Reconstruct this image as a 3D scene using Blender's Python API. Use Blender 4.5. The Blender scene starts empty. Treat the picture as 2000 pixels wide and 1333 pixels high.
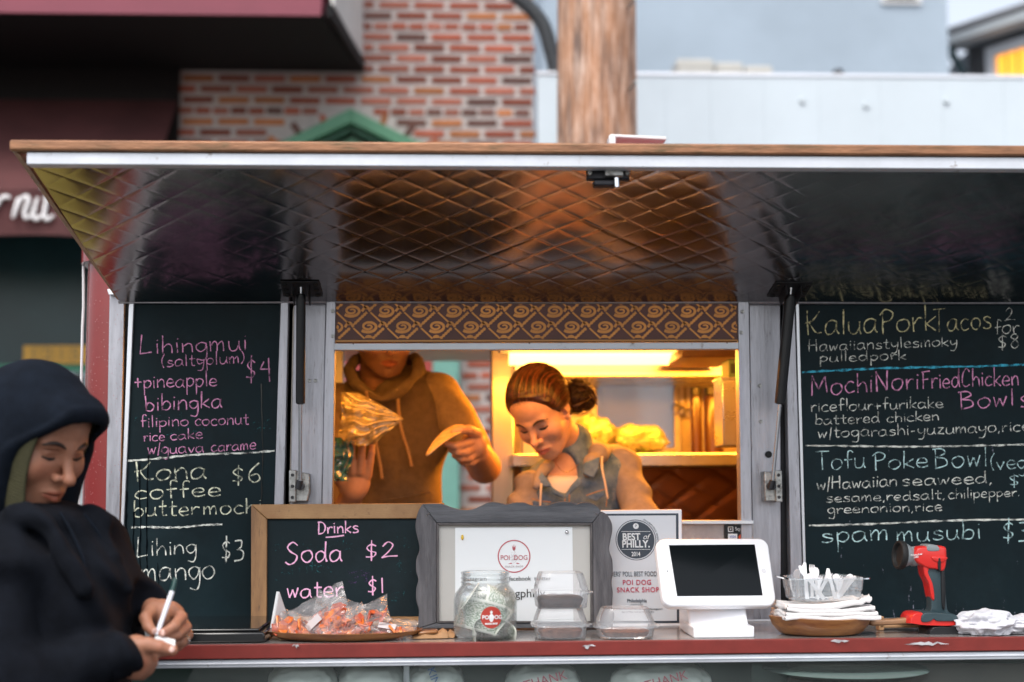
import bpy, bmesh, math, random
import numpy as np
from mathutils import Vector, Matrix, Euler
random.seed(7)
rng = np.random.default_rng(5)
R = math.radians
scene = bpy.context.scene
col = scene.collection

# ---------------------------------------------------------------- camera
cam_d = bpy.data.cameras.new('camera')
cam = bpy.data.objects.new('camera', cam_d)
col.objects.link(cam)
cam_d.lens = 50
cam_d.sensor_width = 36
cam_d.clip_end = 800
CAMZ = 1.42
CM = Matrix.Translation((0, 0, CAMZ)) @ Matrix.Rotation(R(-2.6), 4, 'Z') @ Matrix.Rotation(R(95.84), 4, 'X') @ Matrix.Rotation(R(-0.3), 4, 'Z')
cam.matrix_world = CM
cam_d.dof.use_dof = True
cam_d.dof.focus_distance = 3.06
cam_d.dof.aperture_fstop = 2.0
cam_d.dof.aperture_blades = 0
scene.camera = cam

# ---------------------------------------------------------------- world, sun, exposure
w = bpy.data.worlds.new('World')
scene.world = w
w.use_nodes = True
wn = w.node_tree.nodes
wl = w.node_tree.links
SUN_EL, SUN_AZ = 58, 200
sky = wn.new('ShaderNodeTexSky')
sky.sky_type = 'NISHITA'
sky.sun_disc = False
sky.sun_elevation = R(SUN_EL)
sky.sun_rotation = R(SUN_AZ)
sky.air_density = 1.0
sky.dust_density = 4.0
sky.ozone_density = 1.5
hs = wn.new('ShaderNodeHueSaturation')
hs.inputs['Saturation'].default_value = 0.42
wl.new(sky.outputs[0], hs.inputs['Color'])
bg = wn['Background']
bg.inputs['Strength'].default_value = 0.15
wl.new(hs.outputs[0], bg.inputs['Color'])
sun_d = bpy.data.lights.new('sun', 'SUN')
sun_d.energy = 0.5
sun_d.angle = R(25)
sun_d.color = (1.0, 0.96, 0.9)
sun = bpy.data.objects.new('sun', sun_d)
col.objects.link(sun)
# sky rotation: azimuth measured from +Y clockwise
_az = R(SUN_AZ)
_dir = Vector((math.sin(_az) * math.cos(R(SUN_EL)), math.cos(_az) * math.cos(R(SUN_EL)), math.sin(R(SUN_EL))))
sun.rotation_euler = _dir.to_track_quat('Z', 'Y').to_euler()
sun.location = (0, 0, 30)
scene.view_settings.view_transform = 'Standard'
scene.view_settings.look = 'None'
scene.view_settings.gamma = 1
scene.view_settings.use_curve_mapping = False
scene.view_settings.exposure = 1.05
scene.render.engine = 'CYCLES'
scene.cycles.max_bounces = 8
scene.cycles.transparent_max_bounces = 24
scene.cycles.sample_clamp_indirect = 6
scene.cycles.use_denoising = True

# ---------------------------------------------------------------- surveying helpers: photograph pixel -> point at depth Y
FPX = 50 / 36 * 2000
_R3 = CM.to_3x3()
def P(px, py, Y):
    d = _R3 @ Vector(((px - 1000) / FPX, (666.5 - py) / FPX, -1))
    t = Y / d.y
    return Vector((d.x * t, Y, CAMZ + d.z * t))
def PX(px, py, Y): return P(px, py, Y).x
def PZ(px, py, Y): return P(px, py, Y).z

# ---------------------------------------------------------------- object helpers
def link(o, parent=None):
    col.objects.link(o)
    if parent: o.parent = parent
    return o
def tag(o, label=None, cat=None, group=None, kind=None):
    if label: o['label'] = label
    if cat: o['category'] = cat
    if group: o['group'] = group
    if kind: o['kind'] = kind
    return o
def thing(name, label, cat, group=None, loc=(0, 0, 0)):
    o = bpy.data.objects.new(name, None)
    o.empty_display_size = 0.05
    link(o)
    o.location = loc
    return tag(o, label, cat, group)

class MB:
    def __init__(s): s.v = []; s.f = []; s.m = []; s.mi = 0
    def add(s, vs, fs):
        b = len(s.v)
        s.v += [tuple(v) for v in vs]
        s.f += [tuple(i + b for i in f) for f in fs]
        s.m += [s.mi] * len(fs)
    def box(s, x0, x1, y0, y1, z0, z1):
        s.add([(x0,y0,z0),(x1,y0,z0),(x1,y1,z0),(x0,y1,z0),(x0,y0,z1),(x1,y0,z1),(x1,y1,z1),(x0,y1,z1)],
              [(0,3,2,1),(4,5,6,7),(0,1,5,4),(1,2,6,5),(2,3,7,6),(3,0,4,7)])
        return s
    def slab(s, q, d):            # four front corners (counter-clockwise seen from the front), extruded by vector d
        d = Vector(d); q = [Vector(a) for a in q]
        s.add(q + [a + d for a in q], [(0,1,2,3),(7,6,5,4),(0,4,5,1),(1,5,6,2),(2,6,7,3),(3,7,4,0)])
        return s
    def prism(s, poly, d):
        n = len(poly); d = Vector(d); poly = [Vector(p) for p in poly]
        s.add(poly + [p + d for p in poly], [tuple(range(n)), tuple(range(2*n-1, n-1, -1))] + [(i, i+n, (i+1)%n+n, (i+1)%n) for i in range(n)])
        return s
    def tube(s, pts, r, seg=10, caps=True):
        pts = [Vector(p) for p in pts]; n = len(pts)
        rr = r if hasattr(r, '__len__') else [r] * n
        vs = []; prev = None
        for i, p in enumerate(pts):
            t = (pts[min(i+1, n-1)] - pts[max(i-1, 0)])
            if t.length < 1e-9: t = Vector((0, 0, 1))
            t.normalize()
            if prev is None:
                a = t.orthogonal().normalized()
            else:
                a = prev - t * prev.dot(t)
                a = a.normalized() if a.length > 1e-6 else t.orthogonal().normalized()
            prev = a
            b = t.cross(a)
            for k in range(seg):
                an = 2 * math.pi * k / seg
                vs.append(p + (a * math.cos(an) + b * math.sin(an)) * rr[i])
        fs = []
        for i in range(n - 1):
            for k in range(seg):
                k2 = (k + 1) % seg
                fs.append((i*seg+k, i*seg+k2, (i+1)*seg+k2, (i+1)*seg+k))
        if caps:
            fs.append(tuple(range(seg - 1, -1, -1)))
            fs.append(tuple(range((n-1)*seg, n*seg)))
        s.add(vs, fs)
        return s
    def lathe(s, prof, c=(0, 0, 0), seg=32, sx=1, sy=1, axis=None):   # prof: (r, z)
        c = Vector(c); vs = []
        q = Vector((0, 0, 1)).rotation_difference(Vector(axis)) if axis else None
        for r, z in prof:
            for k in range(seg):
                an = 2 * math.pi * k / seg
                v = Vector((r * math.cos(an) * sx, r * math.sin(an) * sy, z))
                if q: v = q @ v
                vs.append(c + v)
        fs = []
        for i in range(len(prof) - 1):
            for k in range(seg):
                k2 = (k + 1) % seg
                fs.append((i*seg+k, i*seg+k2, (i+1)*seg+k2, (i+1)*seg+k))
        s.add(vs, fs)
        return s
    def grid(s, fn, nu, nv):      # fn(u, v) -> point
        vs = [fn(i / nu, j / nv) for j in range(nv + 1) for i in range(nu + 1)]
        w_ = nu + 1
        s.add(vs, [(j*w_+i, j*w_+i+1, (j+1)*w_+i+1, (j+1)*w_+i) for j in range(nv) for i in range(nu)])
        return s
    def build(s, name, mats, parent=None, bevel=0, smooth=None, seg=2, solid=0):
        me = bpy.data.meshes.new(name)
        me.from_pydata(s.v, [], s.f)
        if not isinstance(mats, (list, tuple)): mats = [mats]
        for m_ in mats: me.materials.append(m_)
        if len(mats) > 1: me.polygons.foreach_set('material_index', s.m)
        o = bpy.data.objects.new(name, me)
        link(o, parent)
        if smooth is not None:
            me.shade_smooth()
            if smooth < 180: me.set_sharp_from_angle(angle=R(smooth))
        if solid:
            sm_ = o.modifiers.new('solid', 'SOLIDIFY'); sm_.thickness = solid; sm_.offset = 0
        if bevel:
            b = o.modifiers.new('bevel', 'BEVEL'); b.width = bevel; b.segments = seg; b.limit_method = 'ANGLE'; b.angle_limit = R(40)
            b.harden_normals = False
        return o

def rebase(root, loc):
    """put the Empty at its base without moving the parts"""
    loc = Vector(loc)
    root.location = loc
    for c in root.children:
        c.location = Vector(c.location) - loc
    return root

def smooth_poly(pts, n=4, closed=False):
    pts = [Vector(p) for p in pts]
    if len(pts) < 3: return pts
    out = []
    m = len(pts)
    rng_ = range(m) if closed else range(m - 1)
    for i in rng_:
        if closed: p0, p1, p2, p3 = pts[(i-1)%m], pts[i], pts[(i+1)%m], pts[(i+2)%m]
        else: p0, p1, p2, p3 = pts[max(i-1,0)], pts[i], pts[i+1], pts[min(i+2,m-1)]
        for k in range(n):
            t = k / n
            out.append(0.5 * ((2*p1) + (-p0+p2)*t + (2*p0-5*p1+4*p2-p3)*t*t + (-p0+3*p1-3*p2+p3)*t**3))
    if not closed: out.append(pts[-1])
    return out

# ---------------------------------------------------------------- materials
def s2l(c):
    return tuple(((x/255)/12.92 if x/255 <= .04045 else ((x/255+.055)/1.055)**2.4) for x in c)
def mat(name, c, rough=.5, metal=0.0, var=0.0, vscale=8.0, stretch=(1,1,1), bump=0.0, bscale=60.0, bstretch=None,
        c2=None, spec=.5, trans=0.0, ior=1.45, objrand=0.0, coat=0.0, rvar=0.0, sss=0.0, emit=None, estr=0.0, detail=5, speck=None, alpha=1.0, dirt=None, sheen=0.0):
    m_ = bpy.data.materials.new(name); m_.use_nodes = True
    nt = m_.node_tree; n = nt.nodes; l = nt.links
    b = n['Principled BSDF']
    b.inputs['Roughness'].default_value = rough
    b.inputs['Metallic'].default_value = metal
    b.inputs['Specular IOR Level'].default_value = spec
    b.inputs['IOR'].default_value = ior
    b.inputs['Transmission Weight'].default_value = trans
    b.inputs['Coat Weight'].default_value = coat
    b.inputs['Coat Roughness'].default_value = .1
    b.inputs['Alpha'].default_value = alpha
    if sheen: b.inputs['Sheen Weight'].default_value = sheen; b.inputs['Sheen Roughness'].default_value = .5
    if sss:
        b.inputs['Subsurface Weight'].default_value = sss
        b.inputs['Subsurface Radius'].default_value = (1.0, .35, .2)
        b.inputs['Subsurface Scale'].default_value = .006
    if emit:
        b.inputs['Emission Color'].default_value = (*emit, 1); b.inputs['Emission Strength'].default_value = estr
    tc = n.new('ShaderNodeTexCoord')
    def coords(st):
        mp = n.new('ShaderNodeMapping'); mp.inputs['Scale'].default_value = st
        l.new(tc.outputs['Object'], mp.inputs['Vector']); return mp.outputs[0]
    base = None
    c = tuple(c)
    if c2 is None: c2 = tuple(x * (1 - var) for x in c)
    if var or c2 != c:
        nz = n.new('ShaderNodeTexNoise'); nz.inputs['Scale'].default_value = vscale; nz.inputs['Detail'].default_value = detail
        nz.inputs['Roughness'].default_value = .65
        l.new(coords(stretch), nz.inputs['Vector'])
        cr = n.new('ShaderNodeValToRGB'); cr.color_ramp.elements[0].position = .35; cr.color_ramp.elements[1].position = .65
        cr.color_ramp.elements[0].color = (*c2, 1); cr.color_ramp.elements[1].color = (*c, 1)
        l.new(nz.outputs['Fac'], cr.inputs[0]); base = cr.outputs[0]
        if rvar:
            mr = n.new('ShaderNodeMapRange'); mr.inputs[3].default_value = max(.02, rough - rvar); mr.inputs[4].default_value = min(1, rough + rvar)
            l.new(nz.outputs['Fac'], mr.inputs[0]); l.new(mr.outputs[0], b.inputs['Roughness'])
    if dirt:   # (colour, scale, threshold lo, hi)
        dz = n.new('ShaderNodeTexNoise'); dz.inputs['Scale'].default_value = dirt[1]; dz.inputs['Detail'].default_value = 7; dz.inputs['Roughness'].default_value = .7
        l.new(coords(stretch), dz.inputs['Vector'])
        dr = n.new('ShaderNodeValToRGB'); dr.color_ramp.elements[0].position = dirt[2]; dr.color_ramp.elements[1].position = dirt[3]
        l.new(dz.outputs['Fac'], dr.inputs[0])
        mx = n.new('ShaderNodeMixRGB'); mx.inputs[2].default_value = (*dirt[0], 1)
        if base: l.new(base, mx.inputs[1])
        else: mx.inputs[1].default_value = (*c, 1)
        l.new(dr.outputs[0], mx.inputs[0]); base = mx.outputs[0]
    if objrand:
        oi = n.new('ShaderNodeObjectInfo'); hv = n.new('ShaderNodeHueSaturation')
        mr2 = n.new('ShaderNodeMapRange'); mr2.inputs[3].default_value = 1 - objrand; mr2.inputs[4].default_value = 1 + objrand
        l.new(oi.outputs['Random'], mr2.inputs[0]); l.new(mr2.outputs[0], hv.inputs['Value'])
        if base: l.new(base, hv.inputs['Color'])
        else: hv.inputs['Color'].default_value = (*c, 1)
        base = hv.outputs[0]
    if base: l.new(base, b.inputs['Base Color'])
    else: b.inputs['Base Color'].default_value = (*c, 1)
    if bump:
        nb = n.new('ShaderNodeTexNoise'); nb.inputs['Scale'].default_value = bscale; nb.inputs['Detail'].default_value = 4
        l.new(coords(bstretch or stretch), nb.inputs['Vector'])
        bp = n.new('ShaderNodeBump'); bp.inputs['Strength'].default_value = 1.0; bp.inputs['Distance'].default_value = bump
        l.new(nb.outputs['Fac'], bp.inputs['Height']); l.new(bp.outputs[0], b.inputs['Normal'])
    return m_

def clear_mat(name, tint=(1, 1, 1), rough=.08, haze=.1, refl=1.0, hazecol=(.8, .82, .85), bump=0.0, bscale=30):
    """thin clear plastic or glass sheet: see-through with surface reflection and a little milkiness"""
    m_ = bpy.data.materials.new(name); m_.use_nodes = True
    nt = m_.node_tree; n = nt.nodes; l = nt.links
    for x in list(n):
        if x.type != 'OUTPUT_MATERIAL': n.remove(x)
    out = [x for x in n if x.type == 'OUTPUT_MATERIAL'][0]
    tr = n.new('ShaderNodeBsdfTransparent'); tr.inputs[0].default_value = (*tint, 1)
    gl = n.new('ShaderNodeBsdfGlossy'); gl.inputs['Roughness'].default_value = rough
    df = n.new('ShaderNodeBsdfDiffuse'); df.inputs[0].default_value = (*hazecol, 1)
    m1 = n.new('ShaderNodeMixShader'); m1.inputs[0].default_value = haze
    l.new(tr.outputs[0], m1.inputs[1]); l.new(df.outputs[0], m1.inputs[2])
    fr = n.new('ShaderNodeFresnel'); fr.inputs[0].default_value = 1.5
    mu = n.new('ShaderNodeMath'); mu.operation = 'MULTIPLY'; mu.inputs[1].default_value = refl; mu.use_clamp = True
    l.new(fr.outputs[0], mu.inputs[0])
    m2 = n.new('ShaderNodeMixShader'); l.new(mu.outputs[0], m2.inputs[0]); l.new(m1.outputs[0], m2.inputs[1]); l.new(gl.outputs[0], m2.inputs[2])
    l.new(m2.outputs[0], out.inputs[0])
    if bump:
        nb = n.new('ShaderNodeTexNoise'); nb.inputs['Scale'].default_value = bscale
        tc = n.new('ShaderNodeTexCoord'); l.new(tc.outputs['Object'], nb.inputs['Vector'])
        bp = n.new('ShaderNodeBump'); bp.inputs['Distance'].default_value = bump
        l.new(nb.outputs[0], bp.inputs['Height'])
        for x in (gl, df): l.new(bp.outputs[0], x.inputs['Normal'])
        l.new(bp.outputs[0], fr.inputs['Normal'])
    return m_

def chalk_mat(name, c, cover=.5, scale=900):
    m_ = bpy.data.materials.new(name); m_.use_nodes = True
    nt = m_.node_tree; n = nt.nodes; l = nt.links
    b = n['Principled BSDF']; b.inputs['Base Color'].default_value = (*c, 1); b.inputs['Roughness'].default_value = .95
    b.inputs['Specular IOR Level'].default_value = .1
    tc = n.new('ShaderNodeTexCoord'); nz = n.new('ShaderNodeTexNoise'); nz.inputs['Scale'].default_value = scale; nz.inputs['Detail'].default_value = 3
    nz.inputs['Roughness'].default_value = .8
    l.new(tc.outputs['Object'], nz.inputs['Vector'])
    cr = n.new('ShaderNodeValToRGB'); cr.color_ramp.elements[0].position = .62 - cover * .32; cr.color_ramp.elements[1].position = .72 - cover * .25
    n2 = n.new('ShaderNodeTexNoise'); n2.inputs['Scale'].default_value = 75; n2.inputs['Detail'].default_value = 3; l.new(tc.outputs['Object'], n2.inputs['Vector'])
    ma = n.new('ShaderNodeMath'); ma.operation = 'MULTIPLY_ADD'; ma.inputs[1].default_value = .8; ma.inputs[2].default_value = -.40
    l.new(n2.outputs['Fac'], ma.inputs[0]); ad = n.new('ShaderNodeMath'); ad.operation = 'ADD'
    l.new(nz.outputs['Fac'], ad.inputs[0]); l.new(ma.outputs[0], ad.inputs[1])
    l.new(ad.outputs[0], cr.inputs[0]); l.new(cr.outputs[0], b.inputs['Alpha'])
    return m_

def oilmix(m_, other=None): return m_
alu   = mat('aluminium', (.45,.45,.49), .38, .75, var=.25, vscale=14, stretch=(6,6,.6), bump=.0006, bscale=40, rvar=.1, dirt=((.12,.11,.1), 30, .58, .75))
alu_w = mat('worn_white_rail', (.66,.69,.74), .45, .2, var=.12, vscale=9, bump=.0005, bscale=60, dirt=((.25,.2,.17), 38, .62, .74))
alu_c = mat('clean_aluminium_rail', (.78,.80,.84), .3, .55, var=.08, vscale=6)
steel = mat('stainless_steel', (.62,.61,.60), .28, 1.0, var=.10, vscale=5, stretch=(1,1,3), rvar=.05)
steel_v = mat('brushed_steel_upright', (.60,.58,.55), .30, 1.0, var=.10, vscale=5, stretch=(4,4,.6), rvar=.05)
dsteel= mat('dark_steel', (.05,.05,.055), .45, .7, var=.3, vscale=20)
zinc  = mat('zinc_bracket', (.5,.5,.48), .4, .8, var=.4, vscale=40, dirt=((.05,.04,.03), 60, .5, .7))
black_plastic = mat('black_plastic', (.012,.013,.015), .35, var=.2, vscale=30)
black_gloss = mat('black_gloss', (.008,.009,.010), .12, coat=.5)
rubber = mat('black_rubber', (.01,.01,.01), .7)
chrome = mat('chrome_rod', (.75,.76,.78), .12, 1.0)
board = mat('chalkboard_slate', (.0022,.0135,.018), .6, var=.35, vscale=5, spec=.25, bump=.0002, bscale=300, dirt=((.010,.026,.032), 4, .5, .85), rvar=.1)
redpaint = mat('wet_red_paint', (.21,.013,.013), .25, var=.15, vscale=6, coat=.6, bump=.0004, bscale=25)
redledge = mat('red_counter_edge', (.20,.024,.018), .5, var=.18, vscale=25, bump=.0002, bscale=120)
countertop_m = mat('countertop_laminate', (.33,.31,.30), .25, .3, var=.25, vscale=20, coat=.3)
chalk_pink = chalk_mat('pink_chalk', s2l((238,165,206)), .84)
chalk_white = chalk_mat('white_chalk', s2l((238,240,230)), .72)
chalk_yellow = chalk_mat('yellow_chalk', s2l((228,220,170)), .7)
chalk_cream = chalk_mat('cream_chalk', s2l((232,234,208)), .74)
chalk_cyan = chalk_mat('pale_cyan_chalk', s2l((205,238,238)), .72)
chalk_blue = chalk_mat('blue_chalk', s2l((80,190,220)), .75)
chalk_ghost = chalk_mat('wiped_chalk', s2l((50,110,115)), .22, 400)
chalk_smear = chalk_mat('smeared_chalk', s2l((150,150,165)), .12, 250)
marker_pink = mat('pink_chalk_marker', s2l((255,195,228)), 1.0)

# ---------------------------------------------------------------- handwriting: one-stroke letters, x height 1
_G = {
'a':(.95,".8,.85 .5,1 .15,.8 .05,.4 .2,.05 .5,.05 .75,.4 .8,.9 .8,.3 .95,0"),
'b':(.85,".1,1.9 .12,1 .12,0 .12,.6 .4,1 .75,.8 .8,.4 .55,.02 .15,.1"),
'c':(.8,".75,.85 .45,1 .12,.7 .1,.3 .35,0 .8,.12"),
'd':(.95,".75,.8 .45,1 .12,.75 .08,.3 .35,0 .7,.3 .78,1 .8,1.9 .8,.6 .9,0"),
'e':(.85,".12,.5 .75,.55 .65,.92 .35,1 .1,.65 .12,.25 .4,0 .85,.15"),
'f':(.65,".7,1.75 .5,1.95 .3,1.7 .3,0|.05,.95 .65,1.0"),
'g':(.85,".75,.85 .45,1 .1,.75 .1,.35 .4,.05 .7,.35 .78,.9 .8,-.3 .6,-.85 .15,-.7"),
'h':(.85,".1,1.9 .12,0|.15,.6 .45,1 .75,.75 .8,0"),
'i':(.3,".15,1 .18,0|.15,1.42 .2,1.34"),
'j':(.4,".25,1 .28,-.5 .1,-.85 -.1,-.7|.25,1.4 .3,1.34"),
'k':(.8,".1,1.9 .12,0|.75,1.0 .15,.45|.2,.5 .8,0"),
'l':(.3,".15,1.9 .18,0"),
'm':(1.15,".08,1 .1,0|.12,.6 .35,1 .5,.8 .54,0|.56,.6 .8,1 .98,.8 1.02,0"),
'n':(.85,".1,1 .12,0|.15,.65 .45,1 .72,.8 .78,0"),
'o':(.9,".5,1 .15,.85 .05,.45 .25,.05 .6,.05 .85,.45 .75,.9 .45,1"),
'p':(.85,".1,1 .15,-.9|.12,.7 .4,1 .75,.8 .75,.35 .45,.05 .15,.2"),
'r':(.65,".1,1 .14,0|.15,.55 .4,.95 .7,.9"),
's':(.75,".7,.85 .4,1 .15,.8 .35,.55 .65,.4 .65,.12 .35,0 .05,.1"),
't':(.7,".35,1.6 .35,.2 .5,0 .7,.05|.05,1 .7,1.02"),
'u':(.9,".1,1 .1,.3 .3,0 .6,.1 .75,.5|.78,1 .78,.3 .92,0"),
'v':(.8,".05,1 .4,0|.4,0 .75,1"),
'w':(1.0,".05,1 .25,0|.25,0 .5,.8|.5,.8 .7,0|.7,0 .95,1.0"),
'y':(.85,".08,1 .1,.5 .35,.25 .7,.5|.78,1 .75,0 .55,-.75 .1,-.75"),
'z':(.8,".1,.95 .7,.95|.7,.95 .1,.05|.1,.05 .75,.05"),
'L':(.95,".15,1.9 .1,.9 .05,0|.05,0 .85,.12"),
'H':(1.1,".15,1.9 .15,0|.9,1.9 .92,0|0,.95 1,1.0"),
'K':(1.15,".15,1.9 .2,0|.95,1.8 .5,1.1 0,.95|.3,1 .7,.2 1.1,.2"),
'T':(1.1,"0,1.8 1.1,1.85|.5,1.8 .55,0"),
'P':(.95,".2,1.8 .25,-.1|.0,1.5 .4,1.9 .85,1.6 .7,1.05 .25,.9"),
'M':(1.4,".1,1.8 .1,0|.1,1.8 .6,.5|.6,.5 1.1,1.7|1.1,1.7 1.25,.2"),
'N':(1.15,".1,1.8 .15,0|.1,1.8 .9,.1|.9,.1 .95,1.8"),
'B':(1.1,".15,1.8 .2,0|.0,1.75 .6,1.8 .85,1.4 .25,1.0|.25,1 .85,.85 .9,.25 .2,0"),
'S':(1.0,".85,1.6 .5,1.9 .15,1.5 .4,1.05 .8,.7 .7,.15 .3,-.05 0,.15"),
'D':(1.0,".15,1.8 .15,0|.0,1.8 .6,1.7 .95,1.0 .7,.2 .1,0"),
'C':(1.0,".9,1.5 .55,1.85 .15,1.3 .15,.4 .5,0 .9,.2"),
'F':(.9,".15,1.7 .2,0|0,1.75 .9,1.85|.1,1.0 .7,1.0"),
'$':(1.0,".8,1.4 .5,1.6 .2,1.3 .4,.95 .75,.65 .6,.3 .15,.35|.5,2 .5,-.15"),
'1':(.35,".2,1.8 .2,0"), '2':(1.0,".1,1.4 .45,1.8 .75,1.4 .5,.7 .05,.05|.05,.05 .4,.2 1.05,.1"),
'3':(.8,".1,1.7 .6,1.7 .6,1.2 .25,1.0|.25,1 .75,.8 .65,.2 .05,.1"),
'4':(.9,".35,1.6 .05,.95|.05,.95 .8,.95|.7,1.9 .75,-.1"),
'6':(.85,".7,1.8 .2,1.1 .1,.4 .4,0 .75,.3 .6,.75 .15,.6"),
'8':(.8,".6,1.5 .3,1.7 .1,1.3 .5,.9 .7,.4 .4,0 .1,.4 .3,.85 .6,1.2 .6,1.5"),
'+':(.8,".05,.7 .75,.72|.38,1.2 .4,.1"), '/':(.35,".3,1.8 .1,-.3"), '(':(.4,".35,1.9 .1,1.2 .1,.5 .3,-.1"), ')':(.4,".05,1.9 .3,1.3 .3,.5 .05,-.1"),
',':(.3,".2,.15 .1,-.3"), '-':(.6,".1,.6 .5,.62"), '.':(.3,".12,.05 .18,0"), "'":(.2,".1,1.8 .1,1.5"), ' ':(.55,""),
}
def hand(mb, text, x0, x1, yb, yb2, xh, Y, width=2.6, jit=.05, lift=.0012, seed=0):
    """chalk strokes as raised ribbons on the plane y=Y, laid out over photo columns x0..x1"""
    rr = random.Random(hash_(text) + seed)
    adv = sum(_G[c][0] + .12 for c in text) - .12
    k = (x1 - x0) / adv
    x = 0.0
    for c in text:
        wd, g = _G[c]
        js = 1 + rr.uniform(-jit, jit) * 1.6
        dy = rr.uniform(-jit, jit)
        if g:
            for st in g.split('|'):
                pts = [tuple(float(q) for q in p.split(',')) for p in st.split()]
                pts = [Vector((a + rr.uniform(-jit, jit) * .6, b * js + dy + rr.uniform(-jit, jit) * .6, 0)) for a, b in pts]
                if len(pts) > 2: pts = smooth_poly(pts, 4)
                elif len(pts) == 2: pts = [pts[0].lerp(pts[1], t / 5) + Vector((rr.uniform(-.012,.012), rr.uniform(-.012,.012), 0)) for t in range(6)]
                W = []
                for p in pts:
                    px = x0 + (x + p.x) * k
                    W.append((px, (yb + (yb2 - yb) * (px - x0) / max(1, x1 - x0)) - p.y * xh))
                ribbon(mb, W, width, (lambda a, b: Y(a, b) - lift) if callable(Y) else Y - lift, rr)
        x += wd + .12
def hash_(s):
    h = 0
    for ch in s: h = (h * 31 + ord(ch)) % 1000003
    return h
def ribbon(mb, W, width, Y, rr=random, wv=.25):
    vs = []
    n = len(W)
    for i, (px, py) in enumerate(W):
        a = W[max(i-1, 0)]; b = W[min(i+1, n-1)]
        dx, dy = b[0] - a[0], b[1] - a[1]
        L = math.hypot(dx, dy) or 1
        nx, ny = -dy / L, dx / L
        hw = width * .42 * (1 + rr.uniform(-wv, wv) + .18 * math.sin(i * .9 + px * .05))
        yy = Y(px, py) if callable(Y) else Y
        vs.append(P(px + nx * hw, py + ny * hw, yy)); vs.append(P(px - nx * hw, py - ny * hw, yy))
    mb.add(vs, [(2*i, 2*i+1, 2*i+3, 2*i+2) for i in range(n - 1)])
def chalk_line(mb, x0, y0, x1, y1, Y, width=3.5, lift=.0012, seed=1):
    rr = random.Random(seed)
    n = 60
    ribbon(mb, [(x0 + (x1-x0)*i/n, y0 + (y1-y0)*i/n + rr.uniform(-.5,.5) + 1.5*math.sin(i*.13+seed)) for i in range(n+1)], width, Y - lift, rr, .35)

def text_mesh(name, s, size, m_, parent, M, align='CENTER', extrude=.0003, offset=0.0, sx=1.0, spacing=1.0, shear=0.0):
    """flat print: built-in lettering converted to a mesh. M: matrix of the text plane (x right, y up)"""
    cu = bpy.data.curves.new(name, 'FONT')
    cu.body = s; cu.size = size; cu.align_x = align; cu.align_y = 'CENTER'; cu.extrude = extrude; cu.offset = offset
    cu.space_character = spacing; cu.shear = shear
    t = bpy.data.objects.new(name, cu)
    me = bpy.data.meshes.new_from_object(t)
    me.transform(Matrix.Diagonal((sx, 1, 1, 1)))
    me.transform(M)
    me.materials.clear(); me.materials.append(m_)
    o = bpy.data.objects.new(name, me)
    bpy.data.curves.remove(cu)
    return link(o, parent)
def face_cam_plane(c, tilt=0.0, yaw=0.0):
    """matrix for print on a sheet facing the street at point c: x -> +X, y -> +Z, normal -> -Y; tilt leans the top back"""
    return Matrix.Translation(c) @ Matrix.Rotation(yaw, 4, 'Z') @ Matrix.Rotation(R(90) - tilt, 4, 'X')
# ================================================================ SETTING: ground, street
YF = 3.27                      # trailer service face
ZC = P(1000, 1255, 2.86).z     # counter top height
asphalt = mat('asphalt', (.05,.05,.052), .55, var=.35, vscale=3, bump=.004, bscale=80)
concrete = mat('pavement_concrete', (.22,.21,.20), .7, var=.25, vscale=2, bump=.002, bscale=40)
g = MB(); g.box(-150, 150, -120, 200, -.3, 0); tag(g.build('ground', asphalt), kind='structure')
g = MB(); g.box(-60, 60, 6.2, 12.5, 0.001, .12); tag(g.build('pavement', concrete, bevel=.01), kind='structure')

# ================================================================ FOOD TRAILER
TR = thing('food_trailer', 'red and stainless steel food trailer with open service window and raised awning hatch', 'food trailer')
def part(mb, name, m_, bevel=.0015, smooth=40, parent=None, label=None, **k):
    o = mb.build(name, m_, parent or TR, bevel=bevel, smooth=smooth, **k)
    if label: o['label'] = label
    return o
def quadslab(corners, Y, d=.02):
    """corners: px positions bl, br, tr, tl in the photograph on plane Y"""
    m = MB(); m.slab([P(a, b, Y) for a, b in corners], (0, d, 0)); return m

YB, YT = 1218, 584
# chalk menu boards
bl = part(quadslab([(230,YB),(528,YB),(549,YT),(262,YT)], YF), 'menu_chalkboard', board, 0, label='left menu board with pink and pale yellow chalk writing')
br = part(quadslab([(1577,YB),(2180,YB),(2180,YT),(1559,YT)], YF), 'menu_chalkboard', board, 0, label='right menu board listing tacos and bowls')
# left board writing
def chalk(words, m_, parent, name='chalk_word', Y=YF, width=2.6, lift=.0012):
    for w_ in words:
        mb = MB(); hand(mb, *w_[:6], Y, width=w_[6] if len(w_) > 6 else width, lift=lift)
        o = mb.build(name, m_, parent)
    return o
chalk([('Lihingmui',272,482,692,684,18.5,2.4),('(saltyplum)',315,478,718,709,13,2.0),('$4',478,530,746,744,25,2.6),
       ('+pineapple',262,424,759,755,16,2.4),('bibingka',282,434,804,796,17,2.7),('filipino',274,368,835,832,12,2.1),('coconut',380,486,832,829,12,2.1),('rice',280,322,863,861,11,2.1),('cake',332,396,860,857,11,2.1),
       ('w/guava',288,398,887,884,12,2.2),('carame',412,500,883,878,12,2.2)], chalk_pink, bl)
chalk([('Kona',262,403,942,934,21,3.2),('$6',450,510,946,942,20,2.8),('coffee',262,432,976,969,17,3.0),('butter',260,388,1010,1006,17,2.8),('mochi',396,512,1006,1001,17,2.8)], chalk_cream, bl)
mb = MB(); chalk_line(mb, 250, 899, 536, 880, YF, 4.0); mb.build('chalk_line', chalk_white, bl)
mb = MB(); chalk_line(mb, 256, 1032, 434, 1026, YF, 4.2, seed=4); mb.build('chalk_line', chalk_white, bl)
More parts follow.
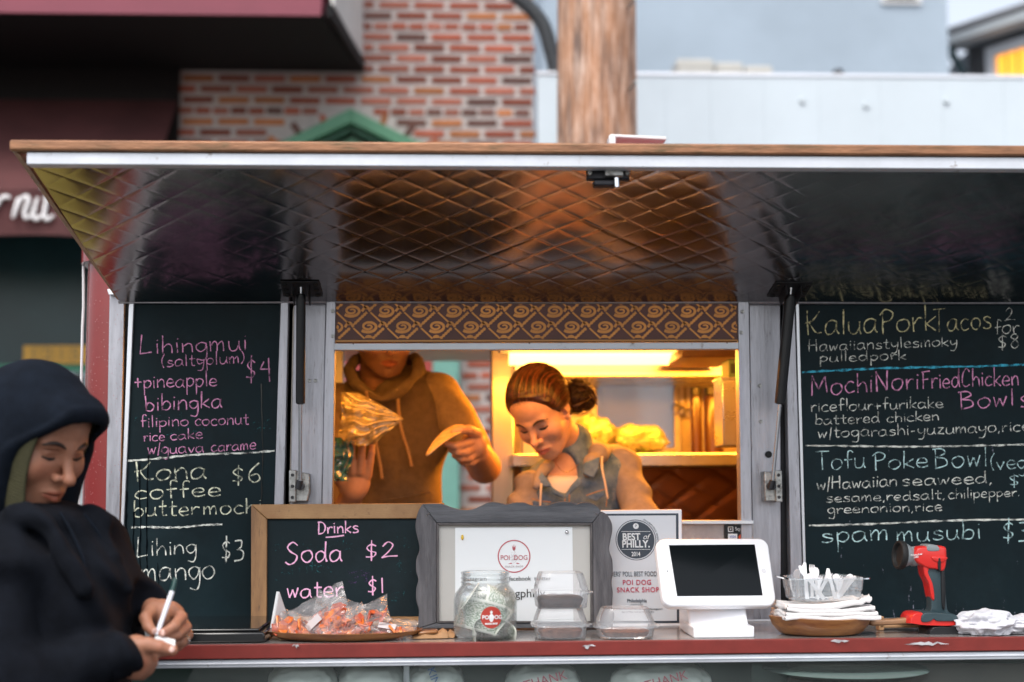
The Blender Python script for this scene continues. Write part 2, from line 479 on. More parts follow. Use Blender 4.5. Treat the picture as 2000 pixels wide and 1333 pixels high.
chalk([('Lihing',267,384,1088,1082,19,2.6),('$3',430,476,1100,1096,24,3.2),('mango',274,420,1136,1130,25,2.9)], chalk_white, bl)
mb = MB()
for ww in [('butter mochi',300,520,850,846,12,1.8),('$6',490,530,842,840,12,1.6),('coconut',262,360,826,820,10,1.5)]: hand(mb, *ww[:6], YF, width=ww[6], lift=.0008)
tag(mb.build('wiped_chalk_traces', chalk_ghost, bl), kind='stuff')
drip = mat('water_streak', (.002,.004,.006), .15)
mb = MB()
for xs, y0, y1, wd in [(510,750,1000,2.2),(290,890,1110,3.0),(272,905,1200,2.4),(246,960,1210,4.5),(262,1000,1215,3.2),(308,1100,1215,1.6)]:
    rr = random.Random(xs); n = 26; x = xs; W = []
    for i in range(n + 1):
        x += rr.uniform(-.9, .9) - (.35 if xs > 500 and i > 14 else 0)
        W.append((x, y0 + (y1 - y0) * i / n))
    ribbon(mb, W, wd, YF - .0016, rr, .45)
tag(mb.build('water_streaks', drip, bl), kind='stuff')
# right board writing
chalk([('KaluaPork',1572,1828,656,646,26,2.8),('Tacos',1822,1936,648,641,23,2.6)], chalk_yellow, br)
chalk([('2',1962,1982,628,626,14,2.0),('for',1942,1990,655,650,15,2.2),('$8',1946,1992,684,680,16,2.4),('Hawaiianstylesmoky',1578,1870,687,676,12,2.0),
       ('pulledpork',1600,1770,707,703,11,2.1),('riceflour+furikake',1583,1842,805,797,12,2.1),('battered chicken',1592,1834,830,822,11,2.1),
       ('w/togarashi-yuzumayo,rice',1597,2012,856,842,12,2.2)], chalk_white, br)
mb = MB(); chalk_line(mb, 1567, 727, 2150, 706, YF, 4.6, seed=9); mb.build('chalk_line', chalk_blue, br)
chalk([('MochiNori',1583,1795,774,759,21,2.9),('FriedChicken',1800,1990,760,752,19,2.6),('Bowl',1872,1980,800,792,18,2.8),('$9',1988,2040,800,798,18,2.6) if False else ('$6',1990,2040,800,798,18,2.6)], chalk_pink, br)
chalk([('Tofu',1592,1690,918,914,19,2.4),('Poke',1704,1812,918,914,18,2.6),('Bowl',1822,1928,915,910,20,2.6),('(vegan)',1934,2060,918,914,16,2.4),('$',1968,1994,952,952,14,2.2),
       ('spam',1603,1736,1060,1055,19,2.8),('musubi',1750,1916,1059,1052,19,2.8),('$3',1955,2012,1060,1058,22,3.0)], chalk_cyan, br)
mb = MB(); chalk_line(mb, 1573, 872, 2150, 870, YF, 3.6, seed=5); mb.build('chalk_line', chalk_white, br)
mb = MB(); chalk_line(mb, 1580, 1026, 2150, 1011, YF, 4.0, seed=7); mb.build('chalk_line', chalk_white, br)
chalk([('w/Hawaiian',1595,1752,957,950,13,2.4),('seaweed,',1760,1938,950,944,13,2.3),('sesame,redsalt,',1613,1846,982,975,10.5,2.0),('chilipepper.',1852,1992,975,969,10.5,2.0),('greenonion,rice',1616,1840,1004,998,10.5,2.1)], chalk_white, br)
mb = MB()
for i in range(26):
    rr = random.Random(i); x = rr.uniform(1590, 2000); y = rr.choice([rr.uniform(1090,1200), rr.uniform(620,1200)])
    ribbon(mb, [(x, y), (x + rr.uniform(-4,4), y + rr.uniform(10,40))], rr.uniform(.6,3), YF - .0008, rr)
tag(mb.build('wiped_chalk_traces', chalk_smear, br), kind='stuff')

# vertical trims and jambs, left to right (photo columns at top / bottom)
def vtrim(name, xt0, xt1, xb0, xb1, Y, d, m_, yt=YT, yb=YB, **k):
    return part(quadslab([(xb0,yb),(xb1,yb),(xt1,yt),(xt0,yt)], Y, d), name, m_, **k)
# rounded red corner and end wall of the body
mb = MB()
prof = []
for i in range(13):
    a = R(90) * i / 12
    prof.append((PX(214, 900, 3.34) - .0 - .078 * math.sin(a) , 3.34 - .0 + .078 * (1 - math.cos(a))))
cr = [(x, y) for x, y in prof] + [(prof[-1][0], 5.15), (prof[0][0], 5.15)]
zb, zt = .42, PZ(200, 492, 3.34)
mb.prism([Vector((x, y, zb)) for x, y in cr][::-1], (0, 0, zt - zb + .03))
part(mb, 'red_corner_post', redpaint, 0, 60)
mb = MB()
cr2 = []
for i in range(13):
    a = R(90) * i / 12
    cr2.append((PX(222, 500, 3.33) - .095 * math.sin(a), 3.325 + .095 * (1 - math.cos(a))))
cr2 += [(cr2[-1][0], 5.2), (cr2[0][0], 5.2)]
mb.prism([Vector((x, y, PZ(180, 507, 3.33))) for x, y in cr2][::-1], (0, 0, .10))
part(mb, 'red_roof_edge', redpaint, 0, 60)
part(MB().tube([P(163, 520, 3.42), P(163, 600, 3.42), P(161, 640, 3.42), P(157, 820, 3.42), P(152,1100,3.42)], .0035, 6), 'white_cable', mat('white_cable', (.7,.7,.72), .4), 0)
# raindrops beading on the red post: too many to count
mb = MB(); rr = random.Random(3)
xl, xr_ = PX(160, 800, 3.34), PX(213, 800, 3.34)
for i in range(420):
    a = rr.uniform(0, R(80)); x = prof[0][0] - .078 * math.sin(a); y = 3.34 + .078 * (1 - math.cos(a))
    z = rr.uniform(.9, zt); s_ = rr.uniform(.0003, .0010)
    nrm = Vector((-math.sin(a), -math.cos(a), 0)); t1 = Vector((nrm.y, -nrm.x, 0)); c_ = Vector((x, y, z)) + nrm * .0002
    vs = [c_ + nrm * s_ * .7] + [c_ + (t1 * math.cos(k * 1.047) + Vector((0, 0, 1.3)) * math.sin(k * 1.047)) * s_ for k in range(6)]
    mb.add(vs, [(0, 1 + k, 1 + (k + 1) % 6) for k in range(6)])
for i in range(120):
    px = rr.uniform(215, 240); py = rr.uniform(600, 1200); c_ = P(px, py, 3.2985); s_ = rr.uniform(.0003,.0009)
    vs = [c_ + Vector((0, -s_ * .6, 0))] + [c_ + Vector((math.cos(k * 1.047) * s_, 0, math.sin(k * 1.047) * s_ * 1.3)) for k in range(6)]
    mb.add(vs, [(0, 1 + k, 1 + (k + 1) % 6) for k in range(6)])
drop_m = mat('raindrop', (.42,.20,.20), .05, spec=1.0)
tag(part(mb, 'raindrops', drop_m, 0, 180), kind='stuff')

vtrim('corner_trim', 214, 243, 201, 228, 3.30, .05, alu, yt=575, yb=1290)
vtrim('door_gasket', 243, 252, 226, 236, 3.315, .05, rubber)
vtrim('board_edge_strip', 252, 262, 228, 233, 3.262, .03, alu_c)
vtrim('board_edge_strip', 548, 564, 528, 549, 3.258, .03, alu)
vtrim('recess_channel', 564, 574, 549, 562, 3.30, .03, dsteel)
vtrim('door_jamb', 574, 637, 562, 624, 3.275, .05, alu)
vtrim('window_flange', 637, 656, 624, 645, 3.255, .04, alu)
vtrim('window_flange', 1441, 1463, 1450, 1472, 3.255, .04, alu)
vtrim('door_jamb', 1463, 1524, 1472, 1526, 3.275, .05, alu)
vtrim('recess_channel', 1524, 1534, 1526, 1546, 3.295, .03, dsteel)
vtrim('board_edge_strip', 1534, 1552, 1546, 1570, 3.252, .03, alu)
vtrim('board_edge_strip', 1552, 1554, 1570, 1572, 3.27, .02, rubber, bevel=0)
vtrim('board_edge_strip', 1554, 1560, 1572, 1577, 3.262, .02, alu_c, bevel=.0005)
# screws in the flanges
scr = MB().lathe([(0,.0),(.0012,.0),(.0014,-.0006),(.0042,-.0012),(.0046,0)], seg=10, axis=(0,1,0)).build('screw', zinc, TR, smooth=40)
scr.location = P(650, 608, 3.2535)
for px, py, yy in [(650,657,3.2535),(1450,609,3.2535),(1448,650,3.2535),(1484,754,3.2735),(1486,824,3.2735),(604,744,3.2735),(616,744,3.2735),(432+0,0,0)]:
    if not yy: continue
    c_ = scr.copy(); link(c_, TR); c_.location = P(px, py, yy)
hole = MB().lathe([(0,0),(.008,0),(.008,.002)], c=P(1501,888,3.2735), seg=16, axis=(0,-1,0)); part(hole, 'drain_hole', rubber, 0)

# patterned valance above the window
yV = 3.262
cloth_dark = mat('brown_pattern_ground', (.105,.028,.017), .42, var=.2, vscale=20)
gold_print = mat('ochre_pattern_print', (.64,.25,.05), .38, .25, var=.3, vscale=14)
val = part(quadslab([(654,666),(1442,664),(1441,584),(655,584)], yV, .012), 'patterned_valance', cloth_dark, 0)
mb = MB()
x_l, x_r = PX(657,630,yV), PX(1440,630,yV); z_b, z_t = PZ(1000,663,yV), PZ(1000,588,yV)
per = (PX(1065.6,630,yV) - PX(1000,630,yV)); hz = z_t - z_b
def clipseg(pts, wd):
    vs = []; W = []
    for a in pts:
        if x_l <= a[0] <= x_r and z_b <= a[1] <= z_t: W.append(a)
        else:
            if len(W) > 1: strip(W, wd)
            W = []
    if len(W) > 1: strip(W, wd)
def strip(W, wd):
    vs = []; n = len(W)
    for i, (x, z) in enumerate(W):
        a = W[max(i-1,0)]; b_ = W[min(i+1,n-1)]; dx, dz = b_[0]-a[0], b_[1]-a[1]; L = math.hypot(dx, dz) or 1
        wdi = wd[int(i / n * len(wd))] if hasattr(wd, '__len__') else wd
        vs += [(x - dz/L*wdi/2, yV - .0008, z + dx/L*wdi/2), (x + dz/L*wdi/2, yV - .0008, z - dx/L*wdi/2)]
    mb.add(vs, [(2*i, 2*i+1, 2*i+3, 2*i+2) for i in range(n-1)])
nper = int((x_r - x_l) / per) + 2
for k in range(-1, nper + 1):
    for row, (oz, ox) in enumerate([(.74, 0), (.33, .5)]):
        cx = x_l + (k + ox + .45) * per; cz = z_b + oz * hz
        # spiral
        pts = []
        for i in range(46):
            a = i / 45 * 3.6 * math.pi; r = .0025 + .0150 * (i / 45)
            pts.append((cx + math.cos(-a + 2.6) * r * 1.2, cz + math.sin(-a + 2.6) * r * .78))
        clipseg(pts, [.0035 + .0035 * (i / 45) for i in range(46)])
        # wave tail sweeping up right then into the diagonal band
        pts = [(cx + per * (.30 + t * .25), cz + hz * (-.02 + .12 * math.sin(t * 3.1))) for t in [j / 10 for j in range(11)]]
        clipseg(pts, .006)
    for sgn in (-1, 1):
        mslope = (.41 * hz) / (.5 * per) * sgn
        xc0 = x_l + (k + .45 + .25 * sgn) * per; zc0 = z_b + .535 * hz
        for seg_ in range(-4, 5):       # short bands, broken where the diagonals cross
            pts = []
            for j in range(13):
                t = seg_ + .10 + .80 * j / 12
                x = xc0 + sgn * 0 + (t - .5) * per * .5
                pts.append((x, zc0 + mslope * (x - xc0)))
            if sgn < 0: pts = [(x, z) for x, z in pts]
            clipseg(pts, [.0042 + .0034 * (j % 2) for j in range(12)] if sgn > 0 else .0040)
    # half discs along the lower hem and the top
    cx = x_l + (k + .95) * per
    for cz_, sg in ((z_b + .03 * hz, 1), (z_t - .02 * hz, -1)):
        cc = x_l + (k + (.95 if sg > 0 else .45)) * per
        fan = [(cc, yV - .0008, cz_)] + [(cc + math.cos(a) * .0085, yV - .0008, cz_ + sg * math.sin(a) * .0075) for a in [math.pi * j / 10 for j in range(11)]]
        if x_l + .01 < cc < x_r - .01: mb.add(fan, [(0, j + 1, j + 2) for j in range(10)])
tag(mb.build('printed_spiral_pattern', gold_print, val), kind='stuff')
part(quadslab([(653,669),(1442,667),(1442,663),(654,664)], yV - .004, .02), 'valance_hem_rail', mat('ochre_rail', (.35,.17,.06), .4, .5), .001)
wr = part(quadslab([(652,684),(1443,682),(1443,669),(653,671)], 3.25, .03), 'window_head_rail', alu_w, .0012)
for px, py in [(690,672),(1034,671),(1420,670)]:
    part(MB().lathe([(0,-.001),(.0016,-.001),(.0016,.001)], c=P(px,py,3.2495), seg=8, axis=(0,1,0)), 'rivet', dsteel, 0, parent=wr)

# sill and the steel panel under the window
part(quadslab([(645,1024),(1472,1024),(1472,1017),(645,1017)], 3.24, .05), 'window_sill', alu_c, .001)
part(quadslab([(645,YB),(1472,YB),(1472,1024),(645,1024)], 3.268, .02), 'under_window_panel', mat('scuffed_steel_panel', (.42,.38,.38), .35, .75, var=.2, vscale=25, dirt=((.6,.58,.56), 35, .55, .75)), 0)
# counter shelf
xL, xR = -.905, 2.35
xCL = PX(300, 1262, 2.86)
part(MB().box(xL, xR, 2.868, 3.262, ZC - .022, ZC), 'countertop', countertop_m, .002)
part(MB().box(xL, xR, 2.856, 2.868, ZC - .0262, ZC + .0012), 'red_counter_edge', redledge, .0015)
part(MB().box(xL, xR, 2.862, 2.875, ZC - .044, ZC - .0285), 'aluminium_rail', alu_w, .002)
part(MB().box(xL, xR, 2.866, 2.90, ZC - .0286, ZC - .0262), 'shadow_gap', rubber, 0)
part(MB().box(xL, xR, 2.859, 2.868, ZC - .0375, ZC - .0345), 'aluminium_rail_lip', alu_w, .0008)
part(MB().box(xL, xR, 3.235, 3.262, ZC, ZC + .0035), 'board_foot_rail', alu_c, .001)
# torn tape on the counter edge
tape = clear_mat('torn_tape', rough=.25, haze=.75, hazecol=(.6,.62,.64), bump=.002)
mb = MB(); rr = random.Random(11)
for cx, n_, wd in [(1810, 12, 50), (1150, 9, 14), (578, 5, 8), (1640, 6, 20)]:
    c_ = P(cx, 1262 if cx != 1640 else 1252, 2.8545)
    pts = []
    for k in range(n_):
        u = (k / (n_ - 1) - .5) * 2
        pts.append((c_.x + u * wd / 1000 * .9, 2.8545 - rr.uniform(0, .004), c_.z + rr.uniform(.001, .006) * (1 - u * u) + (.004 if cx == 1810 else 0)))
    for k in range(n_):
        a = pts[k]; pts.append((a[0] + rr.uniform(-.002, .002), 2.8545 - rr.uniform(0, .003), a[2] - rr.uniform(.003, .008) * (1.05 - ((k / (n_ - 1) - .5) * 2) ** 2)))
    mb = MB(); mb.add(pts, [(k, k + n_, k + n_ + 1, k + 1) for k in range(n_ - 1)]); part(mb, 'torn_tape', tape, 0)

# display case below the counter
glass = clear_mat('case_glass', tint=(.97,1,.99), rough=.03, haze=.06, refl=.7, hazecol=(.35,.42,.40))
part(MB().box(xL + .0, xR, 2.888, 2.894, .62, ZC - .03), 'case_glass_front', glass, 0)
part(MB().box(xL, xR, 2.9, 3.26, .60, .62), 'case_floor', dsteel, 0)
part(MB().box(xL, xR, 3.262, 3.28, .40, ZC - .022), 'lower_body_wall', mat('dark_green_panel', (.02,.05,.04), .3, var=.5, vscale=4), 0)
part(MB().box(xL, xR, 2.87, 3.3, .30, .60), 'lower_skirt', redpaint, .01)
part(quadslab([(788,1500),(800,1500),(800,1297),(788,1297)], 2.897, .01), 'case_divider', alu, .001)
part(quadslab([(1468,1500),(1535,1500),(1535,1297),(1468,1297)], 3.1, .01), 'case_divider', mat('green_glass_panel', (.03,.07,.06), .2), .001)
part(quadslab([(1540,1500),(2150,1500),(2150,1297),(1540,1297)], 3.0, .01), 'case_back_panel', mat('brown_plywood', (.075,.045,.035), .45, var=.4, vscale=6), 0)

# raised awning hatch: quilted stainless underside
HT = part(MB().tube([P(232, 588, 3.262), Vector((2.35, 3.262, PZ(232, 588, 3.262)))], .007, 10), 'awning_hinge', alu, 0)
zH = PZ(1000, 590, 3.25); zFt = PZ(1000, 326, 2.62)
XHL = PX(235, 590, 3.25); XFL = PX(60, 326, 2.62); XR2 = 2.32
quilt = mat('quilted_stainless', (.48,.46,.46), .19, 1.0, var=.3, vscale=5, rvar=.06, bump=.0004, bscale=14, dirt=((.12,.10,.09), 24, .62, .8))
pw = .090
def qfn(u, v):
    xl_ = XHL + (XFL - XHL) * v
    x = xl_ + (XR2 - xl_) * u
    s_ = v * .68
    a = (x + s_) / pw; b_ = (x - s_) / pw
    da = abs(a - round(a)) * pw * .707; db = abs(b_ - round(b_)) * pw * .707
    q = .0006 * (abs(math.sin(math.pi * a)) * abs(math.sin(math.pi * b_))) ** .5 - (.00042 if abs(x-.25) < .55 else .0003) * math.exp(-(da / .0034) ** 2) - (.0004 if abs(x-.25) < .55 else .0002) * math.exp(-(db / .0034) ** 2)
    edge = min(1, v / .04)
    h = q * edge + (.0009 if .0 else .0009) * math.sin(x * 7 + 2 * math.sin(s_ * 9))
    y = 3.25 + (2.62 - 3.25) * v; z = zH + (zFt - zH) * v
    return Vector((x, y - h * .37, z - h * .93))
mb = MB(); mb.grid(qfn, 1150, 250)
AW = mb.build('awning_underside', quilt, TR, smooth=180)
# hatch skin (top), its edges
topz = .055
nrm = Vector((0, .37, .93)) * topz
hp = lambda x, v, up=0: Vector((x, 3.25 + (2.62 - 3.25) * v, zH + (zFt - zH) * v)) + nrm * up
copper = mat('weathered_copper_edge', (.36,.17,.085), .45, .25, var=.45, vscale=10, stretch=(1,6,6), bump=.001, bscale=60, dirt=((.10,.07,.03), 9, .52, .72))
skin = MB(); skin.slab([hp(XFL, 1, .3), hp(XR2, 1, .3), hp(XR2, 0, .3), hp(XHL, 0, .3)], nrm * .68); part(skin, 'awning_skin', redpaint, 0)
x0f = PX(22, 300, 2.60)
zf_b, zf_t = PZ(1000, 303, 2.60), PZ(1000, 282, 2.60)
part(MB().box(x0f, XR2, 2.585, 2.615, zf_b, zf_t), 'copper_front_edge', copper, .004)
part(MB().box(XFL, XR2, 2.592, 2.622, PZ(1000, 328, 2.6), zf_b - .0012), 'awning_front_rail', alu_w, .002)
mb = MB(); mb.slab([Vector((x0f, 2.60, zf_b + .004)), Vector((x0f + .016, 2.60, zf_b - .004)), hp(XHL + .006, 0, -.02), hp(XHL - .008, 0, .1)], (0, .02, .012))
part(mb, 'copper_side_edge', copper, .001)
# latch under the front rail
lt = part(MB().box(*[PX(1147,345,2.63), PX(1230,345,2.63)], 2.63, 2.65, PZ(1000,350,2.63), PZ(1000,330,2.63)), 'hatch_latch', dsteel, .003)
part(MB().box(PX(1160,350,2.62), PX(1205,350,2.62), 2.62, 2.65, PZ(1000,362,2.62), PZ(1000,350,2.62)), 'latch_bolt_housing', dsteel, .003, parent=lt)
part(MB().box(PX(1182,340,2.615), PX(1218,340,2.615), 2.615, 2.64, PZ(1000,343,2.615), PZ(1000,329,2.615)), 'latch_plate', zinc, .002, parent=lt)
part(MB().tube([P(1204,348,2.61), P(1205,366,2.61)], .005, 10), 'latch_pin', chrome, 0, parent=lt)
for px in (1152, 1225): part(MB().lathe([(0,-.003),(.004,-.003),(.005,0),(.005,.004)], c=P(px,338,2.625), seg=10, axis=(0,1,0)), 'bolt', zinc, 0, parent=lt)
# gas struts
def strut(bx, by, tx, ty, mx, my, wd, flip):
    # bx,by bottom pivot; tx,ty top pivot; mx,my where body ends
    Yb, Yt = 3.215, 3.165
    s0 = P(bx, by, Yb); s1 = P(tx, ty, Yt)
    tm = (by - my) / (by - ty)
    mid = s0.lerp(s1, tm); up = s0.lerp(s1, .965)
    st = part(MB().tube([mid, mid.lerp(up, .01), up.lerp(mid, .01), up], [.6*wd, wd, wd, .7*wd], 18), 'gas_strut', black_plastic, 0, 50)
    part(MB().tube([s0, mid], .0042, 12), 'strut_rod', chrome, 0, parent=st)
    part(MB().tube([up, s1], .0055, 10), 'strut_end', chrome, 0, parent=st)
    # top bracket on the hatch underside
    b_ = MB(); vt = .09; hw = .045
    c0 = (tx - 1000) / FPX
    v0, v1 = .055, .185
    b_.slab([hp(s1.x - hw, v0, -.06), hp(s1.x + hw, v0, -.06), hp(s1.x + hw * .95, v1, -.06), hp(s1.x - hw * .95, v1, -.06)][::-1], nrm * .04)
    tb = part(b_, 'strut_bracket', dsteel, .001, parent=st)
    for sx in (-1, 1):
        part(MB().slab([hp(s1.x + sx*.016, v0+.01, -.08), hp(s1.x + sx*.0185, v0+.01, -.08), hp(s1.x + sx*.0185, v1-.02, -.08), hp(s1.x + sx*.016, v1-.02, -.08)], -nrm * .45), 'bracket_ear', dsteel, .0005, parent=st)
    for sx in (-1, 1):
        for v in (.075, .12, .165): rv = MB().lathe([(0,.002),(.006,.0015),(.0065,0)], c=hp(s1.x + sx*.034, v, -.09), seg=10, axis=(0,-.37,-.93)); part(rv, 'bracket_bolt', rubber, 0, parent=st)
    # lower bracket on the jamb
    bb = MB()
    bb.box(s0.x - .018*flip - .008, s0.x - .018*flip + .008, 3.225, 3.275, s0.z - .036, s0.z + .036)
    part(bb, 'strut_foot_bracket', zinc, .002, parent=st)
    bb = MB(); bb.prism([Vector((s0.x + a, 3.236, s0.z + b2)) for a, b2 in [(-.012,-.034),(.014,-.034),(.02,-.01),(.018,.028),(-.012,.034)]], (0, .038, 0))
    part(bb, 'strut_foot_plate', zinc, .002, parent=st)
    part(MB().tube([s0 + Vector((0,-.004,0)), s0 + Vector((0,.02,0))], .009, 12).tube([s0 + Vector((-.004,0,-.006)), s0.lerp(mid,.07)], .0075, 10), 'strut_ball_joint', dsteel, 0, parent=st)
    for dz in (-.025, 0, .025): part(MB().lathe([(0,-.003),(.003,-.003),(.004,0)], c=(s0.x - .018*flip, 3.2245, s0.z + dz), seg=8, axis=(0,1,0)), 'bolt', dsteel, 0, parent=st)
    return st
strut(586, 950, 588, 560, 589, 790, .0105, 1)
strut(1508, 950, 1545, 562, 1517, 790, .0125, -1)
# small hinge clip at the left end of the hatch
part(quadslab([(212,576),(228,576),(226,564),(209,565)], 3.28, .02), 'hatch_clip', alu_c, .001)
# vent handle on the roof
white_paint = mat('white_paint', (.78,.78,.78), .4, var=.08, vscale=10)
mb = MB(); yv = 3.6
mb.slab([P(1190,290,yv), P(1203,290,yv), P(1203,266,yv), P(1190,263,yv)], (0,.05,0)); mb.slab([P(1192,268,yv), P(1302,274,yv), P(1302,267,yv), P(1192,262,yv)], (0,.09,0)); mb.slab([P(1215,277,yv+.1), P(1295,277,yv+.1), P(1295,272,yv+.1), P(1215,272,yv+.1)], (0,.03,0))
part(mb, 'roof_vent_handle', white_paint, .003)

# trailer body: roof, side walls, floor, interior back wall
ZR = zH + .06; ZFl = .22; YBk = 4.75
inner = mat('brushed_steel_wall', (.45,.40,.34), .3, .85, var=.2, vscale=8, stretch=(4,4,1), rvar=.05)
brownsteel = mat('quilted_steel_backsplash', (.34,.15,.08), .3, .9, var=.2, vscale=6)
part(MB().box(XHL, XR2, 3.262, 5.2, ZR + .0, ZR + .04), 'roof', redpaint, .004)
part(MB().box(XHL + .03, XR2, 3.30, 5.15, ZR - .03, ZR - .002), 'ceiling', mat('cream_ceiling', (.6,.52,.38), .4, var=.1), 0)
part(MB().box(XHL, XR2, 3.28, 5.18, ZFl - .04, ZFl), 'floor', dsteel, 0)
part(MB().box(XHL + .02, XHL + .04, 3.36, 5.15, ZFl, ZR - .03), 'side_wall', inner, 0)
part(MB().box(XR2 - .02, XR2, 3.30, 5.18, ZFl, ZR - .03), 'side_wall', inner, 0)
part(MB().box(XHL+.04, PX(640,900,3.3), 3.30, 3.31, ZFl, ZR - .03), 'front_wall_lining', inner, 0)
part(MB().box(PX(1462,900,3.3), XR2-.02, 3.30, 3.31, ZFl, ZR - .03), 'front_wall_lining', inner, 0)
part(MB().box(PX(640,900,3.3), PX(1462,900,3.3), 3.30, 3.31, ZFl, PZ(1000,1022,3.3)), 'front_wall_lining', inner, 0)
part(MB().box(PX(640,900,3.3), PX(1462,900,3.3), 3.30, 3.31, PZ(1000,668,3.3), ZR-.03), 'front_wall_lining', inner, 0)
frosted = clear_mat('frosted_window_glass', rough=.2, haze=.72, refl=.4)
for n_ in list(frosted.node_tree.nodes):
    if n_.type == 'BSDF_DIFFUSE':
        tl = frosted.node_tree.nodes.new('ShaderNodeBsdfTranslucent'); tl.inputs[0].default_value = (.85,.9,.95,1)
        for l_ in list(n_.outputs[0].links): frosted.node_tree.links.new(tl.outputs[0], l_.to_socket)
# back wall: door opening from x=630 to 960, small window 1165-1320
bx0, bx1 = PX(600,800,YBk), PX(958,800,YBk); wx0, wx1 = PX(1160,800,YBk), PX(1322,800,YBk)
wz0, wz1 = PZ(1200,882,YBk), PZ(1200,733,YBk)
for a, b_, c_, d_ in [(XHL+.04, bx0, ZFl, ZR-.03), (bx1, wx0, ZFl, ZR-.03), (wx0, wx1, ZFl, wz0), (wx0, wx1, wz1, ZR-.03), (wx1, XR2-.02, ZFl, ZR-.03)]:
    part(MB().box(a, b_, YBk, YBk + .04, c_, d_), 'back_wall', inner, 0)
wf = MB(); t_ = .012
for a, b_, c_, d_ in [(wx0-t_, wx0+t_, wz0-t_, wz1+t_), (wx1-t_, wx1+t_, wz0-t_, wz1+t_), (wx0+t_, wx1-t_, wz0-t_, wz0+t_), (wx0+t_, wx1-t_, wz1-t_, wz1+t_)]: wf.box(a, b_, YBk-.012, YBk-.001, c_, d_)
part(wf, 'back_window_frame', alu, .002)
part(MB().box(wx0, wx1, YBk+.015, YBk+.018, wz0, wz1), 'back_window_pane', frosted, 0)
# steel post at the door edge, shelves and backsplash
Yp = 4.45
part(quadslab([(962,1400),(1008,1400),(1004,640),(958,640)], Yp, .05), 'steel_post', steel_v, .006)
part(quadslab([(1022,1400),(1046,1400),(1044,640),(1018,640)], Yp + .08, .03), 'steel_post', steel_v, .004)
sh = part(MB().box(PX(1004,720,4.3), XR2-.03, 4.3, YBk-.013, PZ(1200,736,4.3), PZ(1200,709,4.3)), 'upper_shelf', steel, .004)
part(MB().lathe([(0,-.004),(.006,-.003),(.007,0)], c=P(1385,720,4.3), seg=12, axis=(0,1,0)), 'shelf_bolt', chrome, 0, parent=sh)
sh2 = part(MB().box(PX(1000,900,4.2), XR2-.03, 4.2, YBk-.013, PZ(1200,912,4.2), PZ(1200,886,4.2)), 'lower_shelf', steel, .004)
# quilted backsplash under the lower shelf
def bq(u, v):
    x = bx1 + .05 + (XR2 - .1 - bx1) * u; z = .9 + (PZ(1200,905,4.6) - .9) * v
    a = (x * .72 + z) / .105; b_ = (x * .72 - z) / .105
    q = .5 - .5 * math.exp(-((abs(a - round(a))) / .05) ** 2) - .5 * math.exp(-((abs(b_ - round(b_))) / .05) ** 2)
    return Vector((x, 4.62 - .006 * q, z))
mb = MB(); mb.grid(bq, 260, 70); mb.f = [f[::-1] for f in mb.f]
part(mb, 'quilted_backsplash', brownsteel, 0, 180)
part(MB().box(bx1, XR2-.03, 4.3, 4.61, .86, .9), 'work_counter', steel, .004)
part(MB().box(bx1, XR2-.03, 4.32, 4.6, ZFl, .86), 'under_counter_cabinet', inner, .004)
part(MB().box(bx0+.0, PX(672,800,4.6), 4.56, 4.62, ZFl, ZR-.03), 'steel_post', steel_v, .004)
# extraction hood lip, dispenser
part(quadslab([(1331,698),(1450,698),(1450,676),(1338,676)], 3.9, .35), 'hood_lip', mat('brown_enamel', (.16,.06,.02), .4), .003)
# warm lamps inside (fluorescent battens under the ceiling)
lamp_glow = mat('lamp_tube_glow', (1,.8,.5), .5, emit=(1.0,.42,.07), estr=6)
WARM = (1.0, .315, .02)
def batten(x0, x1, y, z, watts):
    f = part(MB().box(x0, x1, y - .05, y + .05, z, z + .03), 'ceiling_lamp', white_paint, .004)
    part(MB().tube([(x0 + .03, y, z - .022), (x1 - .03, y, z - .022)], .018, 12), 'lamp_tube', lamp_glow, 0, parent=f)
    ld = bpy.data.lights.new('lamp_light', 'AREA'); ld.shape = 'RECTANGLE'; ld.size = x1 - x0; ld.size_y = .1; ld.energy = watts; ld.color = WARM
    lo = bpy.data.objects.new('lamp_light', ld); link(lo, f); lo.location = (( x0 + x1) / 2, y, z - .045)
batten(.15, 1.15, 4.15, ZR - .09, 17)
batten(-.55, .85, 3.46, ZR - .07, 3.2)
rebase(TR, (0.7, 4.2, 0))
# ================================================================ BACKGROUND BUILDINGS
YW = 8.3
BR = thing('brick_building', 'red brick corner building with green door surround, maroon bay and shopfront awning', 'building')
mortar = mat('pale_mortar', (.54,.485,.46), .85, var=.15, vscale=12, bump=.002, bscale=60)
brick_m = mat('red_brick', (.36,.095,.05), .8, var=.35, vscale=7, c2=(.27,.06,.035), objrand=.45, bump=.002, bscale=70)
brick_o = mat('orange_brick', (.50,.18,.065), .8, var=.25, vscale=7, objrand=.3, bump=.002, bscale=70)
brick_d = mat('sooty_brick', (.16,.07,.055), .8, var=.3, vscale=7, objrand=.35, bump=.002, bscale=70)
brick_p = mat('pink_brick', (.40,.13,.085), .8, var=.25, vscale=7, objrand=.3, bump=.002, bscale=70)
wxr = PX(1045, 200, YW); wxl = -6.2
def bpart(mb, name, m_, bevel=0, smooth=40, parent=None, label=None, **k):
    o = mb.build(name, m_, parent or BR, bevel=bevel, smooth=smooth, **k)
    if label: o['label'] = label
    return o
bpart(MB().box(wxl, wxr - .008, YW, YW + .35, 0, 7.5), 'wall', mortar)
ch = .0655; L = .21
def brick_mesh(wd, m_):
    b = MB().box(-wd/2, wd/2, -.007, .03, -.0185, .0185).build('brick', m_, BR, bevel=0)
    return b.data, b
protos = {}
first = []
for kind, wd in (('s', .178), ('h', .088), ('q', .088)):
    for j, m_ in enumerate((brick_m, brick_o, brick_d, brick_p)):
        me, ob = brick_mesh(wd, m_); protos[(kind, j)] = me; bpy.data.objects.remove(ob)
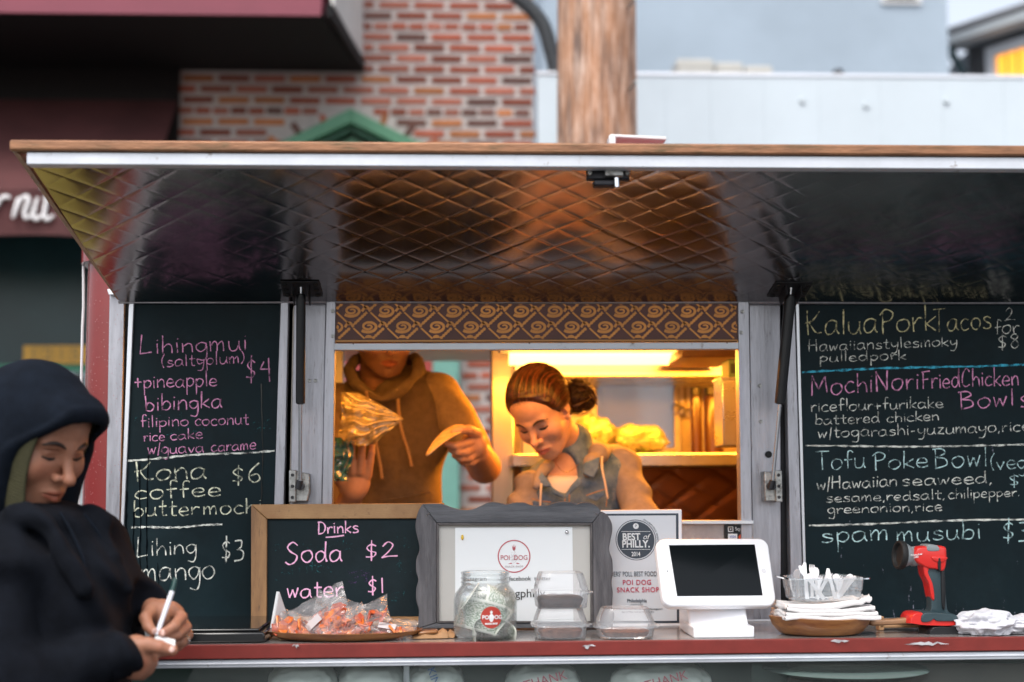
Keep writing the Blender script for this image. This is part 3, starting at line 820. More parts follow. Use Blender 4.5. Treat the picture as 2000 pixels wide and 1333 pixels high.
z_vis_b = PZ(900, 300, YW) - .02; z_top_v = PZ(900, -12, YW)
ddx0, ddx1 = PX(560, 600, YW), PX(897, 600, YW)
doorcx = PX(690, 300, YW)
xb_left = PX(352, 200, YW)
placed = []; stuffb = MB()
row0z = PZ(900, 220, YW)      # header course
nrow = 0
for rI in range(-62, 16):
    z = row0z + rI * ch
    if z < .1: continue
    header = (rI % 8 == 0)
    step = .105 if header else L
    off = (rI % 2) * L / 2 + (0.03 if header else 0)
    x = wxl + off
    while x < wxr + step:
        hw = (.088 if header else .178) / 2
        a, b_ = x - hw, min(x + hw, wxr)
        if b_ - a > .03 and a > wxl:
            c_ = (a + b_) / 2
            # what the photograph shows: above the hatch, and through the window right of the door surround
            above = z > z_vis_b and c_ > xb_left
            thru = (PZ(900, 1000, YW) < z < PZ(900, 670, YW)) and ddx1 < c_
            roof_z = PZ(690, 222, YW) - abs(c_ - doorcx) * .5
            indoor = (z < roof_z) and abs(c_ - doorcx) < .62
            arch = math.hypot(c_ - doorcx, (z - PZ(690, 330, YW))) < .50 and z < roof_z + .09
            if not (indoor or arch):
                r_ = random.random(); j = 0 if r_ < .48 else 1 if r_ < .66 else 2 if r_ < .73 else 3
                if above and (z < PZ(900,180,YW) and abs(c_ - PX(957,180,YW)) < .05): j = 2
                full = abs((b_ - a) - 2 * hw) < .001
                if (above or thru): placed.append((c_, z, header, j, (b_ - a) / (2 * hw)))
                elif c_ > -1.9 - .8: stuffb.box(a, b_, YW - .006, YW + .03, z - .0185, z + .0185)
        x += step
placed.sort(key=lambda t: -t[1])
print('bricks shown', len(placed))
for k, (c_, z, header, j, fr) in enumerate(placed):
    if k < 300:
        ob = bpy.data.objects.new('brick', protos[('h' if header else 's', j)]); link(ob, BR)
        ob.location = (c_, YW + random.uniform(-.003, .002), z + random.uniform(-.0015, .0015)); ob.scale.x = fr
        ob.rotation_euler.y = random.uniform(-.012, .012)
    else:
        hw = (.088 if header else .178) / 2 * fr
        stuffb.box(c_ - hw, c_ + hw, YW - .006, YW + .03, z - .0155, z + .0155)
tag(bpart(stuffb, 'remaining_bricks', brick_m), kind='stuff')
# radiating arch bricks over the green pediment
for k in range(9):
    a = R(180 - 200 * 0 - 20 - k * 17.5)
    rad = .585
    px_, pz_ = doorcx + math.cos(a) * rad, PZ(690, 350, YW) + math.sin(a) * rad * .62
    if pz_ > PZ(690, 222, YW) - abs(px_ - doorcx) * .5 + .03:
        ob = bpy.data.objects.new('brick', protos[('h', k % 4)]); link(ob, BR); ob.location = (px_, YW, pz_); ob.rotation_euler.y = -a
# green door surround with gabled pediment, red door
green = mat('green_painted_wood', (.09,.26,.15), .5, var=.15, vscale=10)
teal = mat('teal_painted_jamb', (.16,.36,.30), .5, var=.12, vscale=8)
dz = PZ(690, 222, YW - .12)
ds = bpart(MB().box(doorcx-.62, ddx1 + .0, YW-.10, YW-.03, .12, .3), 'door_surround', teal)
for sx in (-1, 1):
    m = MB(); x1 = doorcx + sx * .64
    m.prism([Vector((doorcx, YW-.24, dz)), Vector((x1, YW-.24, dz-.32)), Vector((x1, YW-.24, dz-.39)), Vector((doorcx, YW-.24, dz-.085))], (0, .24, 0))
    bpart(m, 'pediment_rake', green, .006, parent=ds)
    m = MB(); x1 = doorcx + sx * .5
    m.prism([Vector((doorcx, YW-.18, dz-.088)), Vector((x1, YW-.18, dz-.35)), Vector((x1, YW-.18, dz-.37)), Vector((doorcx, YW-.18, dz-.12))], (0, .1, 0))
    bpart(m, 'pediment_inner_moulding', mat('dark_green_wood', (.04,.13,.08), .5), .004, parent=ds)
bpart(MB().box(doorcx-.64, doorcx+.64, YW-.2, YW-.02, dz-.48, dz-.40), 'lintel', green, .006, parent=ds)
bpart(MB().prism([Vector((doorcx, YW-.12, dz-.14)), Vector((doorcx+.46, YW-.12, dz-.40)), Vector((doorcx-.46, YW-.12, dz-.40))][::-1], (0,.1,0)), 'tympanum', green, 0, parent=ds)
for x0_, x1_ in ((doorcx-.64, doorcx-.46), (PX(845,800,YW-.1), ddx1)):
    bpart(MB().box(x0_, x1_, YW-.12, YW-.002, .3, dz-.48), 'door_jamb', teal, .01, parent=ds)
bpart(MB().box(doorcx-.46, PX(845,800,YW-.06), YW-.07, YW-.02, .12, dz-.48), 'door_panel', mat('red_painted_door', (.38,.05,.04), .4, var=.15), .004, parent=ds)
bpart(MB().box(PX(800,800,YW-.08), PX(822,800,YW-.08), YW-.09, YW-.06, .3, dz-.5), 'door_stile', teal, .004, parent=ds)
# maroon bay overhanging at top left
maroon = mat('maroon_fascia', (.22,.045,.07), .5, var=.1, vscale=5)
darksof = mat('dark_soffit', (.006,.006,.007), .9)  # near black: deep shade under the bay is put into the soffit colour
whitep = mat('white_weatherboard', (.62,.62,.60), .6, var=.15, vscale=6, bump=.002, bscale=20)
zsof = PZ(300, 30, 7.3)
xf = PX(628, 20, 7.3); xb = PX(702, 110, YW)
poly = [Vector((wxl, 7.3, zsof)), Vector((xf, 7.3, zsof)), Vector((xb, YW - .002, zsof)), Vector((wxl, YW - .002, zsof))]
bay = bpart(MB().prism([p + Vector((0,0,.03)) for p in poly], (0, 0, 3.2)), 'bay', maroon)
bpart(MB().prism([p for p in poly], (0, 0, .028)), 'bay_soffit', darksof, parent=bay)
d_ = (Vector((xb, YW, 0)) - Vector((xf, 7.3, 0))); nn = Vector((-d_.y, d_.x, 0)).normalized() * -1
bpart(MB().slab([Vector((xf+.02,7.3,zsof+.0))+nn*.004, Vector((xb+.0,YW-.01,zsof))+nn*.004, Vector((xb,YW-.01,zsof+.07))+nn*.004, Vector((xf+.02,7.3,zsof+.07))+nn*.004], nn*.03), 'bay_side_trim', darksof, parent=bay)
bpart(MB().slab([Vector((xf+.04,7.34,zsof+.075))+nn*.004, Vector((xb,YW-.01,zsof+.075))+nn*.004, Vector((xb,YW-.01,zsof+3.2))+nn*.004, Vector((xf+.04,7.34,zsof+3.2))+nn*.004], nn*.02), 'bay_side_panel', whitep, parent=bay)
bpart(MB().box(wxl, xf, 7.28, 7.298, zsof, zsof + .05), 'bay_drip_edge', maroon, parent=bay)
# dark shopfront at left: recessed glass, fabric awning with script lettering
shop_shade = mat('shaded_shopfront', (.008,.005,.005), .8, var=.4, vscale=2)  # header blackened to carry the shade beneath the bay
fabric = mat('maroon_awning_fabric', (.09,.028,.028), .8, var=.3, vscale=3, bump=.004, bscale=12)
bpart(MB().box(wxl, PX(348,200,YW-.05), YW-.06, YW-.002, PZ(100,420,YW-.1), zsof - .002), 'shopfront_header', shop_shade)
ya0, ya1 = 7.35, YW - .07
zaT = PZ(100, 195, ya1); zaB = PZ(100, 372, ya0); zaV = PZ(100, 462, ya0)
xar = PX(345, 300, ya1)
aw = MB()
def afn(u, v):
    x = wxl + (xar - wxl) * u; return Vector((x, ya1 + (ya0 - ya1) * v, zaT + (zaB - zaT) * v - .04 * math.sin(v * 3.14) + .012 * math.sin(x * 9) * math.sin(v * 3)))
aw.grid(afn, 80, 10)
awn = bpart(aw, 'shop_awning', fabric, smooth=180)
def vfn(u, v):
    x = wxl + (xar - wxl) * u; return Vector((x, ya0 - .004 + .012 * math.sin(x * 14 + v), zaB + (zaV - zaB) * v + .008 * math.sin(x * 8) * v))
bpart(MB().grid(vfn, 120, 4), 'awning_valance', fabric, smooth=180, parent=awn)
white_let = mat('white_lettering', (.75,.74,.74), .6)
def scr_(pts, r=11):
    W = smooth_poly([P(x / 3.333, 340 + y / 3.333, ya0 - .026) for x, y in pts], 6)
    n = len(W); k_ = ya0 / FPX / 3.333
    return MB().tube(W, [r * k_ * (.45 + .75 * math.sin(math.pi * (.12 + .76 * i / (n - 1))) ) for i in range(n)], 10)
for strokes in ([[(-60,290),(-30,150)], [(-35,240),(5,165),(40,150),(66,158)]], [[(84,290),(104,225),(122,155)], [(100,245),(140,165),(176,150),(184,185),(160,255),(172,290),(205,268)]],
                [[(246,155),(228,220),(216,270),(240,296),(285,262)], [(270,92),(276,99)]], [[(325,70),(300,190),(288,268),(310,298),(350,270)], [(285,158),(350,150)]]):
    mb = MB()
    for st_ in strokes:
        q_ = scr_(st_, 13); mb.add(q_.v, q_.f)
    mb.build('script_letter', white_let, awn, smooth=180)
bpart(MB().box(wxl, PX(345,300,YW-.1), YW-.07, YW-.045, .9, zaV + .2), 'shop_window', mat('shop_glass_dark', (.012,.050,.055), .3, var=.5, vscale=.8), 0)
bpart(MB().box(wxl, PX(345,300,YW-.1), YW-.10, YW-.071, PZ(100,727,YW-.1), PZ(100,712,YW-.1)), 'green_transom', mat('green_transom', (.03,.20,.11), .4), 0)
bpart(MB().box(wxl, PX(345,300,YW-.1), YW-.095, YW-.071, PZ(100,1020,YW-.1), PZ(100,728,YW-.1)), 'pale_lower_panel', mat('pale_blue_panel', (.42,.52,.54), .5, var=.25, vscale=4), 0)
bpart(MB().lathe([(0,-.01),(.03,-.008),(.035,0)], c=P(152,742,YW-.1), seg=16, axis=(0,1,0)), 'dark_knob', black_plastic)
ns = bpart(MB().box(PX(45,690,YW-.12), PX(190,690,YW-.12), YW-.12, YW-.10, PZ(100,711,YW-.12), PZ(100,675,YW-.12)), 'number_sign', mat('yellow_number_sign', (.62,.34,.05), .5, var=.1), .002)
num_m = mat('sign_number_grey', (.30,.20,.06), .5)
for k, d in enumerate('1215'):
    text_mesh('sign_digit', d, .10, num_m, ns, Matrix.Translation(P(66 + k * 27, 693, YW-.122)) @ Matrix.Rotation(R(90), 4, 'X'), offset=.002)
    if k: bpart(MB().box(PX(52.5 + k * 27, 690, YW-.122)-.003, PX(52.5 + k * 27, 690, YW-.122)+.003, YW-.1225, YW-.1205, PZ(100,709,YW-.12), PZ(100,677,YW-.12)), 'sign_divider', num_m, parent=ns)
rebase(BR, (wxr - 2, YW, 0))

# utility pole
pole_m = mat('weathered_pole_wood', (.52,.25,.12), .75, c2=(.17,.115,.09), vscale=4, stretch=(8,8,.9), bump=.006, bscale=14, bstretch=(9,9,.5), detail=8, dirt=((.62,.50,.42), 8, .46, .72))
YP = 5.7
xc = (PX(1097,200,YP) + PX(1250,200,YP)) / 2; rad = (PX(1250,200,YP) - PX(1097,200,YP)) / 2
def pfn(u, v):
    a = -2 * math.pi * u; z = 8 * v
    r = rad * (1.06 - .035 * z / 4) * (1 + .012 * math.sin(5 * a + z) + .006 * math.sin(13 * a + 2 * z) - (.025 if abs((a + 6.28) % 6.28 - 1.9) < .05 else 0))
    return Vector((xc + .01 * z - .03 + r * math.cos(a), YP + rad + r * math.sin(a), z))
up = thing('utility_pole', 'thick weathered brown wooden utility pole behind the awning', 'utility pole', loc=(0,0,0))
mb = MB(); mb.grid(pfn, 72, 60); mb.f = [f[::-1] for f in mb.f]
mb.build('pole_shaft', pole_m, up, smooth=180)
MB().box(xc-.03, xc+.0, YP+.35-.0, YP+.352, 1.9, 2.0)
for z in (2.2, 2.62, 3.05, 3.4):
    MB().tube([(xc + .12, YP + .02, z), (xc + .135, YP - .09, z + .004)], .008, 8).build('pole_step', zinc, up)
rebase(up, (xc, YP + rad, 0))

# corrugated conduit running down the brick corner
cpts = smooth_poly([P(930,-60,7.8), P(985,-22,7.8), P(1028,10,7.75), P(1058,45,7.7), P(1074,90,7.65), P(1086,150,7.6), P(1088,230,7.6)], 36)
cr_ = [.034 + .008 * (1 if (i // 2) % 2 else -1) for i in range(len(cpts))]
o = MB().tube(cpts, cr_, 14).build('corrugated_conduit', mat('grey_conduit', (.10,.11,.12), .5, var=.2), smooth=60)
tag(o, 'dark grey corrugated conduit hose curving down at the brick corner', 'conduit')

# white metal panel wall
YWp = 7.35
pw_ = thing('panel_wall', 'tall white ribbed metal panel wall behind the wooden pole', 'metal wall')
panel_m = mat('white_metal_panel', (.60,.68,.73), .45, .0, var=.10, vscale=.9, coat=.2)
ztp = PZ(1400, 150, YWp)
edges = [1050, 1118, 1300, 1388, 1492, 1600, 1720, 1840, 1960, 2090]
for a, b_ in zip(edges[:-1], edges[1:]):
    m = MB().box(PX(a,200,YWp) + .0004, PX(b_,200,YWp) - .0004, YWp, YWp + .04, .12, ztp)
    m.build('wall_panel', panel_m, pw_, bevel=.0008)
MB().box(PX(1050,200,YWp), PX(2090,200,YWp), YWp + .045, YWp + .08, .12, ztp - .01).build('wall_backing', mat('panel_backing', (.4,.42,.45), .5), pw_)
MB().box(PX(1050,200,YWp) - .004, PX(2090,200,YWp), YWp - .006, YWp + .085, ztp + .001, ztp + .02).build('cap_strip', alu_c, pw_, bevel=.002)
for px_, py_ in ((1567,197), (1691,206), (1848,198)):
    MB().lathe([(0,-.012),(.016,-.012),(.02,0)], c=P(px_,py_,YWp - .0005), seg=12, axis=(0,1,0)).build('panel_bolt', mat('grey_bolt', (.55,.62,.66), .5), pw_, smooth=40)
rebase(pw_, (1.5, YWp, 0))

# blue-grey rendered building
YG = 13.5
gb = thing('grey_building', 'plain blue grey rendered building with blank side wall', 'building')
gm = mat('blue_grey_render', (.38,.46,.54), .8, var=.15, vscale=.6, bump=.004, bscale=8)
MB().box(PX(1060,100,YG), PX(1853,100,YG), YG, YG + 9, 0, 9).build('wall', gm, gb)
MB().box(PX(1722,0,YG-.03), PX(1800,0,YG-.03), YG-.03, YG-.001, PZ(1760,9,YG), PZ(1760,-70,YG)).build('window', white_paint, gb)
MB().box(PX(1730,0,YG-.05), PX(1792,0,YG-.05), YG-.036, YG-.031, PZ(1760,3,YG), PZ(1760,-64,YG)).build('pane', black_gloss, gb)
MB().box(PX(1056,100,YG), PX(1855,100,YG), YG-.05, YG+9, 9, 9.12).build('roof_edge', alu_c, gb)
rebase(gb, (PX(1450,100,YG), YG, 0))
# pale rooftop units just above the panel wall
for k, (a, b_, t_) in enumerate([(1322, 1395, 115), (1398, 1452, 121), (1455, 1510, 127)]):
    yy = 10.5
    o = MB().box(PX(a,140,yy), PX(b_,140,yy), yy, yy + .6, 0, PZ(1400,t_,yy)).build('stucco_pier', mat('cream_stucco', (.55,.54,.50), .8, var=.1), bevel=.02)
    tag(o, ['cream stucco pier nearest the utility pole, tallest of three', 'middle one of three cream stucco piers above the white wall', 'lowest cream stucco pier, furthest right of three'][k], 'pier', 'cream stucco piers behind the white wall')
o = MB().lathe([(0,.04),(.03,.035),(.05,0),(.05,-.1)], c=P(1637,146,10.0), seg=14).build('dark_finial', black_plastic, smooth=60)
o.name = 'post_cap'; MB()
tag(o, 'small dark post cap peeping over the white metal wall', 'post cap')

# house at right with lit window
hs_ = thing('lap_sided_house', 'dark lap sided house with white gutter and glowing orange window', 'house')
A = P(1897, 110, 15.0); Bv = P(2080, 110, 14.0)
dv = Vector((Bv.x - A.x, Bv.y - A.y, 0)); Ld = dv.length; du = dv.normalized(); nv = Vector((du.y, -du.x, 0))
zE = PZ(1897, 88, 15.0)
def wp(s_, z, o_=0): return Vector((A.x, A.y, 0)) + du * s_ + Vector((0,0,z)) + nv * o_
sid = mat('dark_grey_siding', (.10,.10,.105), .6, var=.2, vscale=5)
MB().slab([wp(0,0), wp(Ld,0), wp(Ld,zE), wp(0,zE)], -nv*.3).build('wall', sid, hs_)
z = zE - .07; n_ = 0
while z > zE - 2.2:
    MB().slab([wp(0,z,.022), wp(Ld,z,.022), wp(Ld,z+.07,.004), wp(0,z+.07,.004)], -nv*.006).build('siding_board', sid, hs_)
    z -= .07
MB().slab([wp(-.35,zE-.02,.28), wp(Ld,zE-.02,.28), wp(Ld,zE+.09,.28), wp(-.35,zE+.09,.28)], -nv*.3).build('gutter', mat('white_gutter', (.6,.64,.66), .5), hs_, bevel=.02)
MB().slab([wp(-.40,zE+.095,.3), wp(Ld,zE+.095,.3), wp(Ld,zE+.12,-2.5), wp(-.40,zE+.12,-2.5)], (0,0,.06)).build('roof', mat('grey_shingle', (.2,.2,.21), .8), hs_)
MB().tube([wp(-.1,zE+.1,.2), wp(-.1,zE-.1,.2), wp(-.05,zE-.35,.06), wp(-.05,.2,.06)], .05, 10).build('downspout', mat('dark_teal_downspout', (.03,.06,.07), .5), hs_, smooth=60)
MB().slab([wp(-1.3,0,-.8), wp(-.12,0,-.1), wp(-.12,zE-.02,-.1), wp(-1.3,zE-.05,-.8)], -nv*.2).build('side_wall', mat('pale_side_wall', (.42,.42,.42), .7), hs_)
# window: find the span on this wall seen from px 1928..2005
def s_at(px):
    dcam = _R3 @ Vector(((px - 1000) / FPX, 0.19, -1)); 
    # intersect in plan
    t = (A.x * du.y - A.y * du.x) / (dcam.x * du.y - dcam.y * du.x)
    return (Vector((dcam.x * t, dcam.y * t, 0)) - Vector((A.x, A.y, 0))).dot(du)
s0, s1 = s_at(1950), s_at(2012)
zt_ = lambda s_: zE - .0
yy_ = (Vector((A.x, A.y, 0)) + du * s0).y
w0, w1 = PZ(1950, 180, yy_), PZ(1950, 112, yy_)
fr_ = MB()
for a, b_, c_, d2 in [(s0-.12, s0, w0-.12, w1+.12), (s1, s1+.12, w0-.12, w1+.12), (s0, s1, w0-.12, w0), (s0, s1, w1, w1+.12)]:
    fr_.slab([wp(a,c_,.06), wp(b_,c_,.06), wp(b_,d2,.06), wp(a,d2,.06)], -nv*.05)
wi = fr_.build('window_frame', mat('white_window_trim', (.6,.62,.65), .5), hs_, bevel=.006)
glow = mat('lit_window', (.9,.5,.1), .5, emit=(1.0,.36,.02), estr=.75, var=.2, vscale=2)
nP = 3
for k in range(nP):
    a = s0 + (s1 - s0) * k / nP + .012; b_ = s0 + (s1 - s0) * (k + 1) / nP - .012
    MB().slab([wp(a,w0,.03), wp(b_,w0,.03), wp(b_,w1,.03), wp(a,w1,.03)], -nv*.01).build('window_pane', glow, wi)
rebase(hs_, (A.x, A.y, 0))

# yellow-olive bin added beside the trailer, unseen, to colour the left hatch reflection
yb = thing('reflection_bin', 'added olive yellow bin, unseen, mirrored in the left end of the hatch', 'bin')
ybm = mat('olive_yellow_plastic', (.30,.24,.05), .5, var=.3, vscale=5)
MB().box(-2.25, -1.12, 3.45, 4.35, .12, .92).build('bin_body', ybm, yb, bevel=.03)
MB().box(-2.28, -1.09, 3.42, 4.38, .925, .99).build('bin_lid', ybm, yb, bevel=.02)
for wx in (-2.1, -1.28):
    MB().tube([(wx-.03, 4.2, .10), (wx+.03, 4.2, .10)], .10, 20).build('wheel', rubber, yb, smooth=40)
rebase(yb, (-1.68, 3.9, 0))
# ================================================================ THINGS ON THE COUNTER
from mathutils import noise as mnoise
def N3(p, s=1.0): return mnoise.noise(Vector(p) * s)
def TH(mb, name, m_, parent, bevel=0, smooth=40, label=None, **k):
    o = mb.build(name, m_, parent, bevel=bevel, smooth=smooth, **k)
    if label: o['label'] = label
    return o
def blob(c, r, e=2.0, amp=.1, sc=2.5, nu=40, nv=24, seed=0, fold=0, flat=None):
    """lumpy closed form: superellipsoid with noise folds"""
    m = MB(); c = Vector(c)
    def sp(v, p): return math.copysign(abs(v) ** p, v)
    vs = []
    p = 2.0 / e
    for j in range(nv + 1):
        ph = -math.pi / 2 + math.pi * j / nv
        for i in range(nu):
            th = 2 * math.pi * i / nu
            d = Vector((sp(math.cos(ph), p) * sp(math.cos(th), p), sp(math.cos(ph), p) * sp(math.sin(th), p), sp(math.sin(ph), p)))
            n_ = N3(d * sc + Vector((seed * 7.3, 0, 0))) + .5 * N3(d * sc * 2.3 + Vector((seed * 3.1, 5, 0)))
            if fold: n_ += fold * (1 - abs(N3(d * sc * 1.7 + Vector((seed, 9, 3)))) * 2)
            q = d * (1 + amp * n_)
            v = Vector((q.x * r[0], q.y * r[1], q.z * r[2])) + c
            if flat is not None and v.z < flat: v.z = flat
            vs.append(v)
    fs = [(j*nu+i, j*nu+(i+1)%nu, (j+1)*nu+(i+1)%nu, (j+1)*nu+i) for j in range(nv) for i in range(nu)]
    m.add(vs, fs); return m

wood_lt = mat('light_varnished_wood', (.42,.24,.10), .5, c2=(.30,.15,.055), vscale=5, stretch=(2,2,2), var=.3, bump=.0005, bscale=60, bstretch=(1,8,8), dirt=((.13,.07,.035), 22, .60, .74), rvar=.1)
wood_bowl = mat('acacia_wood', (.36,.16,.05), .32, c2=(.17,.06,.022), vscale=9, stretch=(1,4,9), bump=.0003, bscale=80, coat=.3)
wood_pale = mat('pale_bamboo', (.50,.30,.15), .5, var=.2, vscale=10, stretch=(1,5,5))
greywood = mat('weathered_grey_wood', (.135,.138,.15), .7, c2=(.060,.062,.070), vscale=6, stretch=(1,4,9), bump=.0012, bscale=50, bstretch=(1,6,14), detail=8, dirt=((.26,.19,.15), 34, .66, .78))
greywood_v = mat('weathered_grey_wood_upright', (.135,.130,.138), .7, c2=(.062,.060,.066), vscale=6, stretch=(9,4,1), bump=.0012, bscale=50, bstretch=(14,6,1), detail=8, dirt=((.26,.19,.15), 34, .66, .78))
paper = mat('white_paper', (.74,.77,.78), .75)
matboard = mat('aged_mat_board', (.50,.49,.46), .8, var=.08, vscale=4, dirt=((.42,.36,.30), 14, .66, .72))
ink = mat('black_ink', (.02,.02,.022), .6)
logo_red = mat('dusty_red_ink', (.45,.10,.12), .6)
logo_grey = mat('grey_pink_ink', (.42,.34,.35), .6)
white_pl = mat('white_gloss_plastic', (.80,.81,.84), .25, coat=.2)
navy = mat('navy_print', (.03,.045,.065), .5)
crimson = mat('crimson_print', (.50,.03,.08), .5)
clearp = clear_mat('clear_clamshell', rough=.06, haze=.17, refl=.8, hazecol=(.9,.92,.95))
jarglass = clear_mat('jar_glass', tint=(.97,.98,.98), rough=.03, haze=.08, refl=.55, hazecol=(.85,.9,.9))

def lean(x, yb, yt, Yb, Yt):
    return lambda px, py: Yb + (Yt - Yb) * (yb - py) / (yb - yt)
def LPf(f): return lambda px, py: P(px, py, f(px, py))

# ---- drinks board
DB = thing('drinks_chalkboard', 'small wood framed chalkboard headed Drinks with pink prices for soda and water', 'chalkboard')
fD = lean(0, 1222, 985, 3.185, 3.228); lD = LPf(fD)
def leanslab(f, cs, d=.012, lift=0.0):
    m = MB(); m.slab([P(a, b, f(a, b) - lift) for a, b in cs], (0, d, 0)); return m
bd = TH(leanslab(fD, [(515,1212),(850,1212),(850,1006),(515,1006)], .006), 'slate', board, DB)
TH(leanslab(fD, [(491,986),(522,1014),(868,1013),(868,983)][::-1] if False else [(522,1014),(862,1013),(868,983),(491,986)], .016, .008), 'frame_rail', wood_lt, DB, .0015)
TH(leanslab(fD, [(490,1221),(521,1205),(521.5,1014.5),(490.5,986.5)], .016, .008), 'frame_rail', mat('light_wood_upright', (.36,.19,.075), .5, c2=(.22,.11,.045), vscale=6, stretch=(6,3,1), bump=.0006, bscale=60, bstretch=(9,4,1), dirt=((.10,.06,.035), 26, .58, .72)), DB, .0015)
TH(leanslab(fD, [(490.5,1222),(845,1222),(840,1205),(521.5,1205.5)], .016, .008), 'frame_rail', wood_lt, DB, .0015)
TH(leanslab(fD, [(842,1222),(866,1222),(866,1013.5),(840,1013.5)], .016, .0075), 'frame_rail', wood_lt, DB, .0015)
chalk([('Drinks',620,700,1044,1040,13,3.0),('Soda',558,668,1101,1097,22,3.4),('$2',710,775,1096,1088,18,3.2),('water',560,670,1169,1164,18,3.4),('$1',716,750,1162,1158,17,3.2)], marker_pink, bd, Y=fD)
mb = MB(); ribbon(mb, [(636,1050),(650,1049),(660,1048),(672,1046)], 3.4, lambda a, b: fD(a, b) - .0012); mb.build('chalk_underline', marker_pink, bd)
mb = MB()
for ww in [('margarita',536,700,1076,1074,12,1.8),('$2',768,800,1074,1070,12,1.8),('jarritos',540,650,1122,1118,14,1.8),('$2',772,806,1122,1118,13,1.8),('water',556,640,1184,1180,12,1.8),('$1',762,792,1178,1174,12,2.4)]:
    hand(mb, *ww[:6], fD, width=ww[6], lift=.0007)
tag(mb.build('wiped_chalk_traces', chalk_ghost, bd), kind='stuff')
mb = MB(); 
for k in range(5): ribbon(mb, [(680 + j * 6, 1116 + 5 * k + 3 * math.sin(j)) for j in range(8)], 4, lambda a, b: fD(a, b) - .0006)
tag(mb.build('wiped_chalk_smear', chalk_mat('wiped_purple_chalk', s2l((90,70,110)), .15, 300), bd), kind='stuff')
rebase(DB, (lD(680,1222).x, 3.2, ZC))

# ---- scalloped grey frame
GF = thing('picture_frame', 'weathered grey wooden frame with scalloped edge around a round logo sheet', 'picture frame')
fG = lean(0, 1228, 982, 3.105, 3.15)
top = [(825,985),(842,984),(864,985),(884,992),(903,996),(923,995),(940,988),(957,981),(973,982),(990,985),(1007,982),(1024,982),(1038,987),(1055,988),(1069,987),(1083,982),(1102,980),(1119,982),(1127,985),(1141,981),(1158,984),(1169,991),(1174,999)]
rightc = [(1174,999),(1186,1006),(1195,1022),(1196,1038),(1192,1058),(1190,1075),(1196,1094),(1197,1117),(1195,1139),(1197,1161),(1196,1184),(1200,1200),(1198,1215),(1196,1228)]
leftc = [(817,1228),(817,1212),(818,1192),(813,1173),(813,1150),(817,1133),(813,1117),(813,1094),(819,1075),(817,1058),(812,1036),(812,1019),(817,999),(825,985)]
def sm2(pl, n=4): return [(p.x, p.y) for p in smooth_poly([Vector((a, b, 0)) for a, b in pl], n)]
I = [(853,1217),(1158,1217),(1157,1022),(853,1022)]
def leanpoly(f, pl, d, lift):
    m = MB(); pts = [P(a, b, f(a, b) - lift) for a, b in pl]; m.prism(pts, (0, d, 0)); return m
rt = TH(leanpoly(fG, (sm2(top) + [I[2], I[3]]), .02, .010), 'frame_rail', greywood, GF, .0025)
rr_ = TH(leanpoly(fG, (sm2(rightc) + [I[1], (I[2][0], I[2][1] + .5)]), .02, .010), 'frame_rail', greywood_v, GF, .0025)
rl = TH(leanpoly(fG, (sm2(leftc) + [(I[3][0], I[3][1] + .5), I[0]]), .02, .010), 'frame_rail', greywood_v, GF, .0025)
rb = TH(leanpoly(fG, [(818,1228),(853.5,1217.5),(1157.5,1217.5),(1195,1228)][::-1], .02, .010), 'frame_rail', greywood, GF, .002)
for a in ([(853,1217),(857,1214),(857,1026),(853,1022)], [(1154,1214),(1158,1217),(1157,1022),(1153,1026)], [(853.5,1022),(857.5,1026),(1152.5,1026),(1156.5,1022)], [(854,1217),(1157,1217),(1153.5,1214),(857.5,1214)]):
    TH(leanslab(fG, a, .012, .0125), 'inner_moulding', mat('dark_moulding', (.10,.09,.09), .6, var=.4, vscale=40), GF, .0006)
for a, b_ in ((836,1005), (1165,1005)):
    m = MB(); q = 1 if a < 1000 else -1
    m.tube([P(a - 4, b_ + 3 * q, fG(a, b_) - .0115), P(a + 4, b_ - 3 * q, fG(a, b_) - .0115)], .0006, 6); TH(m, 'corner_staple', chrome, GF)
mt = TH(leanslab(fG, [(850,1219),(1160,1219),(1160,1019),(850,1019)], .003, .002), 'mat_board', matboard, GF)
sh_ = TH(leanslab(fG, [(889,1214),(1120,1214),(1118,1030),(889,1031)], .0012, .0035), 'logo_sheet', paper, mt)
tiltG = math.atan2(.045, .27)
def onG(px, py, lift=.0045): return face_cam_plane(P(px, py, fG(px, py) - lift), tiltG, R(0))
cG = P(1004, 1087, fG(1004, 1087) - .0044)
ring = MB(); u_, v_ = Vector((1, 0, 0)), Vector((0, math.sin(tiltG), math.cos(tiltG)))
def disc(mb, c, r0, r1, n=48):
    vs = []
    for k in range(n):
        a = 2 * math.pi * k / n; d = u_ * math.cos(a) + v_ * math.sin(a); vs += [c + d * r0, c + d * r1]
    mb.add(vs, [(2*k, (2*k+2) % (2*n), (2*k+3) % (2*n), 2*k+1) for k in range(n)])
S3 = 1 / (FPX / 3.13)
disc(ring, cG, 29.5 * S3, 31.8 * S3); ring.build('printed_ring', logo_red, sh_)
def leafshape(mb, c, w_, h_, ang, f=None):
    d = u_ * math.cos(ang) + v_ * math.sin(ang); e = u_ * -math.sin(ang) + v_ * math.cos(ang)
    pts = [c, c + d * h_ * .35 + e * w_, c + d * h_, c + d * h_ * .35 - e * w_]
    mb.add(pts, [(0, 1, 2, 3)])
m = MB()
for a, h_ in ((90, 14), (72, 12), (108, 12)): leafshape(m, cG + v_ * 10 * S3, 1.6 * S3, h_ * S3, R(a))
leafshape(m, cG - v_ * 13 * S3 - u_ * 3 * S3, 1.2 * S3, 9 * S3, R(190)); leafshape(m, cG - v_ * 13 * S3 + u_ * 3 * S3, 1.2 * S3, 9 * S3, R(-10))
m.build('printed_leaves', logo_red, sh_)
m = MB(); rr = random.Random(2)
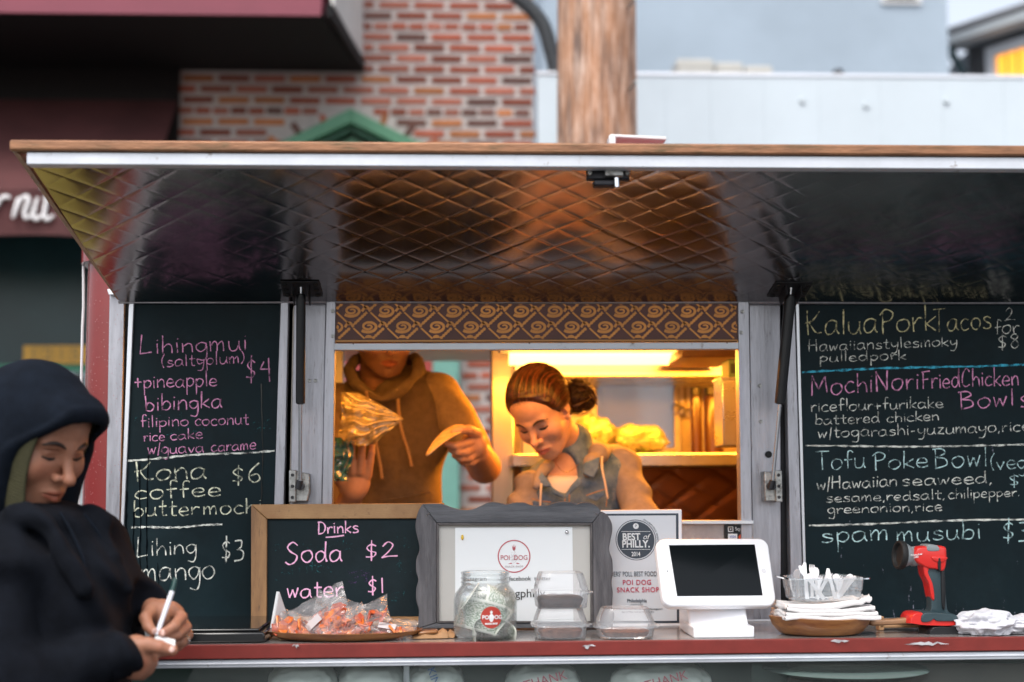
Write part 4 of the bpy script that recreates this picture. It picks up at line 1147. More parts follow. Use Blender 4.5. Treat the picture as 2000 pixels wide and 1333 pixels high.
for k in range(90):
    a = rr.uniform(0, 6.28); r_ = math.sqrt(rr.random()); c_ = cG + u_ * math.cos(a) * r_ * 6.5 * S3 + v_ * (math.sin(a) * r_ * 12 - 1.5) * S3
    disc(m, c_, 0, .45 * S3, 5)
tag(m.build('printed_pineapple_dots', logo_grey, sh_), kind='stuff')
Mx = onG(1004, 1090, .0048)
text_mesh('printed_name', 'POI  DOG', 13 * S3, logo_red, sh_, Mx, sx=.92)
text_mesh('printed_name', 'SNACK SHOP', 5 * S3, logo_grey, sh_, onG(1004, 1107, .0048), spacing=1.2)
text_mesh('printed_line', 'facebook  twitter', 11.5 * S3, ink, sh_, onG(994, 1131, .0048), align='LEFT')
text_mesh('printed_line', 'instagram', 11.5 * S3, ink, sh_, onG(928, 1131, .0048), align='CENTER')
text_mesh('printed_handle', 'poidogphilly', 23 * S3, ink, sh_, onG(1008, 1160, .0048))
TH(MB().lathe([(0,.0035),(.004,.0025),(.0046,0)], c=P(903,1050,fG(903,1050)-.005), seg=12, axis=(0,-1,0), sx=.7, sy=1.3), 'yellow_pin', mat('yellow_pin', (.75,.5,.05), .3), mt, 0, 180)
TH(MB().lathe([(0,.0035),(.004,.0025),(.0046,0)], c=P(1107,1040,fG(1107,1040)-.005), seg=12, axis=(0,-1,0)), 'steel_pin', chrome, mt, 0, 180)
rebase(GF, (P(1004,1228,3.1).x, 3.11, ZC))

# ---- award poster
AP = thing('award_plaque', 'white framed award sheet with round navy Best of Philly 2014 badge', 'award sign')
fA = lean(0, 1226, 995, 3.17, 3.222); tA = math.atan2(.052, .27)
TH(leanslab(fA, [(1164,1226),(1334,1225),(1332,995),(1162,997)], .008), 'backing', white_pl, AP, .003)
TH(leanslab(fA, [(1170,1218),(1327,1217),(1325,1003),(1168,1004)], .0015, .0018), 'dark_border', navy, AP)
ps = TH(leanslab(fA, [(1174,1214),(1322,1213),(1320,1007),(1172,1008)], .0015, .0032), 'printed_sheet', mat('award_sheet', (.62,.66,.70), .35, var=.04), AP)
S4 = 1 / (FPX / 3.19); v_ = Vector((0, math.sin(tA), math.cos(tA)))
def onA(px, py, l=.0045): return face_cam_plane(P(px, py, fA(px, py) - l), tA)
c_ = P(1242, 1055, fA(1242, 1055) - .0042)
m = MB(); disc(m, c_, 0, 36.5 * S4); m.build('badge_disc', navy, ps)
m = MB(); disc(m, c_, 38.5 * S4, 39.8 * S4); m.build('badge_ring', navy, ps)
m = MB(); disc(m, P(1242, 1028, fA(1242, 1028) - .0048), 0, 5.6 * S4); m.build('badge_dot', paper, ps)
text_mesh('badge_letter', 'P', 7.5 * S4, navy, ps, onA(1242, 1028, .0053))
text_mesh('badge_text', 'BEST', 19 * S4, paper, ps, onA(1233, 1049.5, .005), sx=.86, offset=.0006, spacing=1.02)
text_mesh('badge_text', 'of', 15 * S4, paper, ps, onA(1261, 1049, .005), shear=.35)
text_mesh('badge_text', 'PHILLY.', 19.5 * S4, paper, ps, onA(1242, 1063.5, .005), sx=.84, offset=.0006, spacing=1.02)
text_mesh('badge_year', '2014', 12 * S4, paper, ps, onA(1242, 1083, .005), sx=.72, offset=.0002)
for yy in (1038.5, 1073.5):
    m = MB(); m.slab([P(1214, yy + .4, fA(0, yy) - .005), P(1270, yy + .4, fA(0, yy) - .005), P(1270, yy - .4, fA(0, yy) - .005), P(1214, yy - .4, fA(0, yy) - .005)], (0, .0003, 0)); m.build('badge_rule', paper, ps)
def arc_text(s, c, r, a0, a1, size, m_, parent, yaw=0):
    for k, ch_ in enumerate(s):
        if ch_ == ' ': continue
        a = a0 + (a1 - a0) * k / max(1, len(s) - 1)
        M_ = Matrix.Translation(c + u_ * math.cos(a) * r + v_ * math.sin(a) * r) @ Matrix.Rotation(R(90) - tA, 4, 'X') @ Matrix.Rotation(a - math.pi / 2, 4, 'Z')
        text_mesh('arc_letter', ch_, size, m_, parent, M_)
arc_text('PHILADELPHIA MAGAZINE', c_, 43 * S4, R(66), R(-12), 4.4 * S4, navy, ps)
text_mesh('award_line', "READERS' POLL BEST FOOD TRUCK", 13.5 * S4, navy, ps, onA(1245, 1122, .005), sx=.60, spacing=1.06)
text_mesh('award_name', 'POI DOG', 13.5 * S4, crimson, ps, onA(1244, 1138.5, .005), spacing=1.15, offset=.0002, sx=.9)
text_mesh('award_name', 'SNACK SHOP', 13.5 * S4, crimson, ps, onA(1246, 1153, .005), spacing=1.15, offset=.0002, sx=.9)
text_mesh('award_source', 'Philadelphia', 9.5 * S4, navy, ps, onA(1244, 1174, .005), sx=.85, offset=.0001)
text_mesh('award_small', 'MAGAZINE', 3.4 * S4, navy, ps, onA(1244, 1181, .005), spacing=1.5)
text_mesh('award_small', "the people who do what we do. Philadelphia magazine's", 4.6 * S4, navy, ps, onA(1246, 1190, .005), sx=.92)
text_mesh('award_small', "Best of Philly. And we're proud of it.", 4.6 * S4, navy, ps, onA(1246, 1195.5, .005), sx=.92)
rebase(AP, (P(1244,1226,3.17).x, 3.17, ZC))

# ---- card sticker on the panel
CS = thing('card_sticker', 'small black payment sticker with card logos on the steel panel behind the tablet', 'sticker')
ys = 3.262
TH(leanslab(lambda a, b: ys, [(1415,1058),(1468,1058),(1468,1024.5),(1415,1024.5)], .0015), 'sticker_sheet', black_gloss, CS, .0006)
SS = 1 / (FPX / ys)
def onS(px, py, l=.0008): return face_cam_plane(P(px, py, ys - l))
text_mesh('sticker_text', 'Square', 10 * SS, white_paint, CS, onS(1448.5, 1033.5), sx=.95)
m = MB(); a = P(1427, 1034, ys - .0006)
q = 5.2 * SS; qi = 3.6 * SS; 
for (x0, x1, z0, z1) in [(-q,q,qi,q),(-q,q,-q,-qi),(-q,-qi,-qi,qi),(qi,q,-qi,qi),(-1.4*SS,1.4*SS,-1.4*SS,1.4*SS)]: m.box(a.x+x0,a.x+x1,a.y-.0002,a.y,a.z+z0,a.z+z1)
TH(m, 'square_mark', white_paint, CS)
TH(leanslab(lambda a, b: ys - .0006, [(1422,1056),(1440,1056),(1440,1043),(1422,1043)], .0003), 'card_mark', white_paint, CS)
text_mesh('card_name', 'VISA', 6.6 * SS, mat('blue_print', (.02,.06,.35), .5), CS, onS(1431, 1049, .0012), shear=.2)
v_ = Vector((0, 0, 1))
m = MB(); disc(m, P(1449, 1050, ys - .001), 0, 6.4 * SS); m.build('card_disc', mat('orange_red_print', (.7,.08,.02), .5), CS)
m = MB(); disc(m, P(1457, 1050, ys - .0012), 0, 6.4 * SS); m.build('card_disc', mat('amber_print', (.8,.35,.02), .5), CS)
rebase(CS, tuple(P(1441, 1058, ys)))

# ---- tablet register
TB = thing('tablet_register', 'white tilting tablet till on a stand with a blank black screen', 'tablet till')
def TQ(u, v, n=0.0):    # u 0..1 left to right, v 0..1 bottom to top
    bl_, br_, tl_, tr_ = P(1297,1184,2.915), P(1518,1183,2.97), P(1280,1052,2.995), P(1500,1051,3.05)
    p = (bl_*(1-u) + br_*u)*(1-v) + (tl_*(1-u) + tr_*u)*v
    nn_ = (br_-bl_).cross(tl_-bl_).normalized()
    return p + nn_ * n
def rrect(u0, u1, v0, v1, r, n, k=6, asp=1.65):
    pts = []
    for cu, cv, a0 in ((u1-r, v0+r*asp, -90), (u1-r, v1-r*asp, 0), (u0+r, v1-r*asp, 90), (u0+r, v0+r*asp, 180)):
        for j in range(k + 1):
            a = R(a0 + 90 * j / k); pts.append(TQ(cu + math.cos(a) * r, cv + math.sin(a) * r * asp, n))
    return pts
tn = (TQ(0,0,0.0) - TQ(0,0,.001)).normalized()
TH(MB().prism(rrect(0,1,0,1,.085,0), tn * .02), 'tablet_housing', white_pl, TB, .005, seg=3)
TH(MB().prism(rrect(.03,.97,.05,.95,.06,.0012), tn * .001), 'tablet_face', mat('tablet_white_glass', (.78,.79,.82), .08, coat=.5), TB, .0004)
scn = TH(MB().slab([TQ(.122,.135,.0018), TQ(.878,.14,.0018), TQ(.868,.895,.0018), TQ(.108,.89,.0018)], tn * .0004), 'screen', mat('dark_screen', (.004,.006,.007), .10, spec=.25), TB, 0)
hb = MB(); cb = TQ(.918,.50,.0016); hb.lathe([(0,.0),(.0042,.0),(.0042,.0006),(.0052,.0006),(.0052,0)], c=cb, seg=20, axis=tuple(-tn)); TH(hb, 'home_button', mat('button_rim', (.6,.6,.62), .3), TB, 0)
TH(MB().lathe([(0,.0004),(.0014,.0004),(.0014,0)], c=TQ(.065,.5,.0016), seg=10, axis=tuple(-tn)), 'camera_dot', black_plastic, TB, 0)
x0_, x1_ = PX(1337,1220,3.02), PX(1450,1220,3.02)
mb = MB(); mb.prism([Vector((x0_, a, b_)) for a, b_ in [(2.93, ZC), (3.09, ZC), (3.09, ZC+.05), (3.06, PZ(1400,1100,3.06)), (3.02, PZ(1400,1110,3.02)), (2.99, PZ(1400,1178,2.96)), (2.965, ZC + .03)]], (x1_ - x0_, 0, 0))
TH(mb, 'stand_column', white_pl, TB, .004)
TH(MB().box(PX(1355,1250,2.90), PX(1474,1250,2.90), 2.90, 3.03, ZC, PZ(1400,1224,2.90)), 'stand_base', white_pl, TB, .003)
rebase(TB, (x0_ + .06, 3.0, ZC))

# ---- tip jar with banknotes
cj = Vector((PX(948,1240,2.935), 2.935, ZC)); K = 2.955 / FPX
TJ = thing('tip_jar', 'wide glass tip jar with round red sticker holding dollar notes', 'jar')
prof = [(0,.003),(.050,.001),(.058,.004),(.0635,.012),(.0645,.03),(.0645,.078),(.062,.090),(.054,.101),(.049,.107),(.0485,.112),(.0505,.1135),(.0485,.116),(.0485,.120),(.0505,.1215),(.0485,.124),(.0487,.130),(.0500,.133),(.0480,.135)]
pin = [(r - .0028, z + (.004 if i < 3 else 0)) for i, (r, z) in enumerate(prof) if r > .01]
TH(MB().lathe(prof + pin[::-1] + [(0, .007)], c=cj, seg=56), 'glass_body', jarglass, TJ, 0, 180)
st_r = mat('red_sticker', (.42,.045,.03), .45, var=.05)
def cyl(u, v, r=.0652):   # position on the jar wall: u metres round from the front right, v height
    a = -math.pi / 2 + u / r; return cj + Vector((math.cos(a) * r, math.sin(a) * r, v))
m = MB(); n = 40; u0, v0 = .0105, .048; rs = .0215
m.add([cyl(u0, v0)] + [cyl(u0 + math.cos(2*math.pi*k/n) * rs, v0 + math.sin(2*math.pi*k/n) * rs) for k in range(n)] + [cyl(u0 + math.cos(2*math.pi*k/n) * rs * .5, v0 + math.sin(2*math.pi*k/n) * rs * .5) for k in range(n)],
      [(0, 1+n+k, 1+n+(k+1)%n) for k in range(n)] + [(1+n+k, 1+k, 1+(k+1)%n, 1+n+(k+1)%n) for k in range(n)])
stk = TH(m, 'round_sticker', st_r, TJ, 0, 180)
def cylmap(o):
    me = o.data
    for v in me.vertices: v.co = cyl(u0 + v.co.x, v0 + v.co.y, .0658 + v.co.z)
for s_, sz, dy in (('POI', .0105, 0), ('DOG', .0105, 0), ('SNACK SHOP', .0042, -.0125)):
    o = text_mesh('sticker_text', s_, sz, white_paint, stk, Matrix.Translation((-.0105 if s_ == 'POI' else .0105 if s_ == 'DOG' else 0, dy, 0)), offset=.0003); cylmap(o)
m = MB()
for a, h_ in ((90, .0085), (68, .007), (112, .007)):
    d = Vector((math.cos(R(a)), math.sin(R(a)), 0)); e = Vector((-d.y, d.x, 0)); c0 = Vector((0, .0065, 0))
    m.add([c0, c0 + d*h_*.4 - e*.0014, c0 + d*h_, c0 + d*h_*.4 + e*.0014], [(0,1,2,3)])
m.add([Vector((0,-.001,0)) + Vector((math.cos(k*.524)*.0046, math.sin(k*.524)*.0082, -.0003)) for k in range(12)], [tuple(range(12))])
o = m.build('sticker_pineapple', white_paint, stk); cylmap(o)
rebase(TJ, cj)
# notes: bent paper sheets with engraved borders
def note_mat():
    m_ = bpy.data.materials.new('banknote_print'); m_.use_nodes = True
    nt = m_.node_tree; n = nt.nodes; l = nt.links; b = n['Principled BSDF']; b.inputs['Roughness'].default_value = .8
    uv = n.new('ShaderNodeUVMap')
    nz = n.new('ShaderNodeTexNoise'); nz.inputs['Scale'].default_value = 26; nz.inputs['Detail'].default_value = 6; l.new(uv.outputs[0], nz.inputs['Vector'])
    br_ = n.new('ShaderNodeTexBrick'); br_.inputs['Color1'].default_value = (.25,.32,.24,1); br_.inputs['Color2'].default_value = (.45,.50,.40,1); br_.inputs['Mortar'].default_value = (.55,.58,.50,1); br_.inputs['Scale'].default_value = 3
    l.new(uv.outputs[0], br_.inputs['Vector'])
    cr_ = n.new('ShaderNodeValToRGB'); cr_.color_ramp.elements[0].position = .42; cr_.color_ramp.elements[1].position = .6
    cr_.color_ramp.elements[0].color = (.20,.27,.19,1); cr_.color_ramp.elements[1].color = (.64,.67,.60,1)
    l.new(nz.outputs[0], cr_.inputs[0])
    # paper margin and dark frame line from uv distance to the edge
    sx = n.new('ShaderNodeSeparateXYZ'); l.new(uv.outputs[0], sx.inputs[0])
    def edge(o_):
        a = n.new('ShaderNodeMath'); a.operation = 'SUBTRACT'; a.inputs[1].default_value = .5; l.new(o_, a.inputs[0])
        b2 = n.new('ShaderNodeMath'); b2.operation = 'ABSOLUTE'; l.new(a.outputs[0], b2.inputs[0]); return b2.outputs[0]
    mx = n.new('ShaderNodeMath'); mx.operation = 'MAXIMUM'; l.new(edge(sx.outputs[0]), mx.inputs[0]); l.new(edge(sx.outputs[1]), mx.inputs[1])
    r2 = n.new('ShaderNodeValToRGB'); e = r2.color_ramp.elements; e[0].position = .40; e[0].color = (0,0,0,1); e[1].position = .44; e[1].color = (1,1,1,1)
    l.new(mx.outputs[0], r2.inputs[0])
    mix = n.new('ShaderNodeMixRGB'); mix.inputs[2].default_value = (.75,.77,.70,1); l.new(r2.outputs[0], mix.inputs[0]); l.new(cr_.outputs[0], mix.inputs[1])
    l.new(mix.outputs[0], b.inputs['Base Color'])
    return m_
note_m = note_mat()
def note(name_label, origin, du_, dv_, bend, wv, group='banknotes in the jar'):
    m = MB(); nu_, nv_ = 26, 12; Wd, Ht = .150, .064
    du_, dv_ = Vector(du_).normalized(), Vector(dv_).normalized(); nn_ = du_.cross(dv_).normalized(); dv_ = nn_.cross(du_).normalized()
    def fn(u, v):
        # rolled sheet: arc length along u
        k = bend; a = (u - .5) * Wd * k
        if abs(k) > 1e-3: x, h_ = math.sin(a) / k, (1 - math.cos(a)) / k
        else: x, h_ = (u - .5) * Wd, 0
        return Vector(origin) + du_ * x + dv_ * (v - .5) * Ht + nn_ * (h_ + wv * math.sin(v * 5 + u * 4) * .004)
    m.grid(fn, nu_, nv_)
    o = m.build('banknote', note_m, smooth=180)
    uvl = o.data.uv_layers.new(name='UVMap')
    for li, lp in enumerate(o.data.loops):
        vi = lp.vertex_index; uvl.data[li].uv = ((vi % (nu_ + 1)) / nu_, (vi // (nu_ + 1)) / nv_)
    sd = o.modifiers.new('solid', 'SOLIDIFY'); sd.thickness = .0002
    return tag(o, name_label, 'banknote', group)
note('dollar note standing folded at the back of the tip jar', cj + Vector((-.008, .02, .06)), (.75,.2,-.62), (.4,.1,.9), 22, 1)
note('dollar note curled across the front of the jar behind the red sticker', cj + Vector((-.002,-.018,.046)), (1,.05,-.28), (.2,.12,.9), -19, 1)
note('crumpled dollar note lying at the bottom of the jar', cj + Vector((.002,.004,.026)), (.9,.3,.1), (.1,-.5,.55), 24, 2)
note('dollar note leaning upright on the right side in the jar', cj + Vector((.028,.012,.058)), (.3,.3,.85), (.9,.2,-.4), 20, 1)

# ---- clear clamshell boxes
def clam(label, c, wd, dp, hb_, hl, flare=.006, rot=0.0):
    t = thing('clamshell_box', label, 'plastic box', 'clear takeaway boxes on the counter', loc=c)
    t.rotation_euler.z = rot
    def ring_(hw, hd, z, rib=0.0, n=96, cr=.2):
        pts = []
        for k in range(n):
            a = 2 * math.pi * (k + .5) / n
            ca, sa = math.cos(a), math.sin(a)
            p = 4.5
            rr_ = (abs(ca) ** p + abs(sa) ** p) ** (-1 / p)
            rb_ = 1 + (rib if k % 2 else 0)
            pts.append(Vector((ca * rr_ * hw * rb_, sa * rr_ * hd * rb_, z)))
        return pts
    def loft(rings, name, caps=(True, False)):
        m = MB(); n = len(rings[0]); vs = [p for r_ in rings for p in r_]
        fs = [(i*n+k, i*n+(k+1)%n, (i+1)*n+(k+1)%n, (i+1)*n+k) for i in range(len(rings)-1) for k in range(n)]
        if caps[0]: fs.append(tuple(range(n-1, -1, -1)))
        if caps[1]: fs.append(tuple(range((len(rings)-1)*n, len(rings)*n)))
        m.add(vs, fs); return TH(m, name, clearp, t, 0, 50)
    hw, hd = wd / 2, dp / 2
    loft([ring_(hw*.86, hd*.86, .0015), ring_(hw*.89, hd*.89, .004, .012), ring_(hw*.93, hd*.93, hb_*.8, .012), ring_(hw*.95, hd*.95, hb_-.003), ring_(hw*1.03, hd*1.03, hb_-.002), ring_(hw*1.05, hd*1.05, hb_-.004)], 'box_base')
    loft([ring_(hw*1.06, hd*1.06, hb_-.003), ring_(hw*1.04, hd*1.04, hb_+.001), ring_(hw*.95, hd*.95, hb_+.002), ring_(hw*.93, hd*.93, hb_+.008, .01), ring_(hw*.80, hd*.80, hb_+hl*.86, .01), ring_(hw*.76, hd*.76, hb_+hl), ring_(hw*.6, hd*.6, hb_+hl-.002)], 'box_lid', (False, True))
    m = MB().box(hw*.98, hw*1.16, -.012, .012, hb_-.004, hb_-.001); TH(m, 'closing_tab', clearp, t, .001)
    return t
cx_ = PX(1092,1240,2.96)
clam('lower clear clamshell box of the stack, brown cakes inside', (cx_, 2.935, ZC), .112, .112, .030, .034)
clam('upper clear clamshell box holding dark fluted cakes, on top of another box', (cx_ + .002, 2.935, ZC + .0605), .112, .112, .034, .038, rot=.05)
cx2 = PX(1219,1240,2.95)
clam('single clear clamshell box in front of the award sheet', (cx2, 2.935, ZC), .124, .112, .026, .034, rot=-.06)
def cake(label, c, r, m_, nfl=26):
    m = MB(); n = nfl * 2
    rings = []
    for z, s_ in ((0,.86),(.3,.92),(.8,1.0),(.95,.97),(1.08,.8),(1.15,.45),(1.16,0.02)):
        rings.append([Vector(c) + Vector((math.copysign(abs(math.cos(2*math.pi*k/n))**.7, math.cos(2*math.pi*k/n)) * r[0]*s_*(1 + (.035 if k % 2 and z < .9 else 0)), math.copysign(abs(math.sin(2*math.pi*k/n))**.7, math.sin(2*math.pi*k/n)) * r[1]*s_*(1 + (.035 if k % 2 and z < .9 else 0)), z*r[2]*(1 + .08*N3((k*.3,z*3,c[0]*9))))) for k in range(n)])
    vs = [p for r_ in rings for p in r_]
    m.add(vs, [(i*n+k, i*n+(k+1)%n, (i+1)*n+(k+1)%n, (i+1)*n+k) for i in range(len(rings)-1) for k in range(n)])
    o = TH(m, 'fluted_cake', m_, None, 0, 60); return tag(o, label, 'cake', 'cakes in the clear boxes')
choc = mat('dark_cake', (.06,.024,.015), .6, var=.5, vscale=60, bump=.001, bscale=200)
tan = mat('brown_cake', (.26,.10,.05), .6, var=.5, vscale=60, bump=.001, bscale=200)
cake('dark fluted cake in the upper clear box', (cx_, 2.935, ZC + .063), (.046,.042,.021), choc)
cake('brown fluted cake in the lower stacked box', (cx_, 2.935, ZC + .0035), (.044,.042,.016), tan)
cake('pale brown cake in the single clear box on the right', (cx2, 2.935, ZC + .0035), (.048,.042,.012), tan)

# ---- left wooden tray with snack bags
def dish(c, rx, ry, h_, m_, parent, name, thick=.006, seg=56, rimcurl=0):
    m = MB(); prof = [(0,0),(.62,0),(.80,.12),(.94,.55),(1.0,1.0),(.975,1.03)]
    inn = [(.94,.85),(.80,.35),(.6,.2),(0,.18)]
    for lst in (prof + inn,):
        vs = []
        for r_, z in lst:
            for k in range(seg):
                a = 2*math.pi*k/seg; vs.append(Vector(c) + Vector((math.cos(a)*rx*max(r_,.002), math.sin(a)*ry*max(r_,.002), z*h_*(1+.06*math.sin(2*a+1)))))
        m.add(vs, [(i*seg+k, i*seg+(k+1)%seg, (i+1)*seg+(k+1)%seg, (i+1)*seg+k) for i in range(len(lst)-1) for k in range(seg)])
    return TH(m, name, m_, parent, 0, 50)
WT = thing('wooden_tray', 'long shallow oval wooden tray heaped with bagged snacks at the left', 'tray', loc=(PX(672,1250,2.95), 2.955, ZC))
dish((0,0,.0), .160, .080, .018, wood_bowl, WT, 'tray_bowl')
TH(MB().prism([Vector((.15,-.02,.008)), Vector((.19,-.016,.011)), Vector((.19,.016,.011)), Vector((.15,.02,.008))], (0,0,.007)), 'tray_handle', wood_bowl, WT, .003)
bagplastic = clear_mat('snack_bag_plastic', rough=.14, haze=.11, refl=.9, hazecol=(.85,.82,.82), bump=.004, bscale=45)
jerky = mat('dried_orange_fruit', (.80,.22,.03), .35, c2=(.45,.06,.01), vscale=60, bump=.001, bscale=160, coat=.5)
jerky2 = mat('dried_red_fruit', (.62,.11,.03), .35, c2=(.30,.03,.01), vscale=60, bump=.001, bscale=160, coat=.5)
def snack_bag(label, px, py, Yc, wd, ht, tilt, roll, n_p, seed, lab=True, m_=jerky):
    rr = random.Random(seed)
    c = P(px, py, Yc)
    t = thing('snack_bag', label, 'snack bag', 'bags of dried snacks on the tray', loc=c)
    t.rotation_euler = (tilt, roll, rr.uniform(-.3, .3))
    def fn(side):
        def f(u, v):
            e = max(0, (1 - (2*u-1)**6) * (1 - (2*v-1)**8)) ** .6
            x = (u-.5)*wd*(1 - .06*math.sin(v*3)); z = (v-.5)*ht
            bulge = .014*e*(1.15 - .9*v)
            nn_ = .0055*N3((u*5+seed, v*5, side)) + .003*N3((u*13+seed, v*11, side+3))
            return Vector((x, side*(bulge) + nn_, z + .004*N3((u*4,seed,1))))
        return f
    m = MB(); m.grid(fn(-1), 26, 26); TH(m, 'bag_front', bagplastic, t, 0, 180)
    m = MB(); m.grid(fn(1), 26, 26); TH(m, 'bag_back', bagplastic, t, 0, 180)
    for k in range(n_p):
        w2 = rr.uniform(.014, .027); x = rr.uniform(-.36,.36)*wd; z = rr.uniform(-.38,.02)*ht
        m = MB(); h0 = rr.uniform(.35, .7)
        pts = [Vector((math.cos(a)*w2*rr.uniform(.6,1.1), rr.uniform(-.002,.002), math.sin(a)*w2*h0*rr.uniform(.6,1.1))) for a in [j*1.047 for j in range(6)]]
        m.prism(pts, (0, .004, 0)); o = TH(m, 'dried_fruit_slice', jerky if rr.random() < .5 else jerky2, t, .0012)
        o.location = (x, rr.uniform(-.012,.006), z); o.rotation_euler = (rr.uniform(-.7,.7), rr.uniform(0,3.1), rr.uniform(-.7,.7))
    if lab:
        m = MB(); m.box(-.018,.018,-.0003,.0003,-.008,.008); o = TH(m, 'paper_label', mat('label_paper', (.55,.50,.50), .7), t, 0); o.location = (rr.uniform(-.25,.25)*wd, -.0155, rr.uniform(-.32,-.1)*ht); o.rotation_euler = (.1, rr.uniform(-.5,.3), 0)
    return t
snack_bag('big upright snack bag of orange dried fruit below the word water', 628, 1206, 2.965, .135, .10, -.45, -.5, 34, 1)
snack_bag('snack bag lying second from the left, red slices and white label', 668, 1222, 2.95, .12, .085, -.9, -.3, 26, 2, False)
snack_bag('snack bag with raised open corner at the middle of the tray', 706, 1212, 2.975, .13, .085, -.9, -.45, 24, 3, False, jerky2)
snack_bag('flat snack bag at the right end of the tray', 752, 1226, 2.955, .13, .075, -1.05, .15, 22, 4)
snack_bag('low snack bag at the left end leaning on the white card', 578, 1222, 2.955, .095, .075, -.9, .3, 22, 5, False)
snack_bag('empty looking top of a snack bag standing behind the heap', 652, 1195, 3.0, .09, .07, -.3, .35, 5, 6, False)
# standing folded white card
fc = thing('folded_card', 'white folded card standing upright at the left end of the tray', 'card', loc=tuple(P(541,1232,2.95)))
m = MB(); m.slab([Vector((-.013,-.02,0)), Vector((-.011,-.02,0)), Vector((.004,-.004,.075)), Vector((.002,-.004,.075))], (0,.002,0)); 
m = MB(); m.prism([Vector((-.014,0,.006)), Vector((-.002,0,.078)), Vector((.003,0,.078)), Vector((-.009,0,.004))], (0,.0012,0)); TH(m, 'card_edge_flap', paper, fc, .0003)
m = MB(); m.prism([Vector((-.009,.001,.004)), Vector((.003,.001,.078)), Vector((.016,.03,.028)), Vector((.004,.03,0))], (.0012,.0,0)); TH(m, 'card_leaf', paper, fc, .0003)
# kraft envelopes right of the tray
kraft = mat('kraft_paper', (.36,.20,.095), .7, var=.15, vscale=12, bump=.0006, bscale=60)
for k, (px, py, wd, ht, rz) in enumerate([(832,1252,.085,.020,.1), (866,1250,.055,.017,-.2), (820,1246,.09,.013,.25)]):
    c = P(px, 1250, 2.955 + .015 * k); c.z = ZC + .0005 + .0 * k
    m = MB()
    def kf(u, v):
        x = (u-.5)*wd; y = (v-.5)*.05
        return Vector((x, y, ht*(.35 + .65*u) * (1 - abs(2*v-1)**3) * (1 - .5*abs(math.sin(u*7+k))) + .0012))
    m.grid(kf, 24, 10); m.grid(lambda u, v: Vector(((u-.5)*wd, (v-.5)*.05, .0008)), 4, 2)
    o = TH(m, 'kraft_bag', kraft, None, 0, 30); o.location = c; o.rotation_euler.z = rz
    tag(o, ['folded brown paper bag nearest the end of the wooden tray', 'small brown paper bag flap touching the tip jar', 'flat brown paper bag underneath behind the other two'][k], 'paper bag', 'brown paper bags')

# ---- black tray at the left end
BT = thing('black_case', 'flat black glossy case lying at the left end of the counter', 'case')
xa, xb_ = PX(300,1250,2.93), PX(522,1240,2.93)
TH(MB().box(xa, xb_, 2.89, 3.20, ZC + .001, ZC + .022), 'case_body', black_gloss, BT, .004)
TH(MB().box(xa + .01, xb_ - .012, 2.90, 3.19, ZC + .0225, ZC + .028), 'case_lid', black_gloss, BT, .003)
rebase(BT, ((xa + xb_)/2, 3.04, ZC))

# ---- right end: wooden bowl, napkins, tub of cutlery
WB = thing('wooden_bowl', 'oval brown wooden serving bowl with long handle beneath white napkins', 'wooden bowl', loc=(PX(1604,1248,2.95), 2.955, ZC))
dish((0,0,0), .106, .080, .037, wood_bowl, WB, 'bowl')
TH(MB().prism([Vector(p) for p in [(.10,-.012,.028),(.15,-.011,.030),(.196,-.013,.034),(.203,0,.034),(.196,.012,.034),(.15,.011,.030),(.10,.012,.028)]], (.004,0,-.012)), 'handle', mat('bowl_handle_wood', (.34,.18,.09), .5, var=.3, vscale=10, stretch=(1,6,6)), WB, .004)
wtg = thing('bamboo_tongs', 'pale bamboo tongs poking out behind the wooden handle', 'tongs', loc=(PX(1770,1240,3.02), 3.02, ZC))
TH(MB().box(-.06,.042,-.012,.012,.017,.024), 'upper_arm', wood_pale, wtg, .002)
TH(MB().box(-.06,.038,-.012,.012,.006,.012), 'lower_arm', wood_pale, wtg, .002)
TH(MB().box(-.062,-.05,-.012,.012,.0005,.03), 'tong_heel', wood_pale, wtg, .002)
napm = mat('white_napkin', (.80,.78,.77), .9, bump=.001, bscale=120)
for k in range(4):
    m = MB(); hw = .098 - .004 * k; sd = k
    zk = ZC + .034 + k * .0078
    cc = Vector((PX(1612,1200,2.95) - .002*k, 2.955, zk))
    def nf(u, v, top=True):
        x = (u-.5)*2*hw; y = (v-.5)*.13
        return cc + Vector((x, y, .005*N3((u*3+sd, v*3, sd)) + (.010*math.sin(u*5.5+sd)*.4 if k > 1 else 0) + (.012*(u-.88)*8*(1+N3((u*20,v*9,sd))) if u > .88 and k == 3 else 0)))
    m.grid(lambda u, v: nf(u, v) + Vector((0,0,.0085 + (.004*math.sin(u*3.1) if k == 3 else 0))), 40, 14)
    m.grid(lambda u, v: nf(u, v) + Vector((0,0,.0006)), 40, 14)
    m.grid(lambda u, v: nf(u, 0) + Vector((0,-.0015*math.sin(v*3.14),.0006 + v*.0079 + (.004*math.sin(u*3.1)*v if k == 3 else 0))), 40, 3)
    m.grid(lambda u, v: nf(0, u) + Vector((-.0015*math.sin(v*3.14),0,.0006 + v*.0079)), 14, 3)
    m.grid(lambda u, v: nf(1, u) + Vector((.0015*math.sin(v*3.14),0,.0006 + v*.0079)), 14, 3)
    o = TH(m, 'napkin', napm, None, 0, 60)
    tag(o, ['bottom white napkin of the stack resting in the wooden bowl', 'second white napkin from the bottom of the bowl stack', 'third napkin up, just under the crumpled top one', 'topmost napkin with a ruffled right edge under the plastic tub'][k], 'napkin', 'stack of white napkins in the bowl')
TUB = thing('plastic_tub', 'clear plastic tub with a wide rim holding white plastic cutlery', 'plastic tub', loc=(PX(1610,1180,2.95), 2.96, ZC + .070))
tubm = clear_mat('tub_plastic', tint=(.85,.87,.88), rough=.12, haze=.32, refl=1.6, hazecol=(.6,.65,.68))
